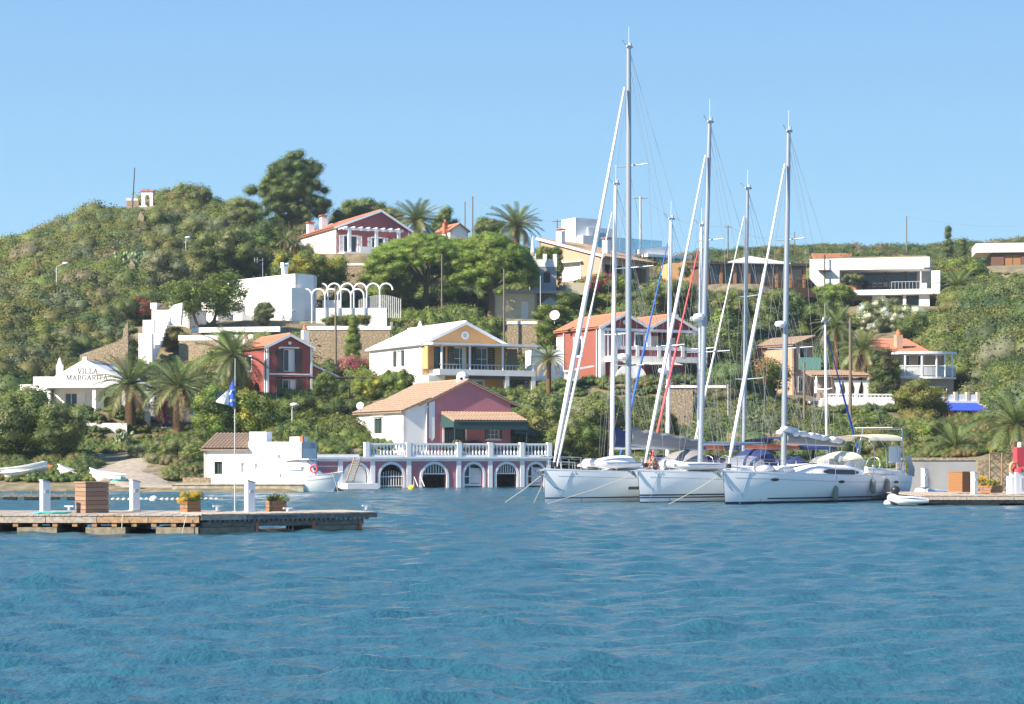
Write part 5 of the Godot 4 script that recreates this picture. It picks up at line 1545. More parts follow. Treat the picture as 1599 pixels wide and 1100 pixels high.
func right_houses() -> void:
	var D := 186.0
	var deg := 34.0
	var r := house("peach_tiled_house", "peach house with old tiled roof and a terrace of white curtains", 1240, 622, D, deg)
	var L := side_span(1180, 1240, D, deg)
	var W := span(1240, 1270, D, deg)
	var H := 5.1
	front_wall(r, M.beige_wall, 0, W, 0, H, [[W * 0.3, 2.8, W * 0.62, 4.7], [W * 0.25, 0.6, W * 0.5, 1.9]])
	fwin(r, [W * 0.3, 2.8, W * 0.62, 4.7], 0, {"trim": 0.1, "nx": 1})
	fwin(r, [W * 0.25, 0.6, W * 0.5, 1.9], 0, {"trim": 0.1, "nx": 2})
	side_wall(r, M.peach_wall, 0, 0, -L, H - 0.2)
	side_wall(r, M.peach_wall, W, 0, -L, H, [], false)
	back_wall(r, M.peach_wall, 0, W, -L, H)
	part("roof", MB.new().tiles(Vector3(-0.4, H - 0.25, 0.3), Vector3.FORWARD, L + 0.6, Vector3(1, 0.32, 0).normalized(), W + 0.6), M.oldtile, r)
	# terrace, pergola with tiles and curtains
	D = 178.0
	r = thing("curtained_terrace", "white walled terrace with tiled pergola and tied white curtains", "terrace", P(1283, 640, D), deg_to_rad(8))
	var k := FOC / D
	bx("terrace_wall", r, M.white, [[0, -1.4, -0.35, 6.6, 1.0, 0.0], [0.6, -1.4, -6, 6.0, 0.9, -0.35]])
	balustrade(r, Vector3(0.3, 1.0, -0.2), Vector3(6.4, 1.0, -0.2), 0.4, 18, M.white_trim)
	posts("pier", r, M.beige_wall, [0.3, 2.2, 4.4], -1.6, 0.9, 3.1, 0.3)
	part("pergola_roof", MB.new().tiles(Vector3(-0.6, 3.0, -1.0), Vector3.RIGHT, 5.4, Vector3(0, 0.2, -1).normalized(), 3.0), M.oldtile, r)
	for i in 4:
		var x := 1.5 + i * 0.85
		part("curtain", MB.new().prism([Vector3(x, 2.6, 0), Vector3(x + 0.8, 2.6, 0), Vector3(x + 0.62, 1.9, 0), Vector3(x + 0.45, 1.1, 0), Vector3(x + 0.2, 1.1, 0), Vector3(x + 0.25, 1.9, 0)], Vector3(0, 0, -0.12)), M.sail, r, Vector3(0, 0, -1.3))
	bx("rear_wall", r, M.beige_wall, [[1.0, 0.9, -3.9, 5.0, 2.9, -3.7]])
	bx("salmon_wall", r, M.salmon_wall, [[-2.4, -1.4, -1.6, -0.1, 0.4, -1.2]])
	bx("green_screen", r, M.green_screen, [[-1.0, 3.6, -3.6, 1.0, 4.7, -3.5]])
	r = thing("closed_parasol", "closed white parasol standing on the salmon terrace", "parasol", P(1275, 618, 179))
	part("pole", MB.new().tube([Vector3(0, -0.5, 0), Vector3(0, 1.75, 0)], 0.03, 6), M.grey_paint, r)
	part("canopy", MB.new().lathe(Vector3.ZERO, [Vector2(0.16, 0.2), Vector2(0.2, 0.6), Vector2(0.13, 0.8), Vector2(0.17, 1.2), Vector2(0.05, 1.7), Vector2(0, 1.75)], 10), M.sail, r)
	# veranda house
	D = 182.0
	deg = 14.0
	r = house("veranda_house", "house with red tiled roof, curved white veranda and grey balustrade", 1408, 642, D, deg)
	W = span(1408, 1488, D, deg)
	var f := 3.05
	H = 5.3
	front_wall(r, M.beige_wall, -1.6, W, -1.6, H, [[0.9, f + 0.3, 1.6, f + 2.0], [2.3, f + 0.3, 3.0, f + 2.0]])
	fwin(r, [0.9, f + 0.3, 1.6, f + 2.0], -1.6, {"name": "door"})
	fwin(r, [2.3, f + 0.3, 3.0, f + 2.0], -1.6, {})
	side_wall(r, M.beige_wall, -1.6, -1.6, -7, H); side_wall(r, M.beige_wall, W, -1.6, -7, H, [], false); back_wall(r, M.beige_wall, -1.6, W, -7, H)
	part("roof", MB.new().tiles(Vector3(-2.2, H, -1.2), Vector3.RIGHT, W * 0.75 + 2.0, Vector3(0, 0.28, -1).normalized(), 5.5), M.terracotta, r)
	chimney(r, Vector3(0.9, H + 0.4, -2.6), 0.6, 1.2, M.peach_wall, "pot")
	var edge := []
	for i in 13:
		var t := i / 12.0
		edge.append(Vector3(-0.3 + (W + 0.5) * t, 0, 0.2 + 0.9 * sin(PI * t)))
	var rf := edge.duplicate()
	for i in rf.size(): rf[i] += Vector3(0, H - 0.25, 0.25)
	rf.append(Vector3(W + 0.3, H - 0.25, -1.5)); rf.append(Vector3(-0.4, H - 0.25, -1.5))
	part("veranda_roof", MB.new().prism(rf, Vector3(0, 0.22, 0)), M.white_trim, r)
	var fl := edge.duplicate()
	for i in fl.size(): fl[i] += Vector3(0, f - 0.2, 0.1)
	fl.append(Vector3(W + 0.1, f - 0.2, -1.6)); fl.append(Vector3(-0.3, f - 0.2, -1.6))
	part("veranda_floor", MB.new().prism(fl, Vector3(0, 0.2, 0)), M.white_trim, r)
	for i in [1, 4, 7, 9, 11]: part("veranda_post", MB.new().tube([edge[i] + Vector3(0, f, 0), edge[i] + Vector3(0, H - 0.25, 0)], 0.09, 7), M.white_trim, r)
	for i in 12:
		part("balustrade_panel", MB.new().bar((edge[i] as Vector3) + Vector3(0, f + 0.45, 0), (edge[i + 1] as Vector3) + Vector3(0, f + 0.45, 0), 0.06, 0.75), M.grey_paint, r)
	part("handrail", MB.new().tube(edge.map(func(e): return e + Vector3(0, f + 0.92, 0)), 0.06, 5), M.white_trim, r)
	bx("lower_wall", r, M.beige_wall, [[-0.2, -1.2, -1.5, W, f - 0.2, 0.2]])
	var wf := part("conservatory", MB.new().b2(1.9, 1.25, 0.22, 4.1, 1.35, 0.9).b2(1.9, 2.1, 0.22, 3.9, 2.18, 0.8).b2(1.9, 1.35, 0.82, 1.98, 2.1, 0.9).b2(2.6, 1.35, 0.82, 2.66, 2.1, 0.9).b2(3.3, 1.35, 0.82, 3.36, 2.1, 0.9).b2(3.9, 1.35, 0.8, 3.98, 2.0, 0.88), M.white_trim, r)
	part("pane", MB.new().b2(1.9, 1.35, 0.84, 3.95, 2.1, 0.86), M.glass, wf)
	# beach bar with blue awning
	D = 168.0
	r = house("blue_awning_house", "white terraced house with a bright blue awning by the palms", 1478, 662, D, 18)
	front_wall(r, M.peach_wall, 0, 3.4, -1.2, 1.7, [[0.5, 0, 1.0, 1.4], [1.4, 0, 2.2, 1.4], [2.5, 0, 3.0, 1.4]])
	for q in [[0.5, 0, 1.0, 1.4], [1.4, 0, 2.2, 1.4], [2.5, 0, 3.0, 1.4]]: fwin(r, q, -1.2, {"nx": 2})
	bx("roof_terrace", r, M.white, [[-0.6, 1.7, -5, 3.6, 1.9, -0.9], [-0.6, -1.2, -5, 0.0, 1.7, -1.3], [3.4, -1.2, -5, 3.6, 1.7, -1.3]])
	bx("parapet", r, M.white, [[-0.6, 1.9, -1.2, 3.6, 2.45, -1.0]])
	posts("parapet_pier", r, M.cream_wall, [-0.6, 0.5, 1.5, 2.6, 3.6], -1.1, 1.9, 2.65, 0.28)
	for i in 2:
		part("awning", MB.new().prism([Vector3(-0.3 + i * 1.85, 1.75, -0.9), Vector3(1.5 + i * 1.85, 1.75, -0.9), Vector3(1.7 + i * 1.85, 1.1, 0.9), Vector3(-0.1 + i * 1.85, 1.1, 0.9)], Vector3(0, -0.04, 0)), M.awning_blue, r)
	bx("garden_wall", r, M.white, [[-0.5, -1.2, 1.2, 0.6, 0.3, 1.4], [1.2, -1.2, 1.3, 2.2, 0.4, 1.5]])
	part("stair_ramp", MB.new().prism([Vector3(0.6, -1.6, 2.4), Vector3(4.2, -1.6, 2.4), Vector3(4.2, -0.9, 2.4), Vector3(3.4, -0.4, 2.4), Vector3(1.0, -0.2, 2.4)], Vector3(0, 0, -0.3)), M.white, r)
	part("tiled_roof", MB.new().tiles(Vector3(3.7, 1.0, -0.6), Vector3.RIGHT, 2.6, Vector3(0, 0.3, -1).normalized(), 2.4), M.oldtile, r)
	# shore walls behind the pontoon
	r = thing("shore_wall", "long grey rendered wall with stone coping behind the pontoon", "wall", P(1412, 760, 118))
	part("render", MB.new().b2(-0.4, -0.6, -0.4, 4.2, 1.5, 0), M.grey_wall, r)
	part("coping", MB.new().b2(-0.45, 1.5, -0.5, 4.25, 1.66, 0.06), M.stone, r)
	r = thing("shore_wall", "pale stone block wall beside the wooden lattice", "wall", P(1527, 760, 114))
	for i in 3:
		for j in 2: part("stone_block", MB.new().b2(0.0 + j * 0.32, -0.5 + i * 0.66, -0.4, 0.3 + j * 0.32, 0.14 + i * 0.66, 0.02 * ((i + j) % 2)), M.stone, r)
	r = thing("stone_pile_wall", "pile of pale rubble stones behind the yacht masts", "wall", P(1150, 712, 142))
	part("rubble", MB.new().b2(-0.6, -0.8, -0.6, 3.2, 1.6, 0.0), M.stone, r)
	r = thing("terrace_bank_wall", "rubble terrace wall below the twin gabled house", "wall", P(1046, 690, 160))
	part("rubble", MB.new().b2(0, -1.5, -0.6, 1.8, 4.2, 0.0), M.stone, r)
	part("coping", MB.new().b2(-0.3, 4.2, -0.8, 4.4, 4.4, 0.1), M.white, r)
# ---------------------------------------------------------------- boats
# a boat's own axes: x from the stem (0) aft to the transom (L), y up from the water, z to the side that faces the lens
class Hull:
	var L := 12.0
	var B := 3.9
	var bow := 1.5
	var stern := 1.2
	var rake := 0.22
	var depth := 0.45
	var full := 2.2
	func half(t: float) -> float:
		var f := 1.0 - pow(maxf(0.0, 1.0 - t / 0.6), full) if t < 0.6 else 1.0 - 0.16 * pow((t - 0.6) / 0.4, 2.0)
		return maxf(0.015, B * 0.5 * f)
	func sheer(t: float) -> float: return lerpf(bow, stern, t) - 0.07 * sin(PI * t)
	func at(t: float, y: float, g: float, out := 0.0) -> Vector3:
		var q := clampf((y + depth) / (sheer(t) + depth), 0.0, 1.0)
		var w := 0.3 + 0.7 * pow(sin(q * PI * 0.5), lerpf(0.85, 0.5, smoothstep(0.0, 0.5, t)))
		var p := Vector3(t * L + (1.0 - q) * rake * pow(1.0 - t, 3.0), y, (half(t) * w + out) * g)
		if out != 0.0 and t < 0.05: p.x -= out
		return p
	func skin(y0: float, y1: float, n: int, out := 0.0, t0 := 0.0, t1 := 1.0, steps := 26, abs_y := true) -> MB:
		var mb := MB.new()
		for g in [-1.0, 1.0]:
			var rows := []
			for i in steps + 1:
				var u := float(i) / steps
				var t := lerpf(t0, t1, u * u * 0.35 + u * 0.65)
				var row := []
				for j in n + 1:
					var a := y0 if abs_y else (sheer(t) + y0)
					var b := y1 if (abs_y and y1 < 90.0) else (sheer(t) + (y1 - 100.0 if y1 > 90.0 else y1))
					row.append(at(t, lerpf(a, b, float(j) / n), g, out))
				rows.append(row)
			mb.grid(rows, Vector3(-0.25, 0.02, g))
		return mb
	func deck_mesh(drop: float) -> MB:
		var rows := []
		for i in 25:
			var t := i / 24.0
			var row := []
			for j in 7:
				var z := (j / 3.0 - 1.0) * (half(t) - 0.01)
				row.append(Vector3(t * L, sheer(t) - drop + 0.08 * (1.0 - pow(j / 3.0 - 1.0, 2.0)), z))
			rows.append(row)
		return MB.new().grid(rows, Vector3.UP)
	func transom() -> MB:
		var mb := MB.new()
		var pts := []
		for i in 9: pts.append(at(1.0, lerpf(-depth, sheer(1.0), i / 8.0), 1.0))
		for i in 8:
			var a: Vector3 = pts[i]
			var b: Vector3 = pts[i + 1]
			mb.quad(a, b, Vector3(b.x, b.y, -b.z), Vector3(a.x, a.y, -a.z), Vector3.RIGHT)
		return mb

func canopy(x0: float, x1: float, w: float, y: float, h: float, front := 0.15, bend := 1.0) -> MB:      # cloth over hoops; front: how low its leading edge starts
	var rows := []
	for i in 7:
		var u := i / 6.0
		var row := []
		var hh := h * lerpf(front, 1.0, pow(sin(u * PI * 0.5), bend))
		for j in 11:
			var a := PI * j / 10.0
			row.append(Vector3(lerpf(x0, x1, u), y + hh * pow(sin(a), 0.55), -cos(a) * w * lerpf(0.86, 1.0, u)))
		rows.append(row)
	return MB.new().grid(rows, Vector3.UP)

func rig(r: Node3D, H: Hull, mx: float, top: float, o: Dictionary) -> void:
	var t := mx / H.L
	var dy = H.sheer(t) + o.get("roof", 0.35)
	var rake: float = o.get("rake", 0.02)
	var foot := Vector3(mx, dy - 0.2, 0)
	var head := Vector3(mx + (top - dy) * rake, top, 0)
	var mp := func(f: float) -> Vector3: return foot.lerp(head, f)
	var mr: float = o.get("mr", 0.1)
	var mast = part("mast", MB.new().tube([foot, mp.call(0.5), mp.call(0.85), head], [mr, mr, mr * 0.9, mr * 0.72], 9), o.get("mast_mat", M.alu), r)
	part("masthead", MB.new().box(head + Vector3(0.05, 0.03, 0), Vector3(0.42, 0.09, 0.1)).tube([head + Vector3(-0.2, 0, 0), head + Vector3(-0.48, 0.24, 0.05), head + Vector3(-0.62, 0.22, 0.05)], 0.018, 4).lathe(head + Vector3(0.12, 0.07, 0), [Vector2(0.07, 0), Vector2(0.07, 0.16), Vector2(0, 0.2)], 7), M.grey_paint, mast)
	part("aerial", MB.new().tube([head, head + Vector3(0.02, o.get("aerial", 1.0), 0)], 0.012, 4), M.white_metal, mast)
	var chain := H.half(t) - 0.12
	var wires := MB.new()
	var sp: Array = o.get("spreaders", [0.35, 0.65])
	for g in [-1.0, 1.0]:
		var prev := Vector3(mx + 0.35, H.sheer(t), chain * g)
		for i in sp.size():
			var root: Vector3 = mp.call(sp[i])
			var ln: float = chain * lerpf(0.78, 0.5, float(i) / maxf(1, sp.size() - 1)) if sp.size() > 1 else chain * 0.7
			var tip := root + Vector3(ln * 0.3, 0.06, ln * g)
			part("spreader", MB.new().tube([root, tip], [0.04, 0.025], 5), o.get("mast_mat", M.alu), mast)
			wires.tube([prev, tip], 0.009, 3, false)
			wires.tube([Vector3(mx + 0.3, H.sheer(t), chain * g * 0.92) if i == 0 else mp.call(sp[i - 1]) + Vector3(ln * 0.3, 0.06, ln * g), root], 0.008, 3, false)
			prev = tip
		wires.tube([prev, mp.call(o.get("hound", 0.93))], 0.009, 3, false)
		if o.get("backstay", true): wires.tube([head, Vector3(H.L - 0.3, H.sheer(1.0) + 0.2, g * H.half(1.0) * 0.55)], 0.009, 3, false)
	for k in [0.3, 0.55, 0.8]:      # lazy jacks and topping lift
		for g in [-1.0, 1.0]: wires.tube([mp.call(0.52), Vector3(mx + o.get("boom", 4.6) * k, dy + o.get("boom_y", 1.15) + 0.1, 0.12 * g)], 0.006, 3, false)
	wires.tube([mp.call(0.97), Vector3(mx + o.get("boom", 4.6), dy + o.get("boom_y", 1.15) + 0.1, 0)], 0.007, 3, false)
	wires.tube([mp.call(0.9) + Vector3(-mr - 0.12, 0, 0.05), Vector3(mx - 0.5, dy, 0.25)], 0.007, 3, false)
	part("shroud_wires", wires, M.wire, r)
	# furled headsail on the forestay
	var s0 = Vector3(o.get("stay_x", 0.45), H.sheer(0.02) + 0.35, 0)
	var s1: Vector3 = mp.call(o.get("hound", 0.93)) + Vector3(-mr, 0, 0)
	var fr: float = o.get("furl_r", 0.075)
	part("furled_headsail", MB.new().tube([s0, s0.lerp(s1, 0.05), s0.lerp(s1, 0.3), s0.lerp(s1, 0.6), s0.lerp(s1, 0.62), s0.lerp(s1, 0.97)], [0.04, fr, fr * 1.15, fr * 0.95, fr * 0.75, fr * 0.45], 8), o.get("furl_mat", M.sail), r)
	part("furler_drum", MB.new().lathe(s0 - Vector3(0, 0.22, 0), [Vector2(0.03, 0), Vector2(0.12, 0.02), Vector2(0.12, 0.2), Vector2(0.03, 0.22)], 9), M.black, r)
	# boom
	var by: float = dy + o.get("boom_y", 1.15)
	var b0 := Vector3(mx + 0.15, by, 0)
	var b1 = Vector3(mx + o.get("boom", 4.6), by + o.get("boom_up", 0.0), 0)
	part("boom", MB.new().tube([b0, b1], 0.085, 8), o.get("mast_mat", M.alu), r)
	if o.has("cover"):
		var rows := []
		for i in 13:
			var u := i / 12.0
			var c: Vector3 = b0.lerp(b1, u) + Vector3(-0.05, -0.06, 0)
			var hh = lerpf(o.get("cover_h", 0.75), o.get("cover_h", 0.75) * 0.6, u) * (1.0 + 0.1 * sin(i * 2.3))
			var row := []
			for j in 9:
				var a := -PI * 0.5 + TAU * j / 8.0
				row.append(c + Vector3(0, hh * (0.5 + 0.5 * sin(a)), cos(a) * lerpf(0.2, 0.12, u) * (1.0 + 0.12 * sin(i * 3.1 + j))))
			rows.append(row)
		var mb := MB.new()
		for i in 12:
			for j in 8: mb.quad(rows[i][j], rows[i + 1][j], rows[i + 1][j + 1], rows[i][j + 1], rows[i][j] - (b0.lerp(b1, i / 12.0) + Vector3(0, 0.2, 0)))
		for j in range(1, 7): mb.ftri(rows[0][0], rows[0][j], rows[0][j + 1], Vector3.LEFT)
		part("sail_cover", mb, o.cover, r)
	if o.has("loose"):      # a mainsail flaked loosely on the boom
		var rng := RandomNumberGenerator.new()
		rng.seed = 77
		var mb := MB.new()
		for i in 26:
			var u := pow(rng.randf(), 1.3)
			var c := b0.lerp(b1, u * 0.9) + Vector3(0, 0.42 * (1.0 - u * 0.6) + rng.randf() * 0.25 * (1.0 - u), rng.randf_range(-0.15, 0.15))
			mb.ball(c, Vector3(rng.randf_range(0.25, 0.55), rng.randf_range(0.1, 0.2), rng.randf_range(0.12, 0.22)), 5, 7)
		part("flaked_mainsail", mb, M.sail, r)
	if o.get("radar", 0.0) > 0.0:
		var q: Vector3 = mp.call(o.radar) + Vector3(-0.42, 0, 0)
		part("radar_dome", MB.new().lathe(q, [Vector2(0.0, -0.1), Vector2(0.22, -0.1), Vector2(0.28, 0.0), Vector2(0.24, 0.13), Vector2(0, 0.17)], 12).b2(q.x, q.y - 0.16, -0.06, q.x + 0.4, q.y - 0.1, 0.06), M.white_metal, mast)

func rails(r: Node3D, H: Hull) -> void:
	var pul := MB.new()
	var tops := []
	for k in [[0.11, 1.0], [0.05, 1.0], [0.004, 0.5], [0.004, -0.5], [0.05, -1.0], [0.11, -1.0]]:
		tops.append(Vector3(k[0] * H.L - (0.15 if k[0] < 0.01 else 0.0), H.sheer(k[0]) + 0.62, maxf(H.half(k[0]) - 0.05, 0.2) * k[1]))
	pul.tube(tops, 0.02, 5)
	for i in [0, 1, 4, 5]: pul.tube([tops[i], Vector3(tops[i].x + 0.05, H.sheer(tops[i].x / H.L), tops[i].z * 0.97)], 0.02, 5)
	part("pulpit", pul, M.steel, r)
	for g in [-1.0, 1.0]:
		var line := []
		var low := []
		for i in 8:
			var t := 0.11 + 0.84 * i / 7.0
			var b := Vector3(t * H.L, H.sheer(t), (H.half(t) - 0.07) * g)
			if i > 0: part("stanchion", MB.new().tube([b, b + Vector3(0, 0.6, 0)], 0.014, 4), M.steel, r)
			line.append(b + Vector3(0, 0.6, 0)); low.append(b + Vector3(0, 0.32, 0))
		part("guard_wire", MB.new().tube(line, 0.008, 3, false).tube(low, 0.008, 3, false), M.wire, r)
	var e := MB.new()
	for g in [-1.0, 1.0]:
		var q := Vector3(H.L * 0.95, H.sheer(0.95) + 0.62, (H.half(0.95) - 0.07) * g)
		var q2 := Vector3(H.L - 0.1, H.sheer(1.0) + 0.62, (H.half(1.0) - 0.15) * g)
		e.tube([q - Vector3(0, 0.62, 0), q, q2, q2 - Vector3(0, 0.62, 0)], 0.02, 5)
	part("pushpit", e, M.steel, r)

func yacht(label: String, u: float, D: float, deg: float, H: Hull, o: Dictionary) -> Node3D:
	var r := thing("sailing_yacht", label, "yacht", Vector3(X(u, D), SEA, -D), deg_to_rad(deg), "yachts moored to the pontoon")
	part("hull", H.skin(-H.depth, 99.999, 9), M.gel, r)
	part("transom", H.transom(), M.gel, r)
	part("deck", H.deck_mesh(0.02), M.deck, r)
	part("toe_rail", H.skin(-0.005, 0.05, 1, 0.012, 0.0, 1.0, 26, false), o.get("rail_mat", M.white_trim), r)
	for s in o.get("stripes", []): part("stripe", H.skin(s[0], s[1], 1, 0.006, 0.0 if s.size() < 3 else s[2], 1.0, 30), M.navy_stripe, r)
	part("cove_line", H.skin(-0.3, -0.275, 1, 0.005, 0.04, 0.98, 26, false), M.grey_paint, r)
	for p in o.get("ports", []):
		var c: Vector3 = H.at(p[0], H.sheer(p[0]) - p[1], 1.0)
		var d := (H.at(p[0] + 0.01, H.sheer(p[0]) - p[1], 1.0) - c).normalized()
		var nr := d.cross(Vector3.UP).normalized()
		if nr.z < 0.0: nr = -nr
		var mb := MB.new()
		if p.size() > 3: mb.box(c, Vector3(p[2], p[3], 0.05), Basis(d, Vector3.UP, d.cross(Vector3.UP)))
		else: mb.lathe(c + nr * 0.012, [Vector2(p[2], 0.0), Vector2(p[2] * 0.9, 0.018), Vector2(0, 0.02)], 14, Basis(d, nr, d.cross(nr)) * Basis.from_scale(Vector3(1, 1, 0.3)))
		part("porthole", mb, M.smoke, r)
	# coachroof
	var c0: float = o.get("c0", 0.27)
	var c1: float = o.get("c1", 0.68)
	var ch: float = o.get("ch", 0.38)
	var rows := []
	for i in 13:
		var w := i / 12.0
		var t := lerpf(c0, c1, w)
		var hh := ch * smoothstep(0.0, 0.5, w) * (1.0 if w < 0.97 else 0.75) + 0.02
		var hw := minf(H.half(t) - 0.42, H.B * 0.34) * lerpf(0.55, 1.0, smoothstep(0.0, 0.45, w))
		var y := H.sheer(t) + 0.02
		var row := []
		for k in [[-1.0, -0.1], [-0.93, 0.7], [-0.75, 1.0], [0.0, 1.12], [0.75, 1.0], [0.93, 0.7], [1.0, -0.1]]:
			row.append(Vector3(t * H.L, y + hh * k[1], hw * k[0]))
		rows.append(row)
	var cab := MB.new().grid(rows, Vector3.UP)
	for j in range(1, 6): cab.ftri(rows[12][0], rows[12][j], rows[12][j + 1], Vector3.RIGHT)
	var cr := part("coachroof", cab, M.deck, r)
	if o.get("window", true):
		for g in [0, 1]:
			var wb := MB.new()
			for i in range(o.get("w0", 5), 11):
				var q := []
				for e in [[i, 0.18], [i + 1, 0.18], [i + 1, 0.82], [i, 0.82]]:
					var lo: Vector3 = rows[e[0]][0 if g == 0 else 6]
					var hi: Vector3 = rows[e[0]][1 if g == 0 else 5]
					var f: float = e[1]
					if e[0] == o.get("w0", 5) or e[0] == 11: f = 0.5 + (f - 0.5) * 0.35
					q.append(lo.lerp(hi, f) + Vector3(0, 0.01, -0.012 if g == 0 else 0.012))
				wb.quad(q[0], q[1], q[2], q[3], Vector3(0, 0, -1.0 if g == 0 else 1.0))
			part("cabin_window", wb, M.smoke, cr)
	for k in [0.3, 0.55]:
		var t := lerpf(c0, c1, k)
		part("hatch", MB.new().box(Vector3(t * H.L, H.sheer(t) + 0.04 + ch * 1.12 * smoothstep(0.0, 0.5, k), 0), Vector3(0.5, 0.05, 0.5)), M.smoke, cr)
	# cockpit
	for g in [-1.0, 1.0]:
		var pts := []
		for i in 7:
			var t := lerpf(c1, 0.97, i / 6.0)
			pts.append(Vector3(t * H.L, H.sheer(t) + lerpf(0.3, 0.12, i / 6.0), minf(H.half(t) - 0.42, H.B * 0.34) * g))
		part("coaming", MB.new().tube(pts, 0.17, 7), M.deck, r)
	for g in [-1.0, 1.0]:
		var wc := Vector3(H.L * 0.87, H.sheer(0.87) + 0.55, 0.55 * g)
		var ring := []
		for i in 15: ring.append(wc + Vector3(0.08 * cos(TAU * i / 14.0), cos(TAU * i / 14.0) * 0.4, sin(TAU * i / 14.0) * 0.4))
		part("steering_wheel", MB.new().tube(ring, 0.018, 4, false).tube([wc, wc - Vector3(0.1, 0.6, 0)], 0.06, 6), M.steel, r)
	rails(r, H)
	rig(r, H, o.mast, o.top, o)
	# anchor on the bow roller
	var a := Vector3(-0.12, H.sheer(0.0) - 0.05, 0)
	part("anchor", MB.new().bar(a + Vector3(0.5, 0.08, 0), a + Vector3(-0.35, 0.0, 0), 0.07, 0.08).prism([a + Vector3(-0.4, 0.02, -0.2), a + Vector3(-0.4, 0.02, 0.2), a + Vector3(0.05, -0.3, 0.0)], Vector3(0.04, -0.02, 0)), M.steel, r)
	for f in o.get("fenders", []):
		var p := H.at(f[0], f[1], 1.0, 0.14)
		part("fender", MB.new().lathe(p, [Vector2(0, -0.36), Vector2(0.1, -0.33), Vector2(0.14, -0.24), Vector2(0.14, 0.24), Vector2(0.1, 0.33), Vector2(0.03, 0.38), Vector2(0, 0.4)], 10).tube([p + Vector3(0, 0.38, 0), H.at(f[0], H.sheer(f[0]) - 0.01, 1.0, 0.02)], 0.012, 4), M.fender, r)
	for l in o.get("lines", []):
		part("mooring_line", MB.new().tube([l[0], (l[0] as Vector3).lerp(l[1], 0.5) - Vector3(0, l[2], 0), l[1]], 0.014, 4), l[3], r)
	return r

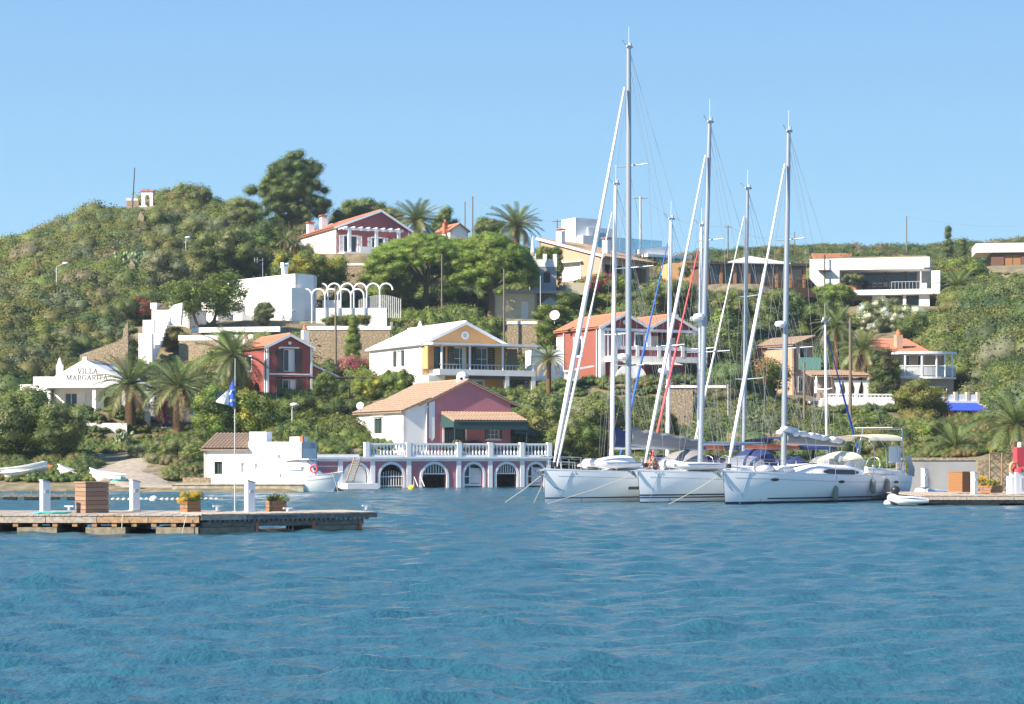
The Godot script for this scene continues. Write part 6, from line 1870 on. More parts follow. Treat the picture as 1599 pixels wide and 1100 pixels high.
func big_yachts() -> void:
	# third: nearest, with bimini, sprayhood and fenders
	var H := Hull.new()
	H.L = 13.2; H.B = 4.1; H.bow = 1.5; H.stern = 1.18
	var D := 93.0
	var deg := 47.0
	var navy3 := [[-0.05, 0.1], [0.2, 0.26, 0.17]]
	var r := yacht("white yacht nearest the pontoon, with cream bimini and three grey fenders", 1129, D, deg, H, {
		"mast": 4.7, "top": Y(203, D + 3.3), "rake": 0.026, "mr": 0.135, "furl_r": 0.085, "spreaders": [0.36, 0.68], "radar": 0.43, "boom": 5.0, "boom_up": -0.1, "cover": M.grey_cover, "cover_h": 0.55, "loose": true, "stripes": navy3,
		"ports": [[0.185, 0.3, 0.24], [0.5, 0.3, 0.24], [0.87, 0.28, 0.24]], "fenders": [[0.47, 0.42], [0.69, 0.72], [0.79, 0.7]], "ch": 0.46, "w0": 5, "c1": 0.72,
		"lines": [[Vector3(0.1, 1.4, -0.1), Vector3(-2.4, 0.02, -1.2), 0.06, M.rope], [H.at(0.09, 1.45, 1.0, 0.02), H.at(0.055, -0.02, 1.0, 0.06), -0.02, M.rope_blue], [H.at(0.1, 1.45, 1.0, 0.02), H.at(0.15, -0.02, 1.0, 0.06), -0.02, M.rope_blue], [Vector3(-0.1, 1.35, 0), H.at(0.03, 0.6, 1.0, 0.03), 0.12, M.rope_blue]]})
	var sh := H.sheer(0.75)
	part("sprayhood", canopy(H.L * 0.65, H.L * 0.74, 1.2, H.sheer(0.68) + 0.35, 0.85, 0.55), M.canvas, r)
	part("sprayhood_window", canopy(H.L * 0.61, H.L * 0.65, 1.22, H.sheer(0.66) + 0.35, 0.66, 0.1), M.vinyl, r)
	part("bimini", canopy(H.L * 0.77, H.L * 0.97, 1.4, sh + 1.72, 0.34, 0.72), M.canvas, r)
	var fr := MB.new()
	for k in [0.79, 0.87, 0.95]:
		var pts := []
		for j in 9:
			var a := PI * j / 8.0
			pts.append(Vector3(H.L * k, sh + 0.1 + 1.85 * pow(sin(a), 0.35), -cos(a) * 1.38))
		fr.tube(pts, 0.016, 5)
	part("bimini_frame", fr, M.steel, r)
	var gx := H.L * 0.985
	var ga := MB.new()
	for g in [-1.0, 1.0]:
		ga.tube([Vector3(gx, H.stern, 1.4 * g), Vector3(gx + 0.15, H.stern + 2.35, 1.15 * g)], 0.03, 6)
		ga.tube([Vector3(gx - 0.5, H.stern, 1.4 * g), Vector3(gx + 0.05, H.stern + 1.9, 1.2 * g)], 0.025, 6)
	ga.tube([Vector3(gx + 0.15, H.stern + 2.35, -1.15), Vector3(gx + 0.15, H.stern + 2.35, 1.15)], 0.03, 6)
	part("stern_gantry", ga, M.steel, r)
	part("solar_panel", MB.new().box(Vector3(gx - 0.2, H.stern + 2.42, 0), Vector3(0.9, 0.04, 2.2)), M.grey_paint, r)
	part("cockpit_screen", MB.new().b2(H.L * 0.9, sh + 0.65, 1.2, H.L * 0.97, sh + 1.45, 1.23), M.sail, r)
	var ring := []
	for i in 12: ring.append(Vector3(H.L + 0.02, H.stern + 0.42, 1.15) + Vector3(0, cos(TAU * (i + 0.8) / 14.0) * 0.3, sin(TAU * (i + 0.8) / 14.0) * 0.24))
	part("horseshoe_buoy", MB.new().tube(ring, 0.085, 7), M.yellow, r)
	var fl := []
	for i in 7:
		var row := []
		for j in 4: row.append(Vector3(H.L + 0.35 + i * 0.05 + j * 0.03, H.stern + 1.0 - i * 0.17, 1.0 + 0.05 * sin(i * 1.3 + j) + j * 0.14))
		fl.append(row)
	part("ensign", MB.new().grid(fl, Vector3.BACK), M.blue_trim, r)
	part("ensign_staff", MB.new().tube([Vector3(H.L - 0.05, H.stern, 1.0), Vector3(H.L + 0.4, H.stern + 1.15, 1.0)], 0.02, 5), M.wood_brown, r)
	var bags := MB.new()
	for q in [[0.2, 0.35], [0.26, -0.2], [0.31, 0.4]]: bags.ball(Vector3(H.L * q[0], H.sheer(q[0]) + 0.2, q[1]), Vector3(0.75, 0.2, 0.4), 6, 9)
	part("deck_bag", bags, M.sail, r)
	# second
	var H2 := Hull.new()
	H2.L = 13.0; H2.B = 4.0; H2.bow = 1.52; H2.stern = 1.2; H2.full = 2.4
	var D2 := 95.0
	r = yacht("middle white yacht with double blue waterline stripes and dinghy on its foredeck", 996, D2, deg, H2, {
		"mast": 4.7, "top": Y(187, D2 + 3.3), "rake": 0.045, "mr": 0.135, "furl_r": 0.08, "spreaders": [0.34, 0.66], "boom": 5.2, "roof": 0.3, "radar": 0.44, "stripes": [[-0.04, 0.06], [0.22, 0.28], [0.33, 0.4]], "window": false, "aerial": 1.1,
		"ports": [[0.06, 0.08, 0.05]], "stay_x": 0.55,
		"lines": [[Vector3(0.1, 1.4, -0.1), Vector3(-4.6, 0.02, -1.5), 0.08, M.rope], [H2.at(0.07, 1.45, 1.0, 0.02), H2.at(0.035, -0.02, 1.0, 0.06), -0.02, M.rope_blue], [H2.at(0.08, 1.45, 1.0, 0.02), H2.at(0.125, -0.02, 1.0, 0.06), -0.02, M.rope_blue]]})
	part("sprayhood", canopy(H2.L * 0.6, H2.L * 0.71, 1.2, H2.sheer(0.66) + 0.3, 1.0, 0.2), M.navy, r)
	part("sprayhood_window", canopy(H2.L * 0.585, H2.L * 0.64, 1.22, H2.sheer(0.64) + 0.3, 0.66, 0.05), M.vinyl, r)
	part("bimini", canopy(H2.L * 0.75, H2.L * 0.95, 1.35, H2.sheer(0.8) + 1.6, 0.36, 0.7), M.navy, r)
	# first: the tallest
	var H1 := Hull.new()
	H1.L = 15.2; H1.B = 4.4; H1.bow = 1.55; H1.stern = 1.25; H1.full = 2.6; H1.rake = 0.12
	var D1 := 96.0
	r = yacht("leftmost white yacht with the tallest mast and a grey boom cover", 849, D1, deg, H1, {
		"mast": 6.2, "top": Y(72, D1 + 4.3), "rake": 0.001, "spreaders": [0.25, 0.48, 0.72], "boom": 5.9, "boom_up": -0.25, "cover": M.grey_cover, "cover_h": 0.9, "mr": 0.15, "furl_r": 0.11, "roof": 0.25, "radar": 0.27, "stripes": [[0.18, 0.24]], "window": false, "stay_x": 0.75, "aerial": 1.0,
		"ports": [[0.3, 0.75, 0.62, 0.14]], "ch": 0.3,
		"lines": [[Vector3(0.1, 1.35, -0.1), Vector3(-1.7, 0.02, -0.9), 0.05, M.rope], [Vector3(0.1, 1.35, 0.1), Vector3(-0.9, 0.02, 0.2), 0.05, M.rope], [H1.at(0.08, 1.45, 1.0, 0.02), H1.at(0.045, -0.02, 1.0, 0.06), -0.02, M.rope_blue], [H1.at(0.09, 1.45, 1.0, 0.02), H1.at(0.125, -0.02, 1.0, 0.06), -0.02, M.rope_blue], [Vector3(-0.05, 1.3, 0), H1.at(0.06, 0.55, 1.0, 0.03), 0.2, M.rope_blue]]})
	part("sprayhood", canopy(H1.L * 0.62, H1.L * 0.72, 1.3, H1.sheer(0.66) + 0.3, 0.9, 0.2), M.grey_cover, r)
	# dinghies carried on deck
	inflatable("white covered dinghy lashed upside down on the leftmost yacht", on_boat(849, D1, deg, Vector3(4.5, H1.sheer(0.25) + 0.14, 0.2)), deg, 2.9, M.sail, true)
	inflatable("pale grey inflatable dinghy lying on the middle yacht's foredeck", on_boat(996, D2, deg, Vector3(3.5, H2.sheer(0.25) + 0.12, 0.35)), deg, 3.3, M.rubber, false)
	# tender at the stern of the nearest yacht
	var q := Vector3(X(1419, 90.0), 0.05, -90.0)
	var td := inflatable("white tender with black outboard floating under the stern", q, 10.0, 1.5, M.rubber, false)
	part("outboard", MB.new().b2(-0.75, -0.2, -0.12, -0.5, 0.55, 0.12).ball(Vector3(-0.6, 0.65, 0), Vector3(0.22, 0.18, 0.16), 6, 8), M.black, td)
	single("mooring_buoy", MB.new().ball(Vector3(0, 0.05, 0), Vector3(0.2, 0.18, 0.2), 8, 12), M.rubber, "small white round fender floating beside the tender", "buoy", Vector3(X(1387, 92.0), 0, -92.0))

func on_boat(u: float, D: float, deg: float, p: Vector3) -> Vector3:
	return Vector3(X(u, D), SEA, -D) + Basis(Vector3.UP, deg_to_rad(deg)) * p
func inflatable(label: String, at: Vector3, deg: float, ln: float, m: Material, covered: bool) -> Node3D:
	var r := thing("inflatable_dinghy", label, "dinghy", at, deg_to_rad(deg))
	var pts := []
	var w := ln * 0.26
	for p in [[1.0, -1.0], [0.35, -1.0], [0.12, -0.8], [0.0, -0.3], [0.0, 0.3], [0.12, 0.8], [0.35, 1.0], [1.0, 1.0]]:
		pts.append(Vector3((p[0] - 0.5) * ln, 0.2 + (0.1 if p[0] < 0.1 else 0.0), p[1] * w))
	part("tube", MB.new().tube(pts, [0.12, 0.19, 0.19, 0.19, 0.19, 0.19, 0.19, 0.12], 9), m, r)
	part("floor", MB.new().b2(-ln * 0.38, 0.1, -w, ln * 0.42, 0.16, w), m, r)
	part("grab_line", MB.new().tube(pts.map(func(e): return e + Vector3(0, 0.1, signf(e.z) * 0.17 if absf(e.z) > 0.3 * w else 0.0)), 0.02, 4), M.rope_blue, r)
	if covered:
		part("cover", canopy(-ln * 0.52, ln * 0.35, w * 1.15, 0.1, 0.55, 0.35), m, r)
	else:
		part("thwart", MB.new().b2(ln * 0.05, 0.26, -w, ln * 0.15, 0.31, w), M.wood_brown, r)
	return r

func far_yachts() -> void:
	# boats on the far side of the pontoon: only masts, booms and deck canvas show above the near ones
	var specs := [
		["white masted yacht behind the tallest, with blue sail cover and slack white headsail", 955, 287, 106.0, 40.0, 10.5, {"cover": M.navy, "cover_h": 1.1, "boom": 4.6, "mast_mat": M.white_metal, "furl_r": 0.06, "spreaders": [0.48], "mr": 0.115}],
		["yacht with blue furled headsail behind the grey boom", 1042, 342, 112.0, 38.0, 10.0, {"furl_mat": M.blue_cloth, "cover": M.navy, "cover_h": 0.5, "boom": 3.8, "mast_mat": M.white_metal, "furl_r": 0.062, "spreaders": [0.5], "mr": 0.12, "radar": 0.4}],
		["yacht with red furled headsail and orange boom cover", 1090, 352, 113.0, 38.0, 10.0, {"furl_mat": M.red_cloth, "cover": M.orange_cloth, "cover_h": 0.35, "boom": 4.5, "mast_mat": M.white_metal, "furl_r": 0.062, "spreaders": [0.5], "mr": 0.11, "radar": 0.62}],
		["yacht with white headsail and silver mast between the two nearest masts", 1161, 294, 108.0, 36.0, 10.5, {"mast_mat": M.alu, "furl_r": 0.05, "spreaders": [0.33, 0.62], "mr": 0.11, "boom": 4.0, "cover": M.orange_cloth, "cover_h": 0.35}],
		["small yacht with slim white mast and blue headsail sloping to the right", 1292, 503, 116.0, 215.0, 8.0, {"furl_mat": M.blue_cloth, "mast_mat": M.white_metal, "furl_r": 0.055, "spreaders": [0.55], "mr": 0.085, "boom": 2.6, "cover": M.navy, "cover_h": 0.3}]]
	for s in specs:
		var H := Hull.new()
		H.L = s[5]; H.B = s[5] * 0.32; H.bow = 1.3; H.stern = 1.0
		var mx: float = s[5] * 0.4
		var D: float = s[3]
		var off = Basis(Vector3.UP, deg_to_rad(s[4])) * Vector3(mx, 0, 0)
		var r = thing("sailing_yacht", s[0], "yacht", Vector3(X(s[1], D), SEA, -D) - off, deg_to_rad(s[4]), "yachts moored to the pontoon")
		part("hull", H.skin(-0.4, 99.999, 7, 0.0, 0.0, 1.0, 18), M.gel, r)
		part("transom", H.transom(), M.gel, r)
		part("deck", H.deck_mesh(0.02), M.deck, r)
		part("coachroof", canopy(H.L * 0.3, H.L * 0.66, H.B * 0.3, H.sheer(0.5), 0.4, 0.2), M.deck, r)
		part("sprayhood", canopy(H.L * 0.6, H.L * 0.74, H.B * 0.3, H.sheer(0.66) + 0.3, 0.9, 0.2), M.navy, r)
		part("bimini", canopy(H.L * 0.76, H.L * 0.96, H.B * 0.32, H.sheer(0.8) + 1.5, 0.3, 0.7), M.navy if s[3] > 107.0 else M.blue_cloth, r)
		rails(r, H)
		rig(r, H, mx, Y(s[2], D), s[6])
	# courtesy flags and a big navy awning beside the masts are part of their boats; an upturned sail bag hangs on the first stay

func motorboat() -> void:
	var H := Hull.new()
	H.L = 4.3; H.B = 1.9; H.bow = 1.2; H.stern = 0.82; H.rake = 0.75; H.depth = 0.25; H.full = 2.0
	var D := 124.5
	# bow to the right: turned about
	var r := thing("cabin_cruiser", "small white cabin cruiser with grey stripe moored by the boathouse", "motorboat", Vector3(X(535, D - 0.5), SEA, -D + 0.5), deg_to_rad(180.0 - 16.0))
	part("hull", H.skin(-0.25, 99.999, 8, 0.0, 0.0, 1.0, 20), M.gel, r)
	part("transom", H.transom(), M.gel, r)
	part("deck", H.deck_mesh(0.02), M.deck, r)
	part("stripe", H.skin(-0.3, -0.24, 1, 0.006, 0.06, 1.0, 20, false), M.grey_paint, r)
	part("rubbing_strake", H.skin(-0.03, 0.03, 1, 0.015, 0.0, 1.0, 20, false), M.grey_paint, r)
	var c := []
	for i in 9:
		var u := i / 8.0
		var t := lerpf(0.32, 0.82, u)
		var hh := 0.95 * smoothstep(0.0, 0.38, u) + 0.05
		var hw := 0.78 * lerpf(0.75, 1.0, u)
		var row := []
		for k in [[-1.0, 0.0], [-0.9, 0.85], [-0.7, 1.0], [0.0, 1.06], [0.7, 1.0], [0.9, 0.85], [1.0, 0.0]]: row.append(Vector3(t * H.L, H.sheer(t) + hh * k[1], hw * k[0]))
		c.append(row)
	var cab := part("cabin", MB.new().grid(c, Vector3.UP), M.gel, r)
	part("windscreen", MB.new().quad2([c[1][2], c[1][4], c[3][4], c[3][2]], Vector3(-0.03, 0.02, 0)), M.smoke, cab)
	part("roof", MB.new().b2(H.L * 0.44, H.sheer(0.5) + 1.0, -0.8, H.L * 0.88, H.sheer(0.5) + 1.08, 0.8), M.gel, cab)
	for g in [-1.0, 1.0]: part("side_window", MB.new().b2(H.L * 0.56, H.sheer(0.5) + 0.42, g * 0.77 - 0.02, H.L * 0.76, H.sheer(0.5) + 0.72, g * 0.77 + 0.02), M.white_trim, cab)
	var ring := []
	for i in 17: ring.append(Vector3(H.L * 0.36, H.sheer(0.4) + 0.42, -0.82) + Vector3(cos(TAU * i / 16.0) * 0.22, sin(TAU * i / 16.0) * 0.22, 0))
	part("lifebuoy", MB.new().tube(ring, 0.06, 7, false), M.red_paint, r)
	var rl := []
	for i in 6: rl.append(Vector3(H.L * (0.02 + 0.09 * i), H.sheer(0.1) + 0.42, -H.half(0.02 + 0.09 * i) + 0.06))
	part("bow_rail", MB.new().tube(rl, 0.018, 5).tube(rl.map(func(e): return Vector3(e.x, e.y, -e.z)), 0.018, 5), M.steel, r)
	part("mooring_line", MB.new().tube([Vector3(0.5, 1.1, -0.4), Vector3(0.1, 0.0, -0.5)], 0.016, 4), M.rope, r)
	part("aerial", MB.new().tube([Vector3(H.L * 0.7, 1.9, 0), Vector3(H.L * 0.72, 2.5, 0)], 0.014, 4), M.white_metal, r)

func beach_boats() -> void:
	# dinghies pulled up on the left shore
	for s in [["white open boat lying tilted on the shore at the far left", 2, 750, 132.0, 20.0, 3.0, 0.22], ["white hull propped up on the beach under the big tree", 30, 742, 134.0, -18.0, 2.9, -0.35], ["white rowing boat behind the potted plant on the beach", 86, 748, 135.0, -8.0, 2.6, -0.25], ["white dinghy lying flat beside the sandy path", 138, 755, 131.0, -4.0, 2.2, -0.1]]:
		var H := Hull.new()
		H.L = s[5]; H.B = 1.4; H.bow = 0.75; H.stern = 0.55; H.rake = 0.35; H.depth = 0.02; H.full = 1.8
		var p = on_ground(s[1], s[3], 0.12)
		var r = thing("beached_dinghy", s[0], "boat", p, deg_to_rad(s[4]), "boats pulled up on the shore")
		r.rotation.z = s[6]
		part("hull", H.skin(-0.02, 99.999, 5, 0.0, 0.0, 1.0, 14), M.gel, r)
		part("transom", H.transom(), M.gel, r)
		part("floor", H.deck_mesh(0.3), M.deck, r)
		part("gunwale", H.skin(-0.03, 0.05, 1, 0.03, 0.0, 1.0, 14, false), M.white_trim, r)
		part("thwart", MB.new().b2(H.L * 0.45, 0.4, -0.55, H.L * 0.55, 0.45, 0.55), M.deck, r)
	var k := MB.new()
	k.ball(Vector3.ZERO, Vector3(0.55, 0.16, 0.24), 6, 12).ball(Vector3(0.1, 0.1, 0), Vector3(0.22, 0.1, 0.18), 5, 9)
	single("upturned_kayak", k, M.turquoise, "turquoise kayak lying on the stones at the water's edge", "kayak", on_ground(184, 130.5, 0.15), 0.2)
	var kr := MB.new()
	for i in 5: kr.tube([Vector3(-0.45, 0.1 + 0.07 * i, 0.25 * (i % 2)), Vector3(0.45, 0.12 + 0.07 * i, 0.2 - 0.1 * i)], 0.09, 6)
	single("orange_netting", kr, M.orange_cloth, "heap of orange tubes under the big tree on the shore", "netting", on_ground(70, 139.0, 0.0))
# ---------------------------------------------------------------- pontoons and what stands on them
func planks(r: Node3D, x0: float, x1: float, z0: float, z1: float, y: float, seed_: int) -> void:
	var rng := RandomNumberGenerator.new()
	rng.seed = seed_
	var n := int((x1 - x0) / 0.15)
	var w := (x1 - x0) / n
	var ms := MB.new().box(Vector3(0, -0.02, 0), Vector3(w - 0.014, 0.04, z0 - z1)).mesh()
	var mats := [M.plank, M.plank2, M.plank, M.plank3]
	for i in n:
		var o := inst("plank", ms, mats[rng.randi() % 4], r, Vector3(x0 + (i + 0.5) * w, y + rng.randf_range(-0.006, 0.006), (z0 + z1) * 0.5))
		o.rotation.y = rng.randf_range(-0.002, 0.002)
func pedestal(label: String, at: Vector3, turn: float, h: float) -> void:
	var r := thing("service_pedestal", label, "pedestal", at, turn, "white power and water posts on the pontoons")
	var w := 0.115
	part("body", MB.new().prism([Vector3(-w, 0.03, w), Vector3(w, 0.03, w), Vector3(w, h - 0.06, w), Vector3(-w, h, w)], Vector3(0, 0, -2 * w)), M.white_metal, r)
	part("base_plate", MB.new().b2(-w - 0.04, 0, -w - 0.04, w + 0.04, 0.03, w + 0.04), M.grey_paint, r)
	part("cap", MB.new().prism([Vector3(-w - 0.02, h + 0.002, w + 0.02), Vector3(w + 0.02, h - 0.058, w + 0.02), Vector3(w + 0.02, h - 0.02, w + 0.02), Vector3(-w - 0.02, h + 0.05, w + 0.02)], Vector3(0, 0, -2 * w - 0.04)), M.grey_paint, r)
	for y in [0.66, 0.5]: part("socket", MB.new().b2(w, h * y, -0.06, w + 0.035, h * y + 0.1, 0.06), M.white_trim, r)
	for y in [0.62]: part("socket", MB.new().b2(-0.06, h * y, w, 0.06, h * y + 0.1, w + 0.03), M.grey_paint, r)
func slatted_box(called: String, label: String, cat: String, at: Vector3, turn: float, w: float, d: float, h: float, m1: Material, m2: Material, lid: bool, grp := "") -> Node3D:
	var r := thing(called, label, cat, at, turn, grp)
	var n := maxi(3, int(h / 0.115))
	var sh := h / n
	for i in n:
		var m := m1 if i % 2 == 0 else m2
		for g in [1.0, -1.0]:
			part("slat", MB.new().box(Vector3(0, (i + 0.5) * sh, g * d * 0.5), Vector3(w + 0.03, sh - 0.014, 0.03)), m, r)
			part("slat", MB.new().box(Vector3(g * w * 0.5, (i + 0.5) * sh, 0), Vector3(0.03, sh - 0.014, d - 0.035)), m, r)
	part("inner_box", MB.new().b2(-w * 0.5 + 0.02, 0.02, -d * 0.5 + 0.02, w * 0.5 - 0.02, h - 0.05, d * 0.5 - 0.02), m1, r)
	if lid: part("lid", MB.new().b2(-w * 0.5 - 0.04, h, -d * 0.5 - 0.04, w * 0.5 + 0.04, h + 0.035, d * 0.5 + 0.04), m2, r)
	return r
func flowers(label: String, at: Vector3, turn: float, w: float, d: float, h: float, bloom: float, seed_: int) -> void:
	var rng := RandomNumberGenerator.new()
	rng.seed = seed_
	var r := thing("flowering_plant", label, "plant", at, turn)
	var xfs := []
	var cs := []
	var fx := []
	var fc := []
	for i in 16:
		var p := Vector3(rng.randf_range(-0.55, 0.55) * w, rng.randf_range(0.05, h * 0.7), rng.randf_range(-0.5, 0.55) * d)
		xfs.append(Transform3D(Basis.from_euler(Vector3(rng.randf() * 6, rng.randf() * 6, 0)).scaled(Vector3.ONE * rng.randf_range(0.08, 0.14)), p))
		cs.append(jitter(Color(0.1, 0.16, 0.03), rng))
	for i in int(70 * bloom):
		var p := Vector3(rng.randf_range(-0.72, 0.6) * w, rng.randf_range(0.1, h), rng.randf_range(-0.5, 0.75) * d)
		if p.x < -0.5 * w: p.y -= 0.14
		fx.append(Transform3D(Basis.from_euler(Vector3(rng.randf() * 6, rng.randf() * 6, 0)).scaled(Vector3.ONE * rng.randf_range(0.035, 0.06)), p))
		fc.append(jitter(Color(0.75, 0.5, 0.02), rng, 0.15))
	many("leaves", CL.open[0], M.leaf, xfs, cs, r)
	if fx.size(): many("blossoms", CL.open[1], M.petal, fx, fc, r)
func cleat(at: Vector3, turn: float, label: String) -> void:
	single("mooring_cleat", MB.new().b2(-0.03, 0, -0.05, 0.03, 0.1, 0.05).bar(Vector3(-0.14, 0.12, 0), Vector3(0.14, 0.12, 0), 0.05, 0.05), M.white_metal, label, "cleat", at, turn, "white cleats along the pontoon edge")

func left_dock() -> void:
	var dy := 0.53
	# first section: square to the view, pale fascia on concrete floats
	var D := 58.0
	var x0 := X(-90, D)
	var x1 := X(311, D)
	var r := thing("floating_pontoon", "weathered plank pontoon on pale concrete floats at the left", "pontoon", Vector3(x0, 0, -D))
	var W := x1 - x0
	planks(r, 0, W, 0.02, -4.6, dy, 3)
	var n := 5
	for i in n:
		part("fascia_board", MB.new().b2(W * i / n + 0.01, dy - 0.23, -0.05, W * (i + 1) / n - 0.01, dy - 0.045, 0.0), M.fascia_warm if i > 2 else M.plank2, r)
	for i in 13:
		part("joist", MB.new().b2(0.3 + i * 0.56, dy - 0.34, -0.6, 0.44 + i * 0.56, dy - 0.235, -0.03), M.wood, r)
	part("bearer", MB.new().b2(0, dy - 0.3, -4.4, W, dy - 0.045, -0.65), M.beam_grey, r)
	for q in [[-60, -5], [26, 88], [133, 195], [243, 309]]:
		var a = X(q[0], D) - x0
		part("float", MB.new().b2(a, -0.35, -1.6, a + (q[1] - q[0]) / FOC * D, dy - 0.36, -0.01), M.float, r)
	for q in [[-60, -5], [26, 88], [133, 195], [243, 309]]:
		var a = X(q[0], D) - x0
		part("float", MB.new().b2(a + 0.3, -0.35, -4.2, a + (q[1] - q[0]) / FOC * D, dy - 0.36, -2.8), M.float, r)
	# second section turned away: its shade is painted in as darker grey edge boards
	var dir := deg_to_rad(30.0)
	var s := thing("floating_pontoon", "weathered end section of the left pontoon, its edge painted darker for shade, toothed below", "pontoon", Vector3(x1 + 0.04, 0, -D - 0.02), dir)
	var L := span(311, 587, D, 30.0)
	planks(s, 0, L, 0.02, -2.5, dy + 0.01, 4)
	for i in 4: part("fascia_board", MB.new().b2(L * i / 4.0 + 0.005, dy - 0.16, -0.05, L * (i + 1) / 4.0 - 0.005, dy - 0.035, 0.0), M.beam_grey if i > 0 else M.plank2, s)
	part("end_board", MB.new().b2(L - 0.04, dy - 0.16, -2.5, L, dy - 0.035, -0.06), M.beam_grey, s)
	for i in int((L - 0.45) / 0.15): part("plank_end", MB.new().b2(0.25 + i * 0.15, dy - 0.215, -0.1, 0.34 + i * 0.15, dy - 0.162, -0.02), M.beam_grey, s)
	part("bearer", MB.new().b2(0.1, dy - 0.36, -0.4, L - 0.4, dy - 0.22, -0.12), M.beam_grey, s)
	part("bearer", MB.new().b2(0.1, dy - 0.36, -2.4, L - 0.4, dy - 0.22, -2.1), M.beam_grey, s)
	for q in [[0.0, 1.7], [3.55, 5.0]]:
		part("float", MB.new().b2(q[0] + 0.03, -0.35, -2.2, q[1], dy - 0.37, -0.16), M.float, s)
	# rust stained brackets
	for x in [1.72, 3.5, 5.02]: part("bracket", MB.new().b2(x, 0.0, -0.3, x + 0.09, dy - 0.22, -0.1), M.clay, s)
	pedestal("service post on the left pontoon, nearest the left edge of the view", P(70, 801.5, 59.3), 0.62, 0.92)
	pedestal("service post between the wooden bin and the yellow flowers", P(210, 798.5, 61.8), 0.62, 0.92)
	pedestal("service post between the flagpole and the green planter", P(389.5, 801, 60.6), 0.62, 0.93)
	slatted_box("wooden_bin", "tall grey brown slatted wooden bin on the left pontoon", "bin", P(143, 802.3, 60.0), deg_to_rad(40), 0.72, 0.62, 0.9, M.wood_brown, M.wood_brown2, true)
	slatted_box("wooden_planter", "square wooden planter holding yellow flowers on the left pontoon", "planter", P(297, 800, 60.6), deg_to_rad(38), 0.42, 0.42, 0.33, M.wood_orange, M.wood_brown, false)
	flowers("bright yellow flowers spilling from the left pontoon's planter", P(297, 800, 60.6) + Vector3(0, 0.3, 0), 0.3, 0.5, 0.45, 0.26, 1.0, 5)
	slatted_box("wooden_planter", "square wooden planter with low green leaves near the pontoon's end", "planter", P(431, 799, 61.2), deg_to_rad(38), 0.42, 0.42, 0.33, M.wood_orange, M.wood_brown, false)
	flowers("low green plant in the planter near the pontoon's end", P(431, 799, 61.2) + Vector3(0, 0.3, 0), 0.3, 0.45, 0.42, 0.16, 0.08, 6)
	cleat(P(339, 797, 62.2), 0.5, "white cleat behind the flagpole on the pontoon"); cleat(P(449, 800.5, 60.6), 0.5, "white cleat just right of the green planter"); cleat(P(572, 796, 63.0), 0.5, "white cleat at the pontoon's far end"); cleat(P(107, 797, 63.4), 0.1, "white cleat left of the wooden bin")
	var hose := []
	for i in 22: hose.append(Vector3(cos(i * 0.7) * (0.34 + 0.012 * i), 0.02 + 0.002 * i, sin(i * 0.7) * 0.2))
	single("coiled_hose", MB.new().tube(hose, 0.022, 5), M.turquoise, "turquoise hose coiled at the foot of the leftmost service post", "hose", P(80, 803.2, 58.8))
	for q in [[322, 801, 325, 833, 58.4, "pale rope hanging in the water where the two left pontoon sections meet"], [452, 801, 450, 831, 59.8, "left rope of the close pair hanging below the green planter"], [456, 801, 457, 831, 59.7, "right rope of the close pair hanging below the green planter"], [291, 805, 284, 833, 57.9, "slanting rope hanging below the yellow flowers"], [191, 805, 190, 825, 57.9, "short rope hanging below the pontoon right of the wooden bin"]]:
		single("hanging_rope", MB.new().tube([P(q[0], q[1], q[4]), P((q[0] + q[2]) * 0.5, (q[1] + q[3]) * 0.5, q[4] - 0.06), P(q[2], q[3] + 1.0, q[4] - 0.05)], 0.012, 4), M.rope, q[5], "rope", Vector3.ZERO, 0.0, "ropes hanging from the left pontoon")
	# flag on a slim pole
	var b := P(366.5, 801, 60.9)
	r = thing("flagpole", "slim grey flagpole on the left pontoon with ragged blue and white flag", "flagpole", b)
	var top := (801.0 - 560.0) / FOC * 60.9
	part("pole", MB.new().tube([Vector3.ZERO, Vector3(0, top * 0.6, 0), Vector3(0.01, top, 0)], [0.022, 0.018, 0.012], 7), M.grey_paint, r)
	part("pole_foot", MB.new().b2(-0.07, 0, -0.07, 0.07, 0.05, 0.07), M.grey_paint, r)
	var k := 60.9 / FOC
	var rows := []
	var edge := [[0.0, 1.0, 0.0], [0.16, 0.9, 0.08], [0.3, 0.66, -0.08], [0.55, 0.5, 0.1], [0.78, 0.38, -0.02], [1.0, 0.22, 0.06]]
	var bot := [0.0, 0.02, 0.06, 0.1, 0.14, 0.17]
	for i in 6:
		var row := []
		for j in 6:
			var f := j / 5.0
			row.append(Vector3(-edge[i][0] * 29 * k, (801 - 636) * k + lerpf(bot[i], edge[i][1], f) * 43 * k, 0.04 + edge[i][2] * (1.0 - 0.4 * f)))
		rows.append(row)
	var fb := MB.new().grid(rows.slice(0, 3), Vector3.BACK)
	var fw := MB.new().grid(rows.slice(2, 6), Vector3.BACK)
	var fl := part("flag", fb, M.flag_blue, r)
	part("flag_fly", fw, M.sail, fl)
	var band := MB.new()
	for j in [1, 3]:
		band.quad(rows[0][j] + Vector3(0, 0, 0.01), rows[1][j] + Vector3(0, 0, 0.01), rows[1][j] + Vector3(0, 0.07, 0.012), rows[0][j] + Vector3(0, 0.07, 0.012), Vector3.BACK)
		band.quad(rows[1][j] + Vector3(0, 0, 0.01), rows[2][j] + Vector3(0, 0, 0.01), rows[2][j] + Vector3(0, 0.06, 0.012), rows[1][j] + Vector3(0, 0.07, 0.012), Vector3.BACK)
	part("flag_stripe", band, M.sail, fl)
	var tx := lettering("flag_lettering", "ICE", 0.12, Vector3(-21 * k, (801 - 618) * k, 0.15), M.flag_blue, fl, 0.006, false)
	tx.rotation = Vector3(0, PI + 0.2, -0.3)
	# far floating boom with buoys
	D = 102.0
	r = thing("buoy_line", "line of white floats strung across the water behind the left pontoon", "buoy line", Vector3(X(160, D), 0, -D))
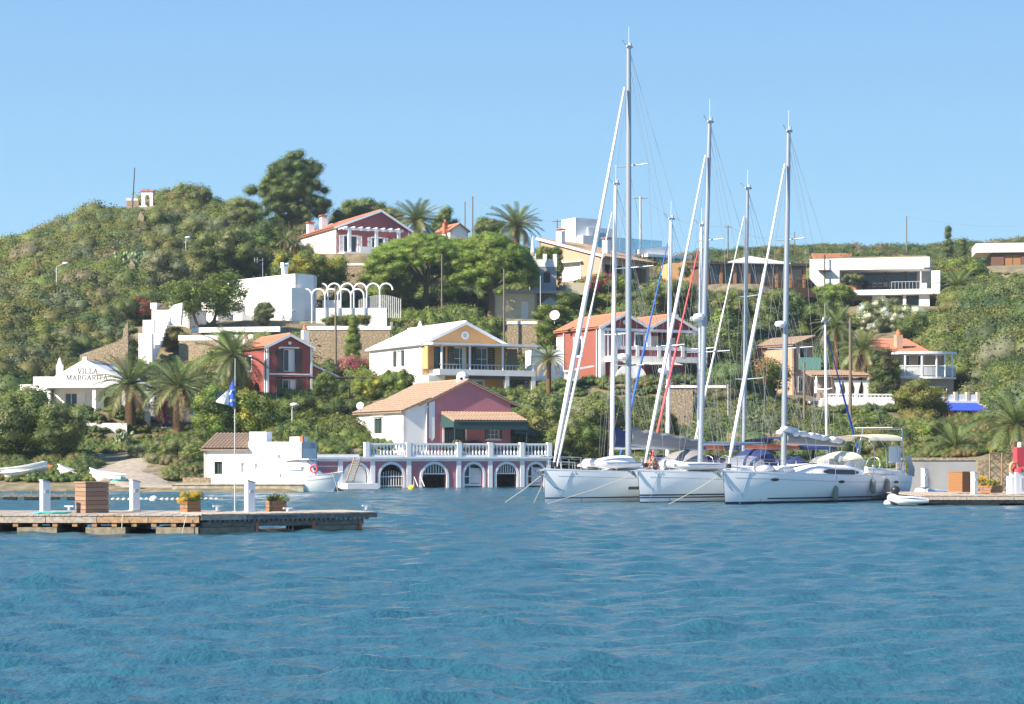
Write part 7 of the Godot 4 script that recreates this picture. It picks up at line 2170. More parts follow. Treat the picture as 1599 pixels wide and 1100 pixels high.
	for i in 22: part("float", MB.new().ball(Vector3(i * 0.27, 0.04, 0.15 * sin(i * 0.6)), Vector3(0.1, 0.07, 0.07), 5, 7), M.white_metal, r)
	part("line", MB.new().tube([Vector3(0, 0.03, 0), Vector3(6.0, 0.03, 0.1)], 0.015, 4), M.rope, r)
	single("mooring_buoy", MB.new().ball(Vector3.ZERO, Vector3(0.22, 0.17, 0.2), 7, 10), M.white_metal, "white buoy at the end of the float line", "buoy", Vector3(X(240, 100), 0.08, -100))
	D = 101.0
	r = thing("work_raft", "low dark floating raft carrying white buoys behind the left pontoon", "raft", Vector3(X(-40, D), 0, -D))
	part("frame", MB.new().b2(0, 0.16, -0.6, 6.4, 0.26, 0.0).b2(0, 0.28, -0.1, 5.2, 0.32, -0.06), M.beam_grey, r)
	for i in 6: part("float_drum", MB.new().tube([Vector3(0.3 + i * 1.05, 0.1, -0.3), Vector3(0.95 + i * 1.05, 0.1, -0.3)], 0.15, 9), M.float, r)
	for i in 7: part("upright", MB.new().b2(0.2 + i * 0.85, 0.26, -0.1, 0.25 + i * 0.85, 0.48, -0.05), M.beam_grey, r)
	single("mooring_buoy", MB.new().ball(Vector3.ZERO, Vector3(0.24, 0.2, 0.24), 8, 12), M.yellow, "round yellow buoy floating before the pink arcade", "buoy", Vector3(X(643, 135.0), 0.08, -135.0))
	# quay below the white boathouse
	r = thing("stone_quay", "low pale stone quay running in front of the white boathouse", "quay", Vector3(X(268, 124.0), 0, -124.0), deg_to_rad(-2))
	part("face", MB.new().b2(0, -0.8, -6.0, 8.0, 0.42, 0), M.concrete, r)
	part("coping", MB.new().b2(-0.04, 0.42, -6.0, 8.02, 0.5, 0.05), M.concrete, r)
	part("low_wall", MB.new().b2(0.2, 0.5, -2.6, 1.9, 0.85, -2.3), M.stone, r)
	# gangway ladder leaning in the first arch
	r = thing("wooden_gangway", "weathered wooden gangway leaning against the white arch", "gangway", P(541, 756, 134.6), deg_to_rad(15))
	for x in [0.0, 0.42]: part("stringer", MB.new().bar(Vector3(x, 0.15, 0), Vector3(x + 0.62, 1.75, -0.45), 0.06, 0.09), M.wood, r)
	for i in 9:
		var f := (i + 0.6) / 9.5
		part("rung", MB.new().box(Vector3(0.21, 0.15, 0.04).lerp(Vector3(0.83, 1.75, -0.41), f), Vector3(0.46, 0.07, 0.06)), M.cream_wall, r)

func right_dock() -> void:
	var dy := 0.45
	var D := 90.5
	var x0 := X(1436, D)
	var r := thing("floating_pontoon", "wide plank pontoon at the right where the yachts are moored", "pontoon", Vector3(x0, 0, -D))
	planks(r, 0, 12.6, 0.02, -9.0, dy, 8)
	for i in 6: part("fascia_board", MB.new().b2(2.1 * i + 0.01, dy - 0.2, -0.05, 2.1 * (i + 1) - 0.01, dy - 0.045, 0.0), M.plank2, r)
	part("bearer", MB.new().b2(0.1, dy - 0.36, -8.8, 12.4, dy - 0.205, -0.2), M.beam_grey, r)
	for q in [[1.3, 3.6], [5.2, 7.6], [9.2, 11.8]]: part("float", MB.new().b2(q[0], -0.35, -8.4, q[1], dy - 0.37, -0.3), M.float, r)
	var s := thing("floating_pontoon", "plank pontoon running back behind the yachts' sterns", "pontoon", Vector3(x0 + 0.3, 0, -D - 9.2), deg_to_rad(47 + 90))
	planks(s, 0, 17.0, 1.3, -1.3, dy, 9)
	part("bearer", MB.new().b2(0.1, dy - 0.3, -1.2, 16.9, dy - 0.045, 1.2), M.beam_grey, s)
	for i in 4: part("float", MB.new().b2(0.5 + i * 4.2, -0.35, -1.1, 3.0 + i * 4.2, dy - 0.31, 1.1), M.float, s)
	pedestal("service post at the left end of the right pontoon", P(1444, 761, 100.0), 0.6, 0.88)
	pedestal("service post between the orange wooden bin and the planters", P(1522, 772, 92.2), 0.6, 0.96)
	slatted_box("wooden_bin", "orange brown slatted wooden bin on the right pontoon", "bin", P(1501, 769, 94.5), deg_to_rad(40), 0.82, 0.78, 0.92, M.wood_orange, M.wood_orange, true)
	slatted_box("wooden_planter", "low wooden planter with green and yellow flowers on the right pontoon", "planter", P(1548, 770, 93.4), deg_to_rad(40), 0.75, 0.62, 0.34, M.wood_orange, M.wood_brown, false)
	flowers("green and yellow flowers in the front planter on the right", P(1548, 770, 93.4) + Vector3(0, 0.32, 0), 0.6, 0.8, 0.6, 0.25, 0.4, 7)
	slatted_box("wooden_planter", "small dark planter behind, full of yellow flowers", "planter", P(1530, 766, 96.0), deg_to_rad(40), 0.45, 0.45, 0.34, M.wood_brown, M.wood_brown, false)
	flowers("dense yellow flowers in the rear planter on the right", P(1530, 766, 96.0) + Vector3(0, 0.32, 0), 0.6, 0.6, 0.5, 0.32, 1.0, 8)
	# fuel or fire point
	r = thing("red_hose_point", "red and white hose point at the right end of the pontoon", "pump", P(1589, 771, 92.0), 0.4)
	part("base", MB.new().b2(-0.26, 0, -0.24, 0.28, 0.95, 0.24), M.white_metal, r)
	part("side_box", MB.new().b2(-0.44, 0, -0.2, -0.27, 0.78, 0.2), M.white_metal, r)
	part("panel", MB.new().b2(0.02, 0.18, 0.24, 0.22, 0.7, 0.26), M.grey_paint, r)
	part("neck", MB.new().lathe(Vector3(0.0, 0.95, 0), [Vector2(0.3, 0), Vector2(0.28, 0.14), Vector2(0.15, 0.25)], 10), M.red_paint, r)
	part("red_cabinet", MB.new().b2(-0.12, 1.2, -0.15, 0.26, 2.08, 0.15), M.red_paint, r)
	part("top_lamp", MB.new().lathe(Vector3(0.12, 2.08, 0), [Vector2(0.1, 0), Vector2(0.1, 0.2), Vector2(0, 0.24)], 9), M.white_metal, r)
	var ring := []
	for i in 15: ring.append(Vector3(-0.26, 1.15, 0.1) + Vector3(cos(TAU * i / 14.0) * 0.2, sin(TAU * i / 14.0) * 0.24, 0))
	part("lifebuoy", MB.new().tube(ring, 0.07, 7, false), M.peach_wall, r)
	# lattice screens on the shore
	for q in [["wooden lattice screen, the left one of the two at right", 1555, 112.0], ["wooden lattice screen, the right one beside the red hose point", 1574, 111.0]]:
		var e = on_ground(q[1], q[2], 0.0)
		e.y = minf(e.y, Y(762, q[2]))
		r = thing("lattice_screen", q[0], "screen", e, 0.5, "lattice screens on the right shore")
		var hh: float = Y(708, q[2]) - e.y
		part("frame", MB.new().b2(-0.42, 0, -0.03, -0.36, hh, 0.03).b2(0.36, 0, -0.03, 0.42, hh, 0.03).b2(-0.36, hh - 0.06, -0.03, 0.36, hh, 0.03).b2(-0.36, 0, -0.03, 0.36, 0.06, 0.03), M.wood, r)
		for i in 9:
			for g in [1.0, -1.0]:
				var y := hh * (i + 0.5) / 9.0
				part("lath", MB.new().bar(Vector3(-0.36, clampf(y - 0.25 * g, 0.02, hh - 0.02), 0.01 * g), Vector3(0.36, clampf(y + 0.25 * g, 0.02, hh - 0.02), 0.01 * g), 0.012, 0.035), M.wood, r)
	# low white boats along the wall behind the pontoon
	for q in [["white inflatable moored at the foot of the grey wall, left one", 1470, 108.0], ["white inflatable moored at the foot of the grey wall, by the bin", 1486, 106.0]]:
		inflatable(q[0], Vector3(X(q[1], q[2]), 0.02, -q[2]), 4.0, 2.4, M.rubber, false)
# ---------------------------------------------------------------- poles, lamps, wires
func pole(label: String, u: float, v0: float, v1: float, D: float, r0: float, o := {}) -> Vector3:
	var b := on_ground(u, D, -0.3)
	var t = P(o.get("u1", u), v0, D)
	var r := thing("utility_pole", label, "pole", b)
	part("post", MB.new().tube([Vector3.ZERO, t - b], [r0, r0 * 0.7], 7), o.get("mat", M.pole_wood), r)
	if o.get("arm", 0.0) > 0.0:
		part("crossarm", MB.new().box(t - b + Vector3(0, -0.25, 0), Vector3(o.arm * 2.0, 0.09, 0.09)), M.pole_wood, r)
		for g in [-1.0, 0.0, 1.0]: part("insulator", MB.new().lathe(t - b + Vector3(g * o.arm * 0.9, -0.2, 0), [Vector2(0.05, 0), Vector2(0.05, 0.16), Vector2(0, 0.18)], 6), M.grey_paint, r)
	return t
func cable(label: String, a: Vector3, b: Vector3, sag: float) -> void:
	var pts := []
	for i in 13:
		var t := i / 12.0
		pts.append(a.lerp(b, t) - Vector3(0, sag * 4.0 * t * (1.0 - t), 0))
	single("overhead_cable", MB.new().tube(pts, 0.014, 4), M.wire, label, "cable")
func street_lamp(label: String, u: float, v0: float, D: float, reach: float) -> void:
	var b := on_ground(u, D, -0.2)
	var t := P(u, v0, D)
	var r := thing("street_lamp", label, "street lamp", b)
	part("post", MB.new().tube([Vector3.ZERO, t - b], [0.07, 0.05], 7), M.grey_paint, r)
	part("arm", MB.new().tube([t - b, t - b + Vector3(reach, 0.35, 0)], 0.035, 6), M.grey_paint, r)
	part("lamp_head", MB.new().ball(t - b + Vector3(reach + 0.15, 0.38, 0), Vector3(0.36, 0.13, 0.18), 6, 9), M.white_metal, r)
func make_street() -> void:
	pole("leaning dark mast on the ruined lookout", 206, 262, 312, 271.5, 0.09, {"u1": 210, "mat": M.wood_dark})
	street_lamp("street lamp on the bare slope at the far left", 88, 417, 214, 0.8)
	street_lamp("slim street lamp above the carob tree", 290, 376, 238, 0.1)
	pole("wooden pole in front of the white arches", 524, 447, 560, 196, 0.13)
	pole("slim pole standing before the left umbrella pine", 690, 397, 500, 211, 0.1)
	pole("wooden pole before the right umbrella pine trunk", 787, 420, 530, 199, 0.11)
	var a := pole("shorter of the two ridge poles between the palms", 726, 315, 350, 285, 0.1)
	var b := pole("taller of the two ridge poles between the palms", 738, 307, 350, 283, 0.12)
	var c := pole("ridge pole with crossarm above the peach house", 870, 343, 372, 280, 0.1, {"arm": 0.7})
	cable("sagging cable between the ridge poles above the palms", b, c, 1.2)
	cable("short cable between the two ridge poles", a, b, 0.1)
	var e := pole("tall ridge pylon with crossarm behind the tallest mast", 1000, 307, 380, 300, 0.22, {"arm": 1.1, "mat": M.grey_paint})
	var d1 := pole("ridge pole beyond the middle yacht's mast", 1137, 352, 385, 300, 0.12, {"arm": 0.6})
	var d2 := pole("ridge pole beyond the nearest yacht's mast", 1241, 362, 390, 305, 0.1)
	cable("cable running along the ridge from the tall pylon", e, d1, 1.6)
	cable("second cable along the ridge behind the masts", d1, d2, 1.4)
	var f := pole("ridge pole above the white modernist villa", 1416, 338, 378, 300, 0.11)
	cable("thin cable crossing the sky at the right edge", f, P(1640, 350, 296), 0.8)
	pole("weathered pole in front of the curtained terrace", 1328, 497, 680, 150, 0.14)
	pole("short weathered pole beside the peach tiled house", 1256, 566, 660, 152, 0.12)
	pole("brown wooden pole behind the trellis left of the twin gabled house", 844, 431, 500, 212, 0.05, {"mat": M.grey_paint})
	pole("thin pole at the edge of the curved veranda", 197 + 940, 600, 660, 150, 0.05, {"mat": M.grey_paint})
	# lamp post in the hedge below the red house
	street_lamp("old lamp standing in the hedge below the red house", 456, 640, 153, 0.02)
	# pergola of poles beside the red house
	var r := thing("pole_pergola", "thin dark pole pergola beside the red house", "pergola", P(432, 618, 174))
	for x in [0.0, 2.6, 4.4, 6.2, 8.6]: part("post", MB.new().tube([Vector3(x, -1.0, 0), Vector3(x, 1.55, 0)], 0.05, 5), M.wood_dark, r)
	for z in [0.0, -1.0, -2.0]: part("rail", MB.new().tube([Vector3(-0.2, 1.6, z), Vector3(9.2, 1.5, z)], 0.055, 5), M.wood_dark, r)
	# closed parasol by the crenellated terrace
	r = thing("closed_parasol", "closed white parasol above the crenellated terrace", "parasol", P(832, 396, 221))
	part("pole", MB.new().tube([Vector3(0, -1.5, 0), Vector3(0, 2.0, 0)], 0.03, 6), M.grey_paint, r)
	part("canopy", MB.new().lathe(Vector3.ZERO, [Vector2(0.22, -0.3), Vector2(0.26, 0.1), Vector2(0.16, 0.9), Vector2(0.05, 1.8), Vector2(0, 1.9)], 10), M.sail, r)

# ---------------------------------------------------------------- a person, as one surface over a skeleton
func figure(bones: Array, cell: float) -> ArrayMesh:      # bones: [a, b, ra, rb]
	var lo := Vector3.ONE * 1e9
	var hi := -lo
	for b in bones:
		for k in 2:
			lo = lo.min(b[k] - Vector3.ONE * (b[2 + k] + cell * 2)); hi = hi.max(b[k] + Vector3.ONE * (b[2 + k] + cell * 2))
	var n := Vector3i(((hi - lo) / cell).ceil()) + Vector3i.ONE
	var f := PackedFloat32Array()
	f.resize(n.x * n.y * n.z)
	f.fill(1e3)
	for b in bones:
		var m: float = maxf(b[2], b[3]) + cell * 3
		var a0 := Vector3i(((b[0].min(b[1]) - Vector3.ONE * m - lo) / cell).floor()).max(Vector3i.ZERO)
		var a1 := Vector3i(((b[0].max(b[1]) + Vector3.ONE * m - lo) / cell).ceil()).min(n - Vector3i.ONE)
		var d: Vector3 = b[1] - b[0]
		for z in range(a0.z, a1.z + 1):
			for y in range(a0.y, a1.y + 1):
				for x in range(a0.x, a1.x + 1):
					var p := lo + Vector3(x, y, z) * cell
					var t := clampf((p - b[0]).dot(d) / maxf(d.length_squared(), 1e-8), 0.0, 1.0)
					var s: float = p.distance_to(b[0] + d * t) - lerpf(b[2], b[3], t)
					var i := x + n.x * (y + n.y * z)
					var k := 0.025
					var h := maxf(k - absf(f[i] - s), 0.0) / k
					f[i] = minf(f[i], s) - h * h * k * 0.25
	var vert := {}
	var mb := MB.new()
	var val := func(x: int, y: int, z: int) -> float: return f[x + n.x * (y + n.y * z)]
	var cellv := func(c: Vector3i) -> Vector3:
		if vert.has(c): return vert[c]
		var sum := Vector3.ZERO
		var cnt := 0
		for e in [[0,0,0,1,0,0],[0,1,0,1,1,0],[0,0,1,1,0,1],[0,1,1,1,1,1],[0,0,0,0,1,0],[1,0,0,1,1,0],[0,0,1,0,1,1],[1,0,1,1,1,1],[0,0,0,0,0,1],[1,0,0,1,0,1],[0,1,0,0,1,1],[1,1,0,1,1,1]]:
			var va: float = val.call(c.x + e[0], c.y + e[1], c.z + e[2])
			var vb: float = val.call(c.x + e[3], c.y + e[4], c.z + e[5])
			if (va < 0.0) != (vb < 0.0):
				sum += Vector3(e[0], e[1], e[2]).lerp(Vector3(e[3], e[4], e[5]), va / (va - vb)); cnt += 1
		vert[c] = lo + (Vector3(c) + sum / maxf(1, cnt)) * cell
		return vert[c]
	var grad := func(p: Vector3) -> Vector3:
		var q := Vector3i(((p - lo) / cell).round()).clamp(Vector3i.ONE, n - Vector3i.ONE * 2)
		return Vector3(val.call(q.x + 1, q.y, q.z) - val.call(q.x - 1, q.y, q.z), val.call(q.x, q.y + 1, q.z) - val.call(q.x, q.y - 1, q.z), val.call(q.x, q.y, q.z + 1) - val.call(q.x, q.y, q.z - 1)).normalized()
	for z in range(1, n.z - 1):
		for y in range(1, n.y - 1):
			for x in range(1, n.x - 1):
				var v0: float = val.call(x, y, z)
				for ax in 3:
					var d := Vector3i(int(ax == 0), int(ax == 1), int(ax == 2))
					var v1: float = val.call(x + d.x, y + d.y, z + d.z)
					if (v0 < 0.0) == (v1 < 0.0): continue
					var b := Vector3i(int(ax == 1), int(ax == 2), int(ax == 0))
					var c := Vector3i(int(ax == 2), int(ax == 0), int(ax == 1))
					var o := Vector3i(x, y, z)
					var q = [cellv.call(o - b - c), cellv.call(o - c), cellv.call(o), cellv.call(o - b)]
					var g = q.map(func(e): return grad.call(e))
					mb.tri(q[0], q[1], q[2], g[0], g[1], g[2])
					mb.tri(q[0], q[2], q[3], g[0], g[2], g[3])
	return mb.mesh()

func make_person() -> void:
	var V := func(x: float, y: float, z: float) -> Vector3: return Vector3(x, y, z)
	var at := on_boat(996, 95.0, 47.0, Vector3(1.15, 1.56, 0.2))
	var r := thing("person", "tanned person without a shirt sitting bent forward on the middle yacht's foredeck", "person", at, deg_to_rad(200))
	# seated, knees up, leaning forward over them; x is forward
	var bones := [
		[V.call(0, 0.1, -0.08), V.call(0, 0.1, 0.08), 0.12, 0.12], [V.call(0, 0.12, 0), V.call(0.1, 0.36, 0), 0.13, 0.12], [V.call(0.1, 0.34, 0), V.call(0.22, 0.52, 0), 0.13, 0.12],
		[V.call(0.22, 0.53, -0.14), V.call(0.22, 0.53, 0.14), 0.06, 0.06], [V.call(0.24, 0.55, 0), V.call(0.31, 0.64, 0), 0.055, 0.05], [V.call(0.33, 0.7, 0), V.call(0.37, 0.74, 0), 0.085, 0.09], [V.call(0.42, 0.69, 0), V.call(0.44, 0.68, 0), 0.045, 0.03], [V.call(0.465, 0.715, 0), V.call(0.47, 0.705, 0), 0.016, 0.014]]
	for g in [-1.0, 1.0]:
		bones.append([V.call(0.02, 0.1, 0.09 * g), V.call(0.42, 0.38, 0.13 * g), 0.09, 0.06])
		bones.append([V.call(0.42, 0.38, 0.13 * g), V.call(0.4, 0.05, 0.13 * g), 0.058, 0.035])
		bones.append([V.call(0.38, 0.03, 0.13 * g), V.call(0.58, 0.025, 0.14 * g), 0.035, 0.025])
		bones.append([V.call(0.22, 0.52, 0.17 * g), V.call(0.36, 0.3, 0.24 * g), 0.05, 0.038])
		bones.append([V.call(0.36, 0.3, 0.24 * g), V.call(0.56, 0.32, 0.1 * g), 0.036, 0.026])
		bones.append([V.call(0.56, 0.32, 0.1 * g), V.call(0.62, 0.31, 0.06 * g), 0.026, 0.024])
		for i in 4: bones.append([V.call(0.62, 0.32 - 0.018 * i, 0.06 * g), V.call(0.66 - 0.006 * absf(i - 1.2), 0.3 - 0.016 * i, 0.02 * g), 0.01, 0.008])
		bones.append([V.call(0.59, 0.33, 0.07 * g), V.call(0.63, 0.36, 0.04 * g), 0.011, 0.009])
		bones.append([V.call(0.35, 0.72, 0.09 * g), V.call(0.36, 0.7, 0.095 * g), 0.02, 0.018])
	var body := inst("body", figure(bones, 0.016), M.skin, r)
	part("hair", MB.new().ball(Vector3(0.325, 0.765, 0), Vector3(0.105, 0.085, 0.095), 7, 10), M.hair, r)
	part("swim_shorts", MB.new().ball(Vector3(0.04, 0.1, 0), Vector3(0.16, 0.135, 0.2), 7, 10), M.navy, r)
func make_houses() -> void:
	villa_margarita()
	red_house()
	orange_house()
	pink_house()
	arcade()
	white_boathouse()
	white_cube_house()
	arch_pergola()
	top_red_house()
	middle_buildings()
	left_terraces()
	double_red_house()
	pavilion()
	white_modern()
	right_houses()

func make_boats() -> void:
	big_yachts()
	far_yachts()
	motorboat()
	beach_boats()
func make_scrub() -> void:
	var olive := Color(0.175, 0.18, 0.055)
	var deep := Color(0.075, 0.115, 0.035)
	var green := Color(0.11, 0.16, 0.045)
	var bright := Color(0.19, 0.235, 0.055)
	var dry := Color(0.23, 0.2, 0.11)
	var grey := Color(0.17, 0.2, 0.1)
	scrub("hillside_scrub", "olive green scrub covering the bare slope on the left hill", Vector2(-160, 470), Vector2(174, 292), 3000, Vector2(1.4, 3.4), Vector2(0.6, 1.05), [green, olive, grey, olive, bright, olive, dry], 31, 0)
	scrub("hillside_scrub", "grey brown dry bushes dotted through the left hillside", Vector2(-160, 470), Vector2(176, 285), 600, Vector2(1.3, 2.5), Vector2(0.6, 0.95), [dry, grey, olive], 32, 3)
	scrub("ridge_scrub", "low brownish scrub along the far skyline on the right", Vector2(480, 1850), Vector2(262, 350), 3400, Vector2(1.2, 2.4), Vector2(0.6, 1.0), [dry, olive, deep, green, dry], 33, 1)
	scrub("garden_undergrowth", "mixed garden bushes filling the slope between the villas", Vector2(430, 1000), Vector2(150, 262), 3000, Vector2(0.9, 2.2), Vector2(0.7, 1.2), [green, olive, bright, green], 34, 2)
	scrub("garden_undergrowth", "mixed green and olive bushes on the slope at right", Vector2(980, 1800), Vector2(140, 262), 4200, Vector2(1.3, 3.5), Vector2(0.65, 1.1), [deep, green, olive, grey, bright, deep], 35, 0)
	var straw := Color(0.22, 0.18, 0.08)
	scrub("dry_grass", "tufts of dry grass and weeds on the lower slopes", Vector2(-160, 1800), Vector2(131, 262), 22000, Vector2(0.35, 0.8), Vector2(0.6, 1.1), [straw, olive, green, bright, green], 36, 3, true)

func make_plants() -> void:
	var G := Color(0.14, 0.185, 0.05)
	var B := Color(0.21, 0.27, 0.055)
	var O := Color(0.19, 0.215, 0.08)
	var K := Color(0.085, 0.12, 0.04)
	var PN := Color(0.2, 0.26, 0.06)
	var YG := Color(0.36, 0.33, 0.04)
	var GR := Color(0.22, 0.22, 0.13)
	# left
	tree("olive_tree", "big spreading olive tree over the boats at the left shore", "tree", -40, 596, 92, 722, 147, "fine", [O, G, K], 1, {"foot": 30, "mix": 0.5, "r": 0.25})
	tree("olive_tree", "rounded olive tree right of the big one below the lettered villa", "tree", 50, 618, 140, 722, 145, "fine", [O, G, K], 2, {"foot": 96, "mix": 0.5, "r": 0.2})
	palm("stout date palm in front of the lettered villa", 203, 602, 167, 0.42, 3.5, 46, 1, {"fruit": true, "low": -0.35, "foot": 203})
	palm("stout date palm beside the purple bougainvillea", 278, 606, 165, 0.42, 3.5, 46, 2, {"fruit": true, "low": -0.35, "foot": 278})
	palm("date palm with long drooping fronds left of the red house", 364, 556, 174, 0.4, 3.5, 60, 3, {"low": -0.9, "foot": 364})
	tree("bougainvillea", "purple bougainvillea beside the stout palms", "bush", 234, 612, 273, 668, 167.5, "open", [Color(0.35, 0.05, 0.22), Color(0.5, 0.08, 0.3), K], 3, {"no_trunk": true, "clump": 0.35})
	tree("bougainvillea", "red bougainvillea high beside the white stair", "bush", 198, 458, 242, 500, 211, "open", [Color(0.4, 0.06, 0.1), G, GR], 4, {"no_trunk": true, "mix": 0.55})
	tree("bougainvillea", "pink bougainvillea at the foot of the cypress", "bush", 521, 552, 580, 592, 187, "open", [Color(0.45, 0.12, 0.2), O, Color(0.5, 0.2, 0.26)], 5, {"no_trunk": true, "mix": 0.5})
	tree("lemon_tree", "bright yellow green lemon tree behind the flag", "tree", 296, 606, 372, 712, 153, "leaf", [G, B, K], 6, {"mix": 0.4})
	tree("lemon_tree", "glossy green lemon tree right of the flag", "tree", 352, 600, 446, 706, 154, "leaf", [B, G, YG], 7, {"mix": 0.5})
	tree("clipped_hedge", "dark clipped hedge below the red house, left half", "hedge", 432, 612, 505, 700, 157, "fine", [K, G, Color(0.06, 0.07, 0.03)], 8, {"no_trunk": true, "deep": 1.2, "mix": 0.5})
	tree("clipped_hedge", "dark clipped hedge below the red house, right half", "hedge", 492, 614, 572, 696, 158, "fine", [K, G, Color(0.06, 0.07, 0.03)], 9, {"no_trunk": true, "deep": 1.2, "mix": 0.5})
	tree("round_bush", "round green bush between the red and orange houses", "bush", 586, 570, 654, 628, 172, "fine", [G, B], 10, {"no_trunk": true})
	tree("round_bush", "leafy bush left of the round one by the pole pergola", "bush", 548, 588, 602, 634, 172, "fine", [G, YG, B], 11, {"no_trunk": true})
	tree("climbing_vine", "vine covering the pole pergola by the red house", "vine", 488, 578, 530, 628, 173, "leaf", [G, K, B], 12, {"no_trunk": true, "deep": 0.7})
	tree("cypress", "narrow bright green cypress before the rubble wall", "tree", 538, 494, 565, 566, 194, "fine", [B, G], 13, {"cone": true, "clump": 0.34, "n": 90, "r": 0.1})
	tree("clipped_hedge", "low trimmed hedge under the white arches", "hedge", 492, 489, 590, 512, 203, "fine", [Color(0.16, 0.15, 0.03), G], 14, {"no_trunk": true, "deep": 0.6, "clump": 0.4, "n": 60})
	tree("carob_tree", "broad green carob tree before the white cube house", "tree", 250, 428, 330, 500, 203, "open", [G, B, K], 15, {"foot": 322, "n": 70, "clump": 0.6})
	tree("carob_tree", "taller green tree against the white cube house", "tree", 300, 416, 394, 500, 204, "open", [G, B, K], 16, {"foot": 326, "n": 90, "clump": 0.6})
	tree("olive_sapling", "small grey green olive against the blank white wall", "tree", 393, 470, 433, 512, 203, "fine", [Color(0.12, 0.14, 0.08), O], 17, {})
	tree("fig_tree", "yellow green fig trees below the hilltop house", "tree", 418, 392, 545, 462, 222, "leaf", [YG, G, Color(0.2, 0.2, 0.04)], 18, {"mix": 0.45, "clump": 0.7})
	tree("pine_tree", "tall wide pine rising above the left ridge", "tree", 396, 238, 516, 362, 250, "tuft", [Color(0.12, 0.165, 0.055), K, G], 19, {"foot": 452, "clump": 0.72, "n": 210, "mix": 0.5, "r": 0.28, "ragged": true})
	tree("wild_olive", "domed grey green tree on the hilltop beside the lookout", "tree", 238, 283, 338, 352, 266, "fine", [O, Color(0.16, 0.14, 0.07), G], 22, {"no_trunk": true, "mix": 0.5})
	tree("wild_olive", "flat topped trees along the ridge left of the pines", "tree", 326, 304, 424, 376, 262, "fine", [O, G], 23, {"no_trunk": true})
	tree("wild_olive", "grey brown dry bush above the white stair", "bush", 216, 382, 300, 472, 222, "fine", [GR, O, GR], 24, {"no_trunk": true, "mix": 0.5})
	tree("wild_olive", "dense green trees above the white cube house", "tree", 300, 352, 424, 436, 228, "fine", [O, G, K], 25, {"no_trunk": true, "mix": 0.5})
	tree("wild_olive", "dark green tree left of the hilltop house", "tree", 380, 330, 450, 424, 240, "fine", [K, G], 26, {"no_trunk": true})
	prickly_pear("large pale green prickly pear on the left slope", 206, 418, 226, 30, 4.2, 1)
	prickly_pear("prickly pear beside the white wall below the stout palm", 190, 690, 157, 14, 1.6, 2)
	tree("shore_bush", "feathery green tamarisk at the bend of the sandy path", "bush", 226, 682, 300, 748, 143, "fine", [O, GR, G], 27, {"mix": 0.5})
	tree("shore_bush", "green bush against the white boathouse wall", "bush", 282, 682, 326, 746, 142, "open", [B, O, GR], 28, {"mix": 0.5})
	tree("shore_bush", "small olive bush above the sandy path", "bush", 196, 690, 236, 734, 147, "fine", [O, GR], 29, {})
	tree("round_bush", "trimmed round bush by the lettered villa's porch", "bush", 174, 638, 202, 664, 169, "fine", [G, B], 30, {"no_trunk": true})
	tree("garden_bush", "ochre and green bushes on the terrace right of the white stair", "bush", 236, 508, 304, 548, 201, "fine", [Color(0.2, 0.17, 0.05), O], 31, {"no_trunk": true})
	tree("feathery_bush", "bright feathery bush behind the drooping palm", "bush", 338, 512, 368, 545, 180, "pine", [Color(0.12, 0.2, 0.04), B], 32, {"no_trunk": true})
	tree("wild_olive", "dry grey bush behind the lettered villa's left wing", "bush", 0, 540, 80, 590, 190, "fine", [GR, O], 33, {"no_trunk": true})
	# umbrella pines
	umbrella_pine("left umbrella pine with wide flat crown above the orange house", 565, 360, 768, 440, 220, 663, 41)
	umbrella_pine("right umbrella pine with dense domed crown", 690, 355, 846, 462, 218, 766, 42)
	tree("pine_branch_bush", "lower pine boughs hanging below the left umbrella crown", "tree", 562, 410, 655, 486, 219, "pine", [PN, G, O], 43, {"foot": 640, "mix": 0.5, "clump": 0.7})
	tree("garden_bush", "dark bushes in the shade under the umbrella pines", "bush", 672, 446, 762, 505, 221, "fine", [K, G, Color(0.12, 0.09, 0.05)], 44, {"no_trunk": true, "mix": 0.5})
	palm("date palm on the ridge right of the hilltop house", 652, 346, 248, 0.42, 3.7, 56, 4, {"fruit": true, "low": -0.6})
	palm("date palm on the ridge left of the peach house", 806, 354, 245, 0.42, 3.7, 54, 5, {"fruit": true, "low": -0.5})
	palm("small fan palm before the hilltop house's white wing", 446, 376, 231, 0.25, 1.5, 26, 6, {"boss": false, "low": -0.3})
	palm("smaller fan palm beside it by the hilltop house", 461, 382, 231, 0.22, 1.3, 22, 7, {"boss": false, "low": -0.3})
	palm("slim palm casting a shadow beside the white outbuilding", 857, 562, 173, 0.2, 1.95, 34, 8, {"low": -0.35})
	tree("ridge_bush", "row of dark ridge bushes behind the hilltop house", "bush", 510, 306, 632, 380, 258, "fine", [O, G], 45, {"no_trunk": true})
	tree("ridge_bush", "small ridge bush right of the palm", "bush", 672, 322, 716, 392, 272, "fine", [G, O], 46, {"no_trunk": true})
	tree("ridge_bush", "ridge bush below the utility poles", "bush", 738, 334, 790, 380, 268, "fine", [G, O], 47, {"no_trunk": true})
	tree("wall_ivy", "ivy covering the wall above the crenellated terrace", "vine", 832, 382, 878, 412, 225, "leaf", [B, G], 48, {"no_trunk": true, "deep": 0.6})
	tree("wall_ivy", "hanging ivy at the corner of the peach house", "vine", 862, 386, 880, 446, 224.5, "leaf", [G, B], 49, {"no_trunk": true, "deep": 0.4})
	tree("climbing_vine", "vine and pink flowers below the peach house loggia", "vine", 880, 424, 1000, 462, 224, "leaf", [G, B, Color(0.5, 0.05, 0.15)], 50, {"no_trunk": true, "deep": 1.0, "mix": 0.4, "clump": 0.55})
	tree("garden_pine", "young pine between the dish and the cream house", "tree", 828, 472, 905, 548, 197, "pine", [PN, G], 51, {"clump": 0.6})
	tree("garden_pine", "small round pine above the satellite dish", "tree", 868, 452, 908, 500, 201, "pine", [G, K], 52, {"clump": 0.5})
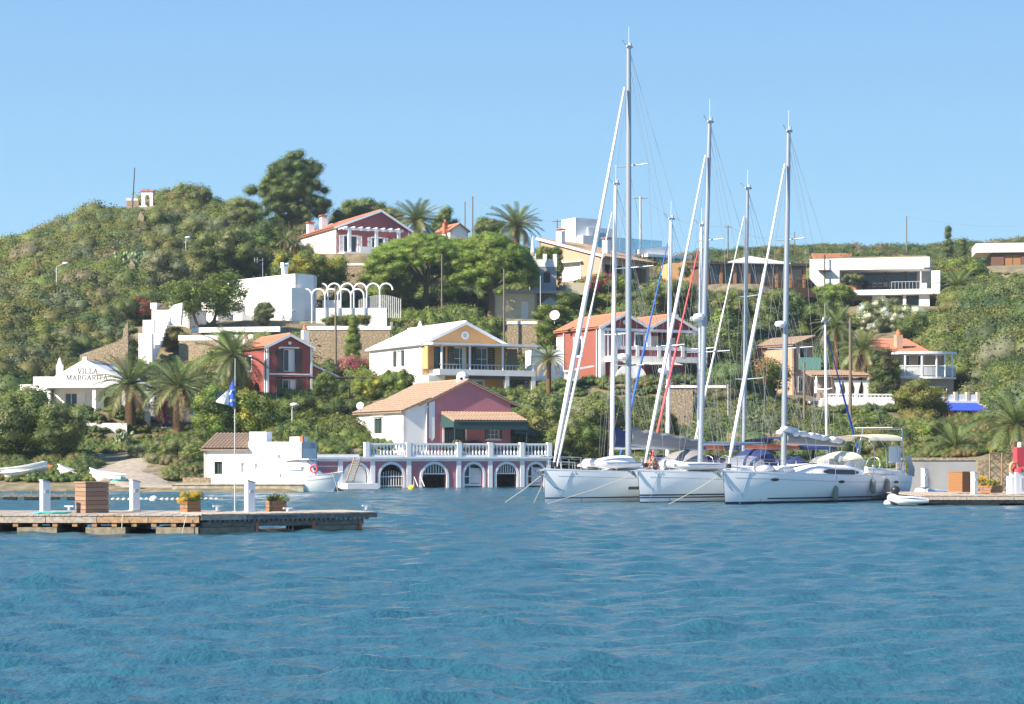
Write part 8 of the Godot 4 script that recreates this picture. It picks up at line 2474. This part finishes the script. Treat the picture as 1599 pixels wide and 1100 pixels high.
	tree("wild_olive", "olive bushes below the white outbuilding", "bush", 800, 612, 900, 712, 154, "fine", [O, G, GR], 53, {"no_trunk": true, "mix": 0.5})
	tree("wild_olive", "olive bushes behind the leftmost yacht's headsail", "bush", 880, 604, 990, 712, 150, "fine", [O, G, GR], 54, {"no_trunk": true, "mix": 0.5})
	tree("wild_olive", "shaded bushes at the end of the arcade", "bush", 846, 650, 950, 724, 148, "fine", [G, O], 55, {"no_trunk": true})
	# right
	tree("garden_tree", "dark leafy tree right of the twin gabled house", "tree", 1088, 488, 1182, 606, 190, "leaf", [K, G, B], 60, {"mix": 0.5})
	tree("garden_tree", "tree in front of the peach tiled house", "tree", 1172, 548, 1242, 622, 180, "open", [G, O, Color(0.4, 0.14, 0.05)], 61, {"mix": 0.4})
	tree("garden_tree", "olive green bushes above the twin gabled house", "bush", 1000, 432, 1100, 492, 214, "fine", [O, G], 62, {"no_trunk": true})
	palm("palm left of the weathered pole on the right slope", 1306, 512, 185, 0.28, 2.7, 40, 9, {"low": -0.5})
	palm("palm with thick head right of the weathered pole", 1348, 548, 182, 0.4, 2.8, 48, 10, {"low": -0.5, "fruit": true})
	tree("climbing_vine", "dark creeper between the palms and the veranda house", "vine", 1352, 540, 1412, 640, 180, "leaf", [G, K, Color(0.12, 0.09, 0.05)], 63, {"no_trunk": true, "mix": 0.5})
	tree("oleander", "white flowering oleander below the modernist villa", "bush", 1328, 462, 1440, 540, 222, "fine", [Color(0.14, 0.16, 0.08), Color(0.62, 0.62, 0.58), Color(0.62, 0.62, 0.58), O], 64, {"no_trunk": true, "mix": 0.55, "clump": 0.5})
	tree("oleander", "small white oleander at the right under the bright tree", "bush", 1524, 456, 1552, 484, 228, "fine", [G, Color(0.7, 0.7, 0.66)], 65, {"no_trunk": true, "mix": 0.4})
	tree("laurel_tree", "bright green laurel trees right of the modernist villa", "tree", 1450, 402, 1562, 478, 250, "leaf", [B, G], 66, {"n": 130, "clump": 0.75})
	palm("palm standing before the bright laurel trees", 1497, 448, 233, 0.3, 2.9, 44, 11, {"low": -0.4})
	tree("terrace_olive", "grey green olive on the modernist villa's terrace", "tree", 1312, 424, 1352, 450, 238, "fine", [Color(0.12, 0.14, 0.09), O], 67, {})
	tree("garden_bush", "bright green bushes left of the modernist villa", "bush", 1272, 440, 1340, 482, 236, "leaf", [B, G], 68, {"no_trunk": true})
	tree("cypress", "slender dark cypress on the right skyline", "tree", 1474, 354, 1488, 406, 262, "fine", [K, G], 69, {"cone": true, "clump": 0.35, "n": 50, "r": 0.08})
	tree("cypress", "shorter slender cypress right of it on the skyline", "tree", 1500, 372, 1510, 404, 262, "fine", [K, G], 70, {"cone": true, "clump": 0.3, "n": 36, "r": 0.08})
	var bigs := [[1436, 486, 1540, 580, 206, "broad olive tree covering the slope right of the veranda house"], [1520, 434, 1640, 530, 212, "large olive tree below the brown ridge house"], [1498, 530, 1610, 630, 196, "dense dark olive tree at the right edge"], [1556, 500, 1680, 610, 202, "olive tree cut by the right edge of the view"], [1440, 560, 1540, 624, 198, "lower olive bushes beside the veranda house"]]
	for i in bigs.size():
		var b: Array = bigs[i]
		tree("wild_olive", b[5], "tree", b[0], b[1], b[2], b[3], b[4], "fine", [O, G, Color(0.11, 0.13, 0.045)], 71 + i, {"no_trunk": true, "mix": 0.5, "clump": 0.95, "n": 170})
	var left_trees := [[20, 440, 108, 512, 212, "round bush below the far left street lamp"], [96, 392, 186, 452, 232, "rounded olive green bush above the far left street lamp"], [150, 336, 232, 400, 254, "broad bush just below the ruined lookout"], [40, 512, 132, 572, 196, "round bush above the lettered villa's roof"], [-20, 486, 56, 552, 202, "large green bush at the left edge of the hill"], [60, 366, 140, 420, 248, "domed bush on the left skyline slope"], [270, 338, 350, 400, 246, "round green tree below the hilltop dome"], [340, 318, 402, 372, 256, "tree between the ridge pine and the hilltop dome"]]
	for i in left_trees.size():
		var b: Array = left_trees[i]
		tree("wild_olive", b[5], "bush", b[0], b[1], b[2], b[3], b[4], "fine", [O, GR, Color(0.17, 0.18, 0.06)], 101 + i, {"no_trunk": true, "mix": 0.45, "n": 110})
	var right_trees := [[1560, 560, 1640, 640, 186, "dark tree above the palm at the right edge"], [1530, 470, 1602, 540, 208, "rounded tree under the brown ridge house"], [1446, 600, 1532, 640, 190, "tree behind the blue awning"], [1108, 452, 1180, 512, 206, "green tree below the wooden pavilion"], [1186, 448, 1260, 520, 204, "full green tree behind the peach tiled house"], [1250, 470, 1330, 530, 208, "olive tree left of the white oleander"], [1396, 486, 1456, 536, 212, "tree right of the white oleander"], [1008, 630, 1064, 700, 155, "bush between the blue and red headsails"], [1556, 426, 1612, 464, 248, "leafy tree in front of the brown ridge house"], [1580, 610, 1660, 690, 160, "bushes behind the palm at the right edge"]]
	for i in right_trees.size():
		var b: Array = right_trees[i]
		tree("garden_tree", b[5], "tree", b[0], b[1], b[2], b[3], b[4], "fine" if i % 2 else "leaf", [G, O, K], 121 + i, {"no_trunk": i == 7 or i == 9, "mix": 0.5})
	tree("reed_bed", "tall yellow green reeds below the veranda house", "reeds", 1392, 586, 1482, 668, 163, "pine", [Color(0.22, 0.24, 0.06), O, Color(0.26, 0.22, 0.1)], 80, {"no_trunk": true, "mix": 0.5, "clump": 0.6})
	tree("clipped_hedge", "long dark hedge below the curtained terrace", "hedge", 1232, 640, 1330, 716, 152, "fine", [K, G, O], 81, {"no_trunk": true, "mix": 0.5})
	tree("clipped_hedge", "green hedge right of the weathered pole above the shore", "hedge", 1318, 644, 1424, 722, 148, "fine", [G, O, K], 82, {"no_trunk": true, "mix": 0.5})
	tree("shore_bush", "green bushes left of the young palm", "bush", 1398, 648, 1492, 726, 142, "fine", [G, B, O], 83, {"no_trunk": true, "mix": 0.5})
	palm("young stemless palm above the grey shore wall", 1492, 708, 134, 0.3, 2.3, 34, 12, {"boss": false, "low": 0.0, "dry": false})
	palm("palm with spreading fronds at the right edge", 1588, 664, 128, 0.3, 3.0, 46, 13, {"fruit": true, "low": -0.5})
	tree("garden_bush", "clipped bush left of the white stair ramp", "bush", 1500, 654, 1520, 672, 160, "fine", [G, B], 84, {"no_trunk": true})
	tree("garden_bush", "yellow green bush on the bank below the blue awning", "bush", 1524, 660, 1552, 690, 155, "fine", [Color(0.17, 0.17, 0.04), G], 85, {"no_trunk": true})
	tree("garden_bush", "dry palm bush on the brown bank at right", "bush", 1558, 650, 1592, 690, 150, "fine", [O, GR], 86, {"no_trunk": true})
	tree("garden_bush", "low bushes along the foot of the rubble walls behind the masts", "bush", 1090, 632, 1180, 690, 158, "fine", [G, O], 87, {"no_trunk": true})
	tree("garden_bush", "dark shaded bushes right of the rubble walls", "bush", 1170, 640, 1250, 700, 156, "fine", [K, G, O], 88, {"no_trunk": true, "mix": 0.5})
	tree("palm_bush", "palm like shrub before the wooden pavilion", "bush", 1058, 412, 1080, 436, 242, "twig", [G, O], 89, {"no_trunk": true})

func umbrella_pine(label: String, u0: float, v0: float, u1: float, v1: float, D: float, uf: float, seed_: int) -> void:
	var rng := RandomNumberGenerator.new()
	rng.seed = seed_
	var foot := on_ground(uf, D)
	var root := thing("umbrella_pine", label, "pine tree", foot)
	var xfs := []
	var cs := []
	var tips := []
	var R := (u1 - u0) * 0.5 / FOC * D
	var c: Vector3 = P((u0 + u1) * 0.5, v1, D) - foot
	var hh := (v1 - v0) / FOC * D
	for i in 330:
		var a := rng.randf() * TAU
		var q := sqrt(rng.randf())
		var dome := sqrt(maxf(0.0, 1.0 - q * q))
		var low := rng.randf() < 0.2
		var y := hh * (0.2 + 0.68 * dome) - (rng.randf() * hh * 0.4 if low else rng.randf() * hh * 0.07)
		var s := rng.randf_range(0.45, 0.85)
		var p := c + Vector3(cos(a) * q * (R - 0.6), y - hh * 0.02 + sin(a * 3.0 + seed_) * 0.25, sin(a) * q * (R - 0.6) * 0.8)
		xfs.append(Transform3D(Basis.from_euler(Vector3(0, rng.randf() * TAU, 0)).scaled(Vector3(s * 1.15, s * 0.7, s * 1.15)), p))
		cs.append(jitter(Color(0.235, 0.315, 0.06), rng, 0.16))
		if tips.size() < 9 and q > 0.35 and not low and rng.randf() < 0.2: tips.append(p - Vector3(0, 0.4, 0))
	many("crown", CL.tuft[seed_ % 2], M.leaf, xfs, cs, root)
	limbs(root, c + Vector3(0, hh * 0.4, 0), 0.34, tips, M.bark, seed_)

func prickly_pear(label: String, u: float, v: float, D: float, n: int, h: float, seed_: int) -> void:
	var rng := RandomNumberGenerator.new()
	rng.seed = seed_
	var foot := on_ground(u, D)
	var r := thing("prickly_pear", label, "cactus", foot)
	var pad := MB.new().ball(Vector3(0, 0.5, 0), Vector3(0.34, 0.5, 0.07), 7, 8).mesh()
	var base := P(u, v, D) - foot
	var pm := mat("pad_green", lin(0.17, 0.24, 0.1), 0.55)
	for i in n * 3:
		var f := rng.randf()
		var p := Vector3(rng.randfn() * h * 0.22, f * h * 0.75, rng.randfn() * h * 0.15) + Vector3(base.x, maxf(-0.2, base.y - h * 0.5), base.z)
		var o := inst("pad", pad, pm, r, p)
		o.basis = Basis.from_euler(Vector3(rng.randf_range(-0.5, 0.5), rng.randf() * TAU, rng.randf_range(-0.7, 0.7))).scaled(Vector3.ONE * rng.randf_range(0.45, 0.85) * (h / 4.2 * 0.5 + 0.5))

func make_path() -> void:
	var cl := [[345, 126.6, 1.2], [300, 128.0, 2.0], [250, 129.6, 2.6], [205, 132.0, 2.6], [175, 136.0, 2.2], [190, 141.0, 1.8], [230, 146.0, 1.6], [252, 151.0, 1.3]]
	var rows := []
	for i in 29:
		var f := i / 28.0 * (cl.size() - 1)
		var k := mini(int(f), cl.size() - 2)
		var t := f - k
		var a := Vector2(X(cl[k][0], cl[k][1]), cl[k][1])
		var b := Vector2(X(cl[k + 1][0], cl[k + 1][1]), cl[k + 1][1])
		var c := a.lerp(b, t)
		var d := (b - a).normalized()
		var w := lerpf(cl[k][2], cl[k + 1][2], t)
		var row := []
		for j in 9:
			var q := c + Vector2(-d.y, d.x) * w * (j / 4.0 - 1.0) * (1.0 + 0.12 * sin(i * 1.7))
			row.append(Vector3(q.x, ground(q.x, -q.y) + 0.07 - (0.1 if j == 0 or j == 8 else 0.0), -q.y))
		rows.append(row)
	structure("path", MB.new().grid(rows, Vector3.UP), M.path)
# ---------------------------------------------------------------- scene
func _ready() -> void:
	var cam := Camera3D.new()
	cam.name = "camera"
	cam.projection = Camera3D.PROJECTION_FRUSTUM
	cam.near = 0.5
	cam.far = 3000.0
	cam.size = 1100.0 / FOC * cam.near
	cam.frustum_offset = Vector2(0.0, (HV - 550.0) / FOC * cam.near)
	cam.position = Vector3(0, EYE, 0)
	add_child(cam)
	cam.current = true
	var sky := ProceduralSkyMaterial.new()
	sky.sky_top_color = lin(0.047, 0.128, 0.315)
	sky.sky_horizon_color = lin(0.225, 0.37, 0.45)
	sky.sky_curve = 0.17
	sky.ground_bottom_color = lin(0.05, 0.12, 0.17)
	sky.ground_horizon_color = lin(0.3, 0.45, 0.55)
	sky.sun_angle_max = 1.0
	var env := Environment.new()
	env.background_mode = Environment.BG_SKY
	env.sky = Sky.new()
	env.sky.sky_material = sky
	env.tonemap_mode = Environment.TONE_MAPPER_LINEAR
	env.tonemap_exposure = 2.45
	env.fog_enabled = true
	env.fog_density = 0.00018
	env.fog_light_color = lin(0.6, 0.75, 0.9)
	env.sdfgi_enabled = true
	env.ssao_enabled = true
	env.ssil_enabled = true
	var we := WorldEnvironment.new()
	we.name = "environment"
	we.environment = env
	add_child(we)
	var sun := DirectionalLight3D.new()
	sun.name = "sun"
	sun.light_energy = 1.4
	sun.light_color = Color(1.0, 0.95, 0.87)
	sun.light_angular_distance = 0.5
	sun.shadow_enabled = true
	add_child(sun)
	sun.look_at_from_position(Vector3(-0.69, 0.57, 0.44) * 100.0, Vector3.ZERO)
	make_materials()
	make_terrain()
	make_water()
	make_houses()
	make_clumps()
	make_fronds()
	make_path()
	make_scrub()
	make_plants()
	make_boats()
	left_dock()
	right_dock()
	make_street()
	make_person()
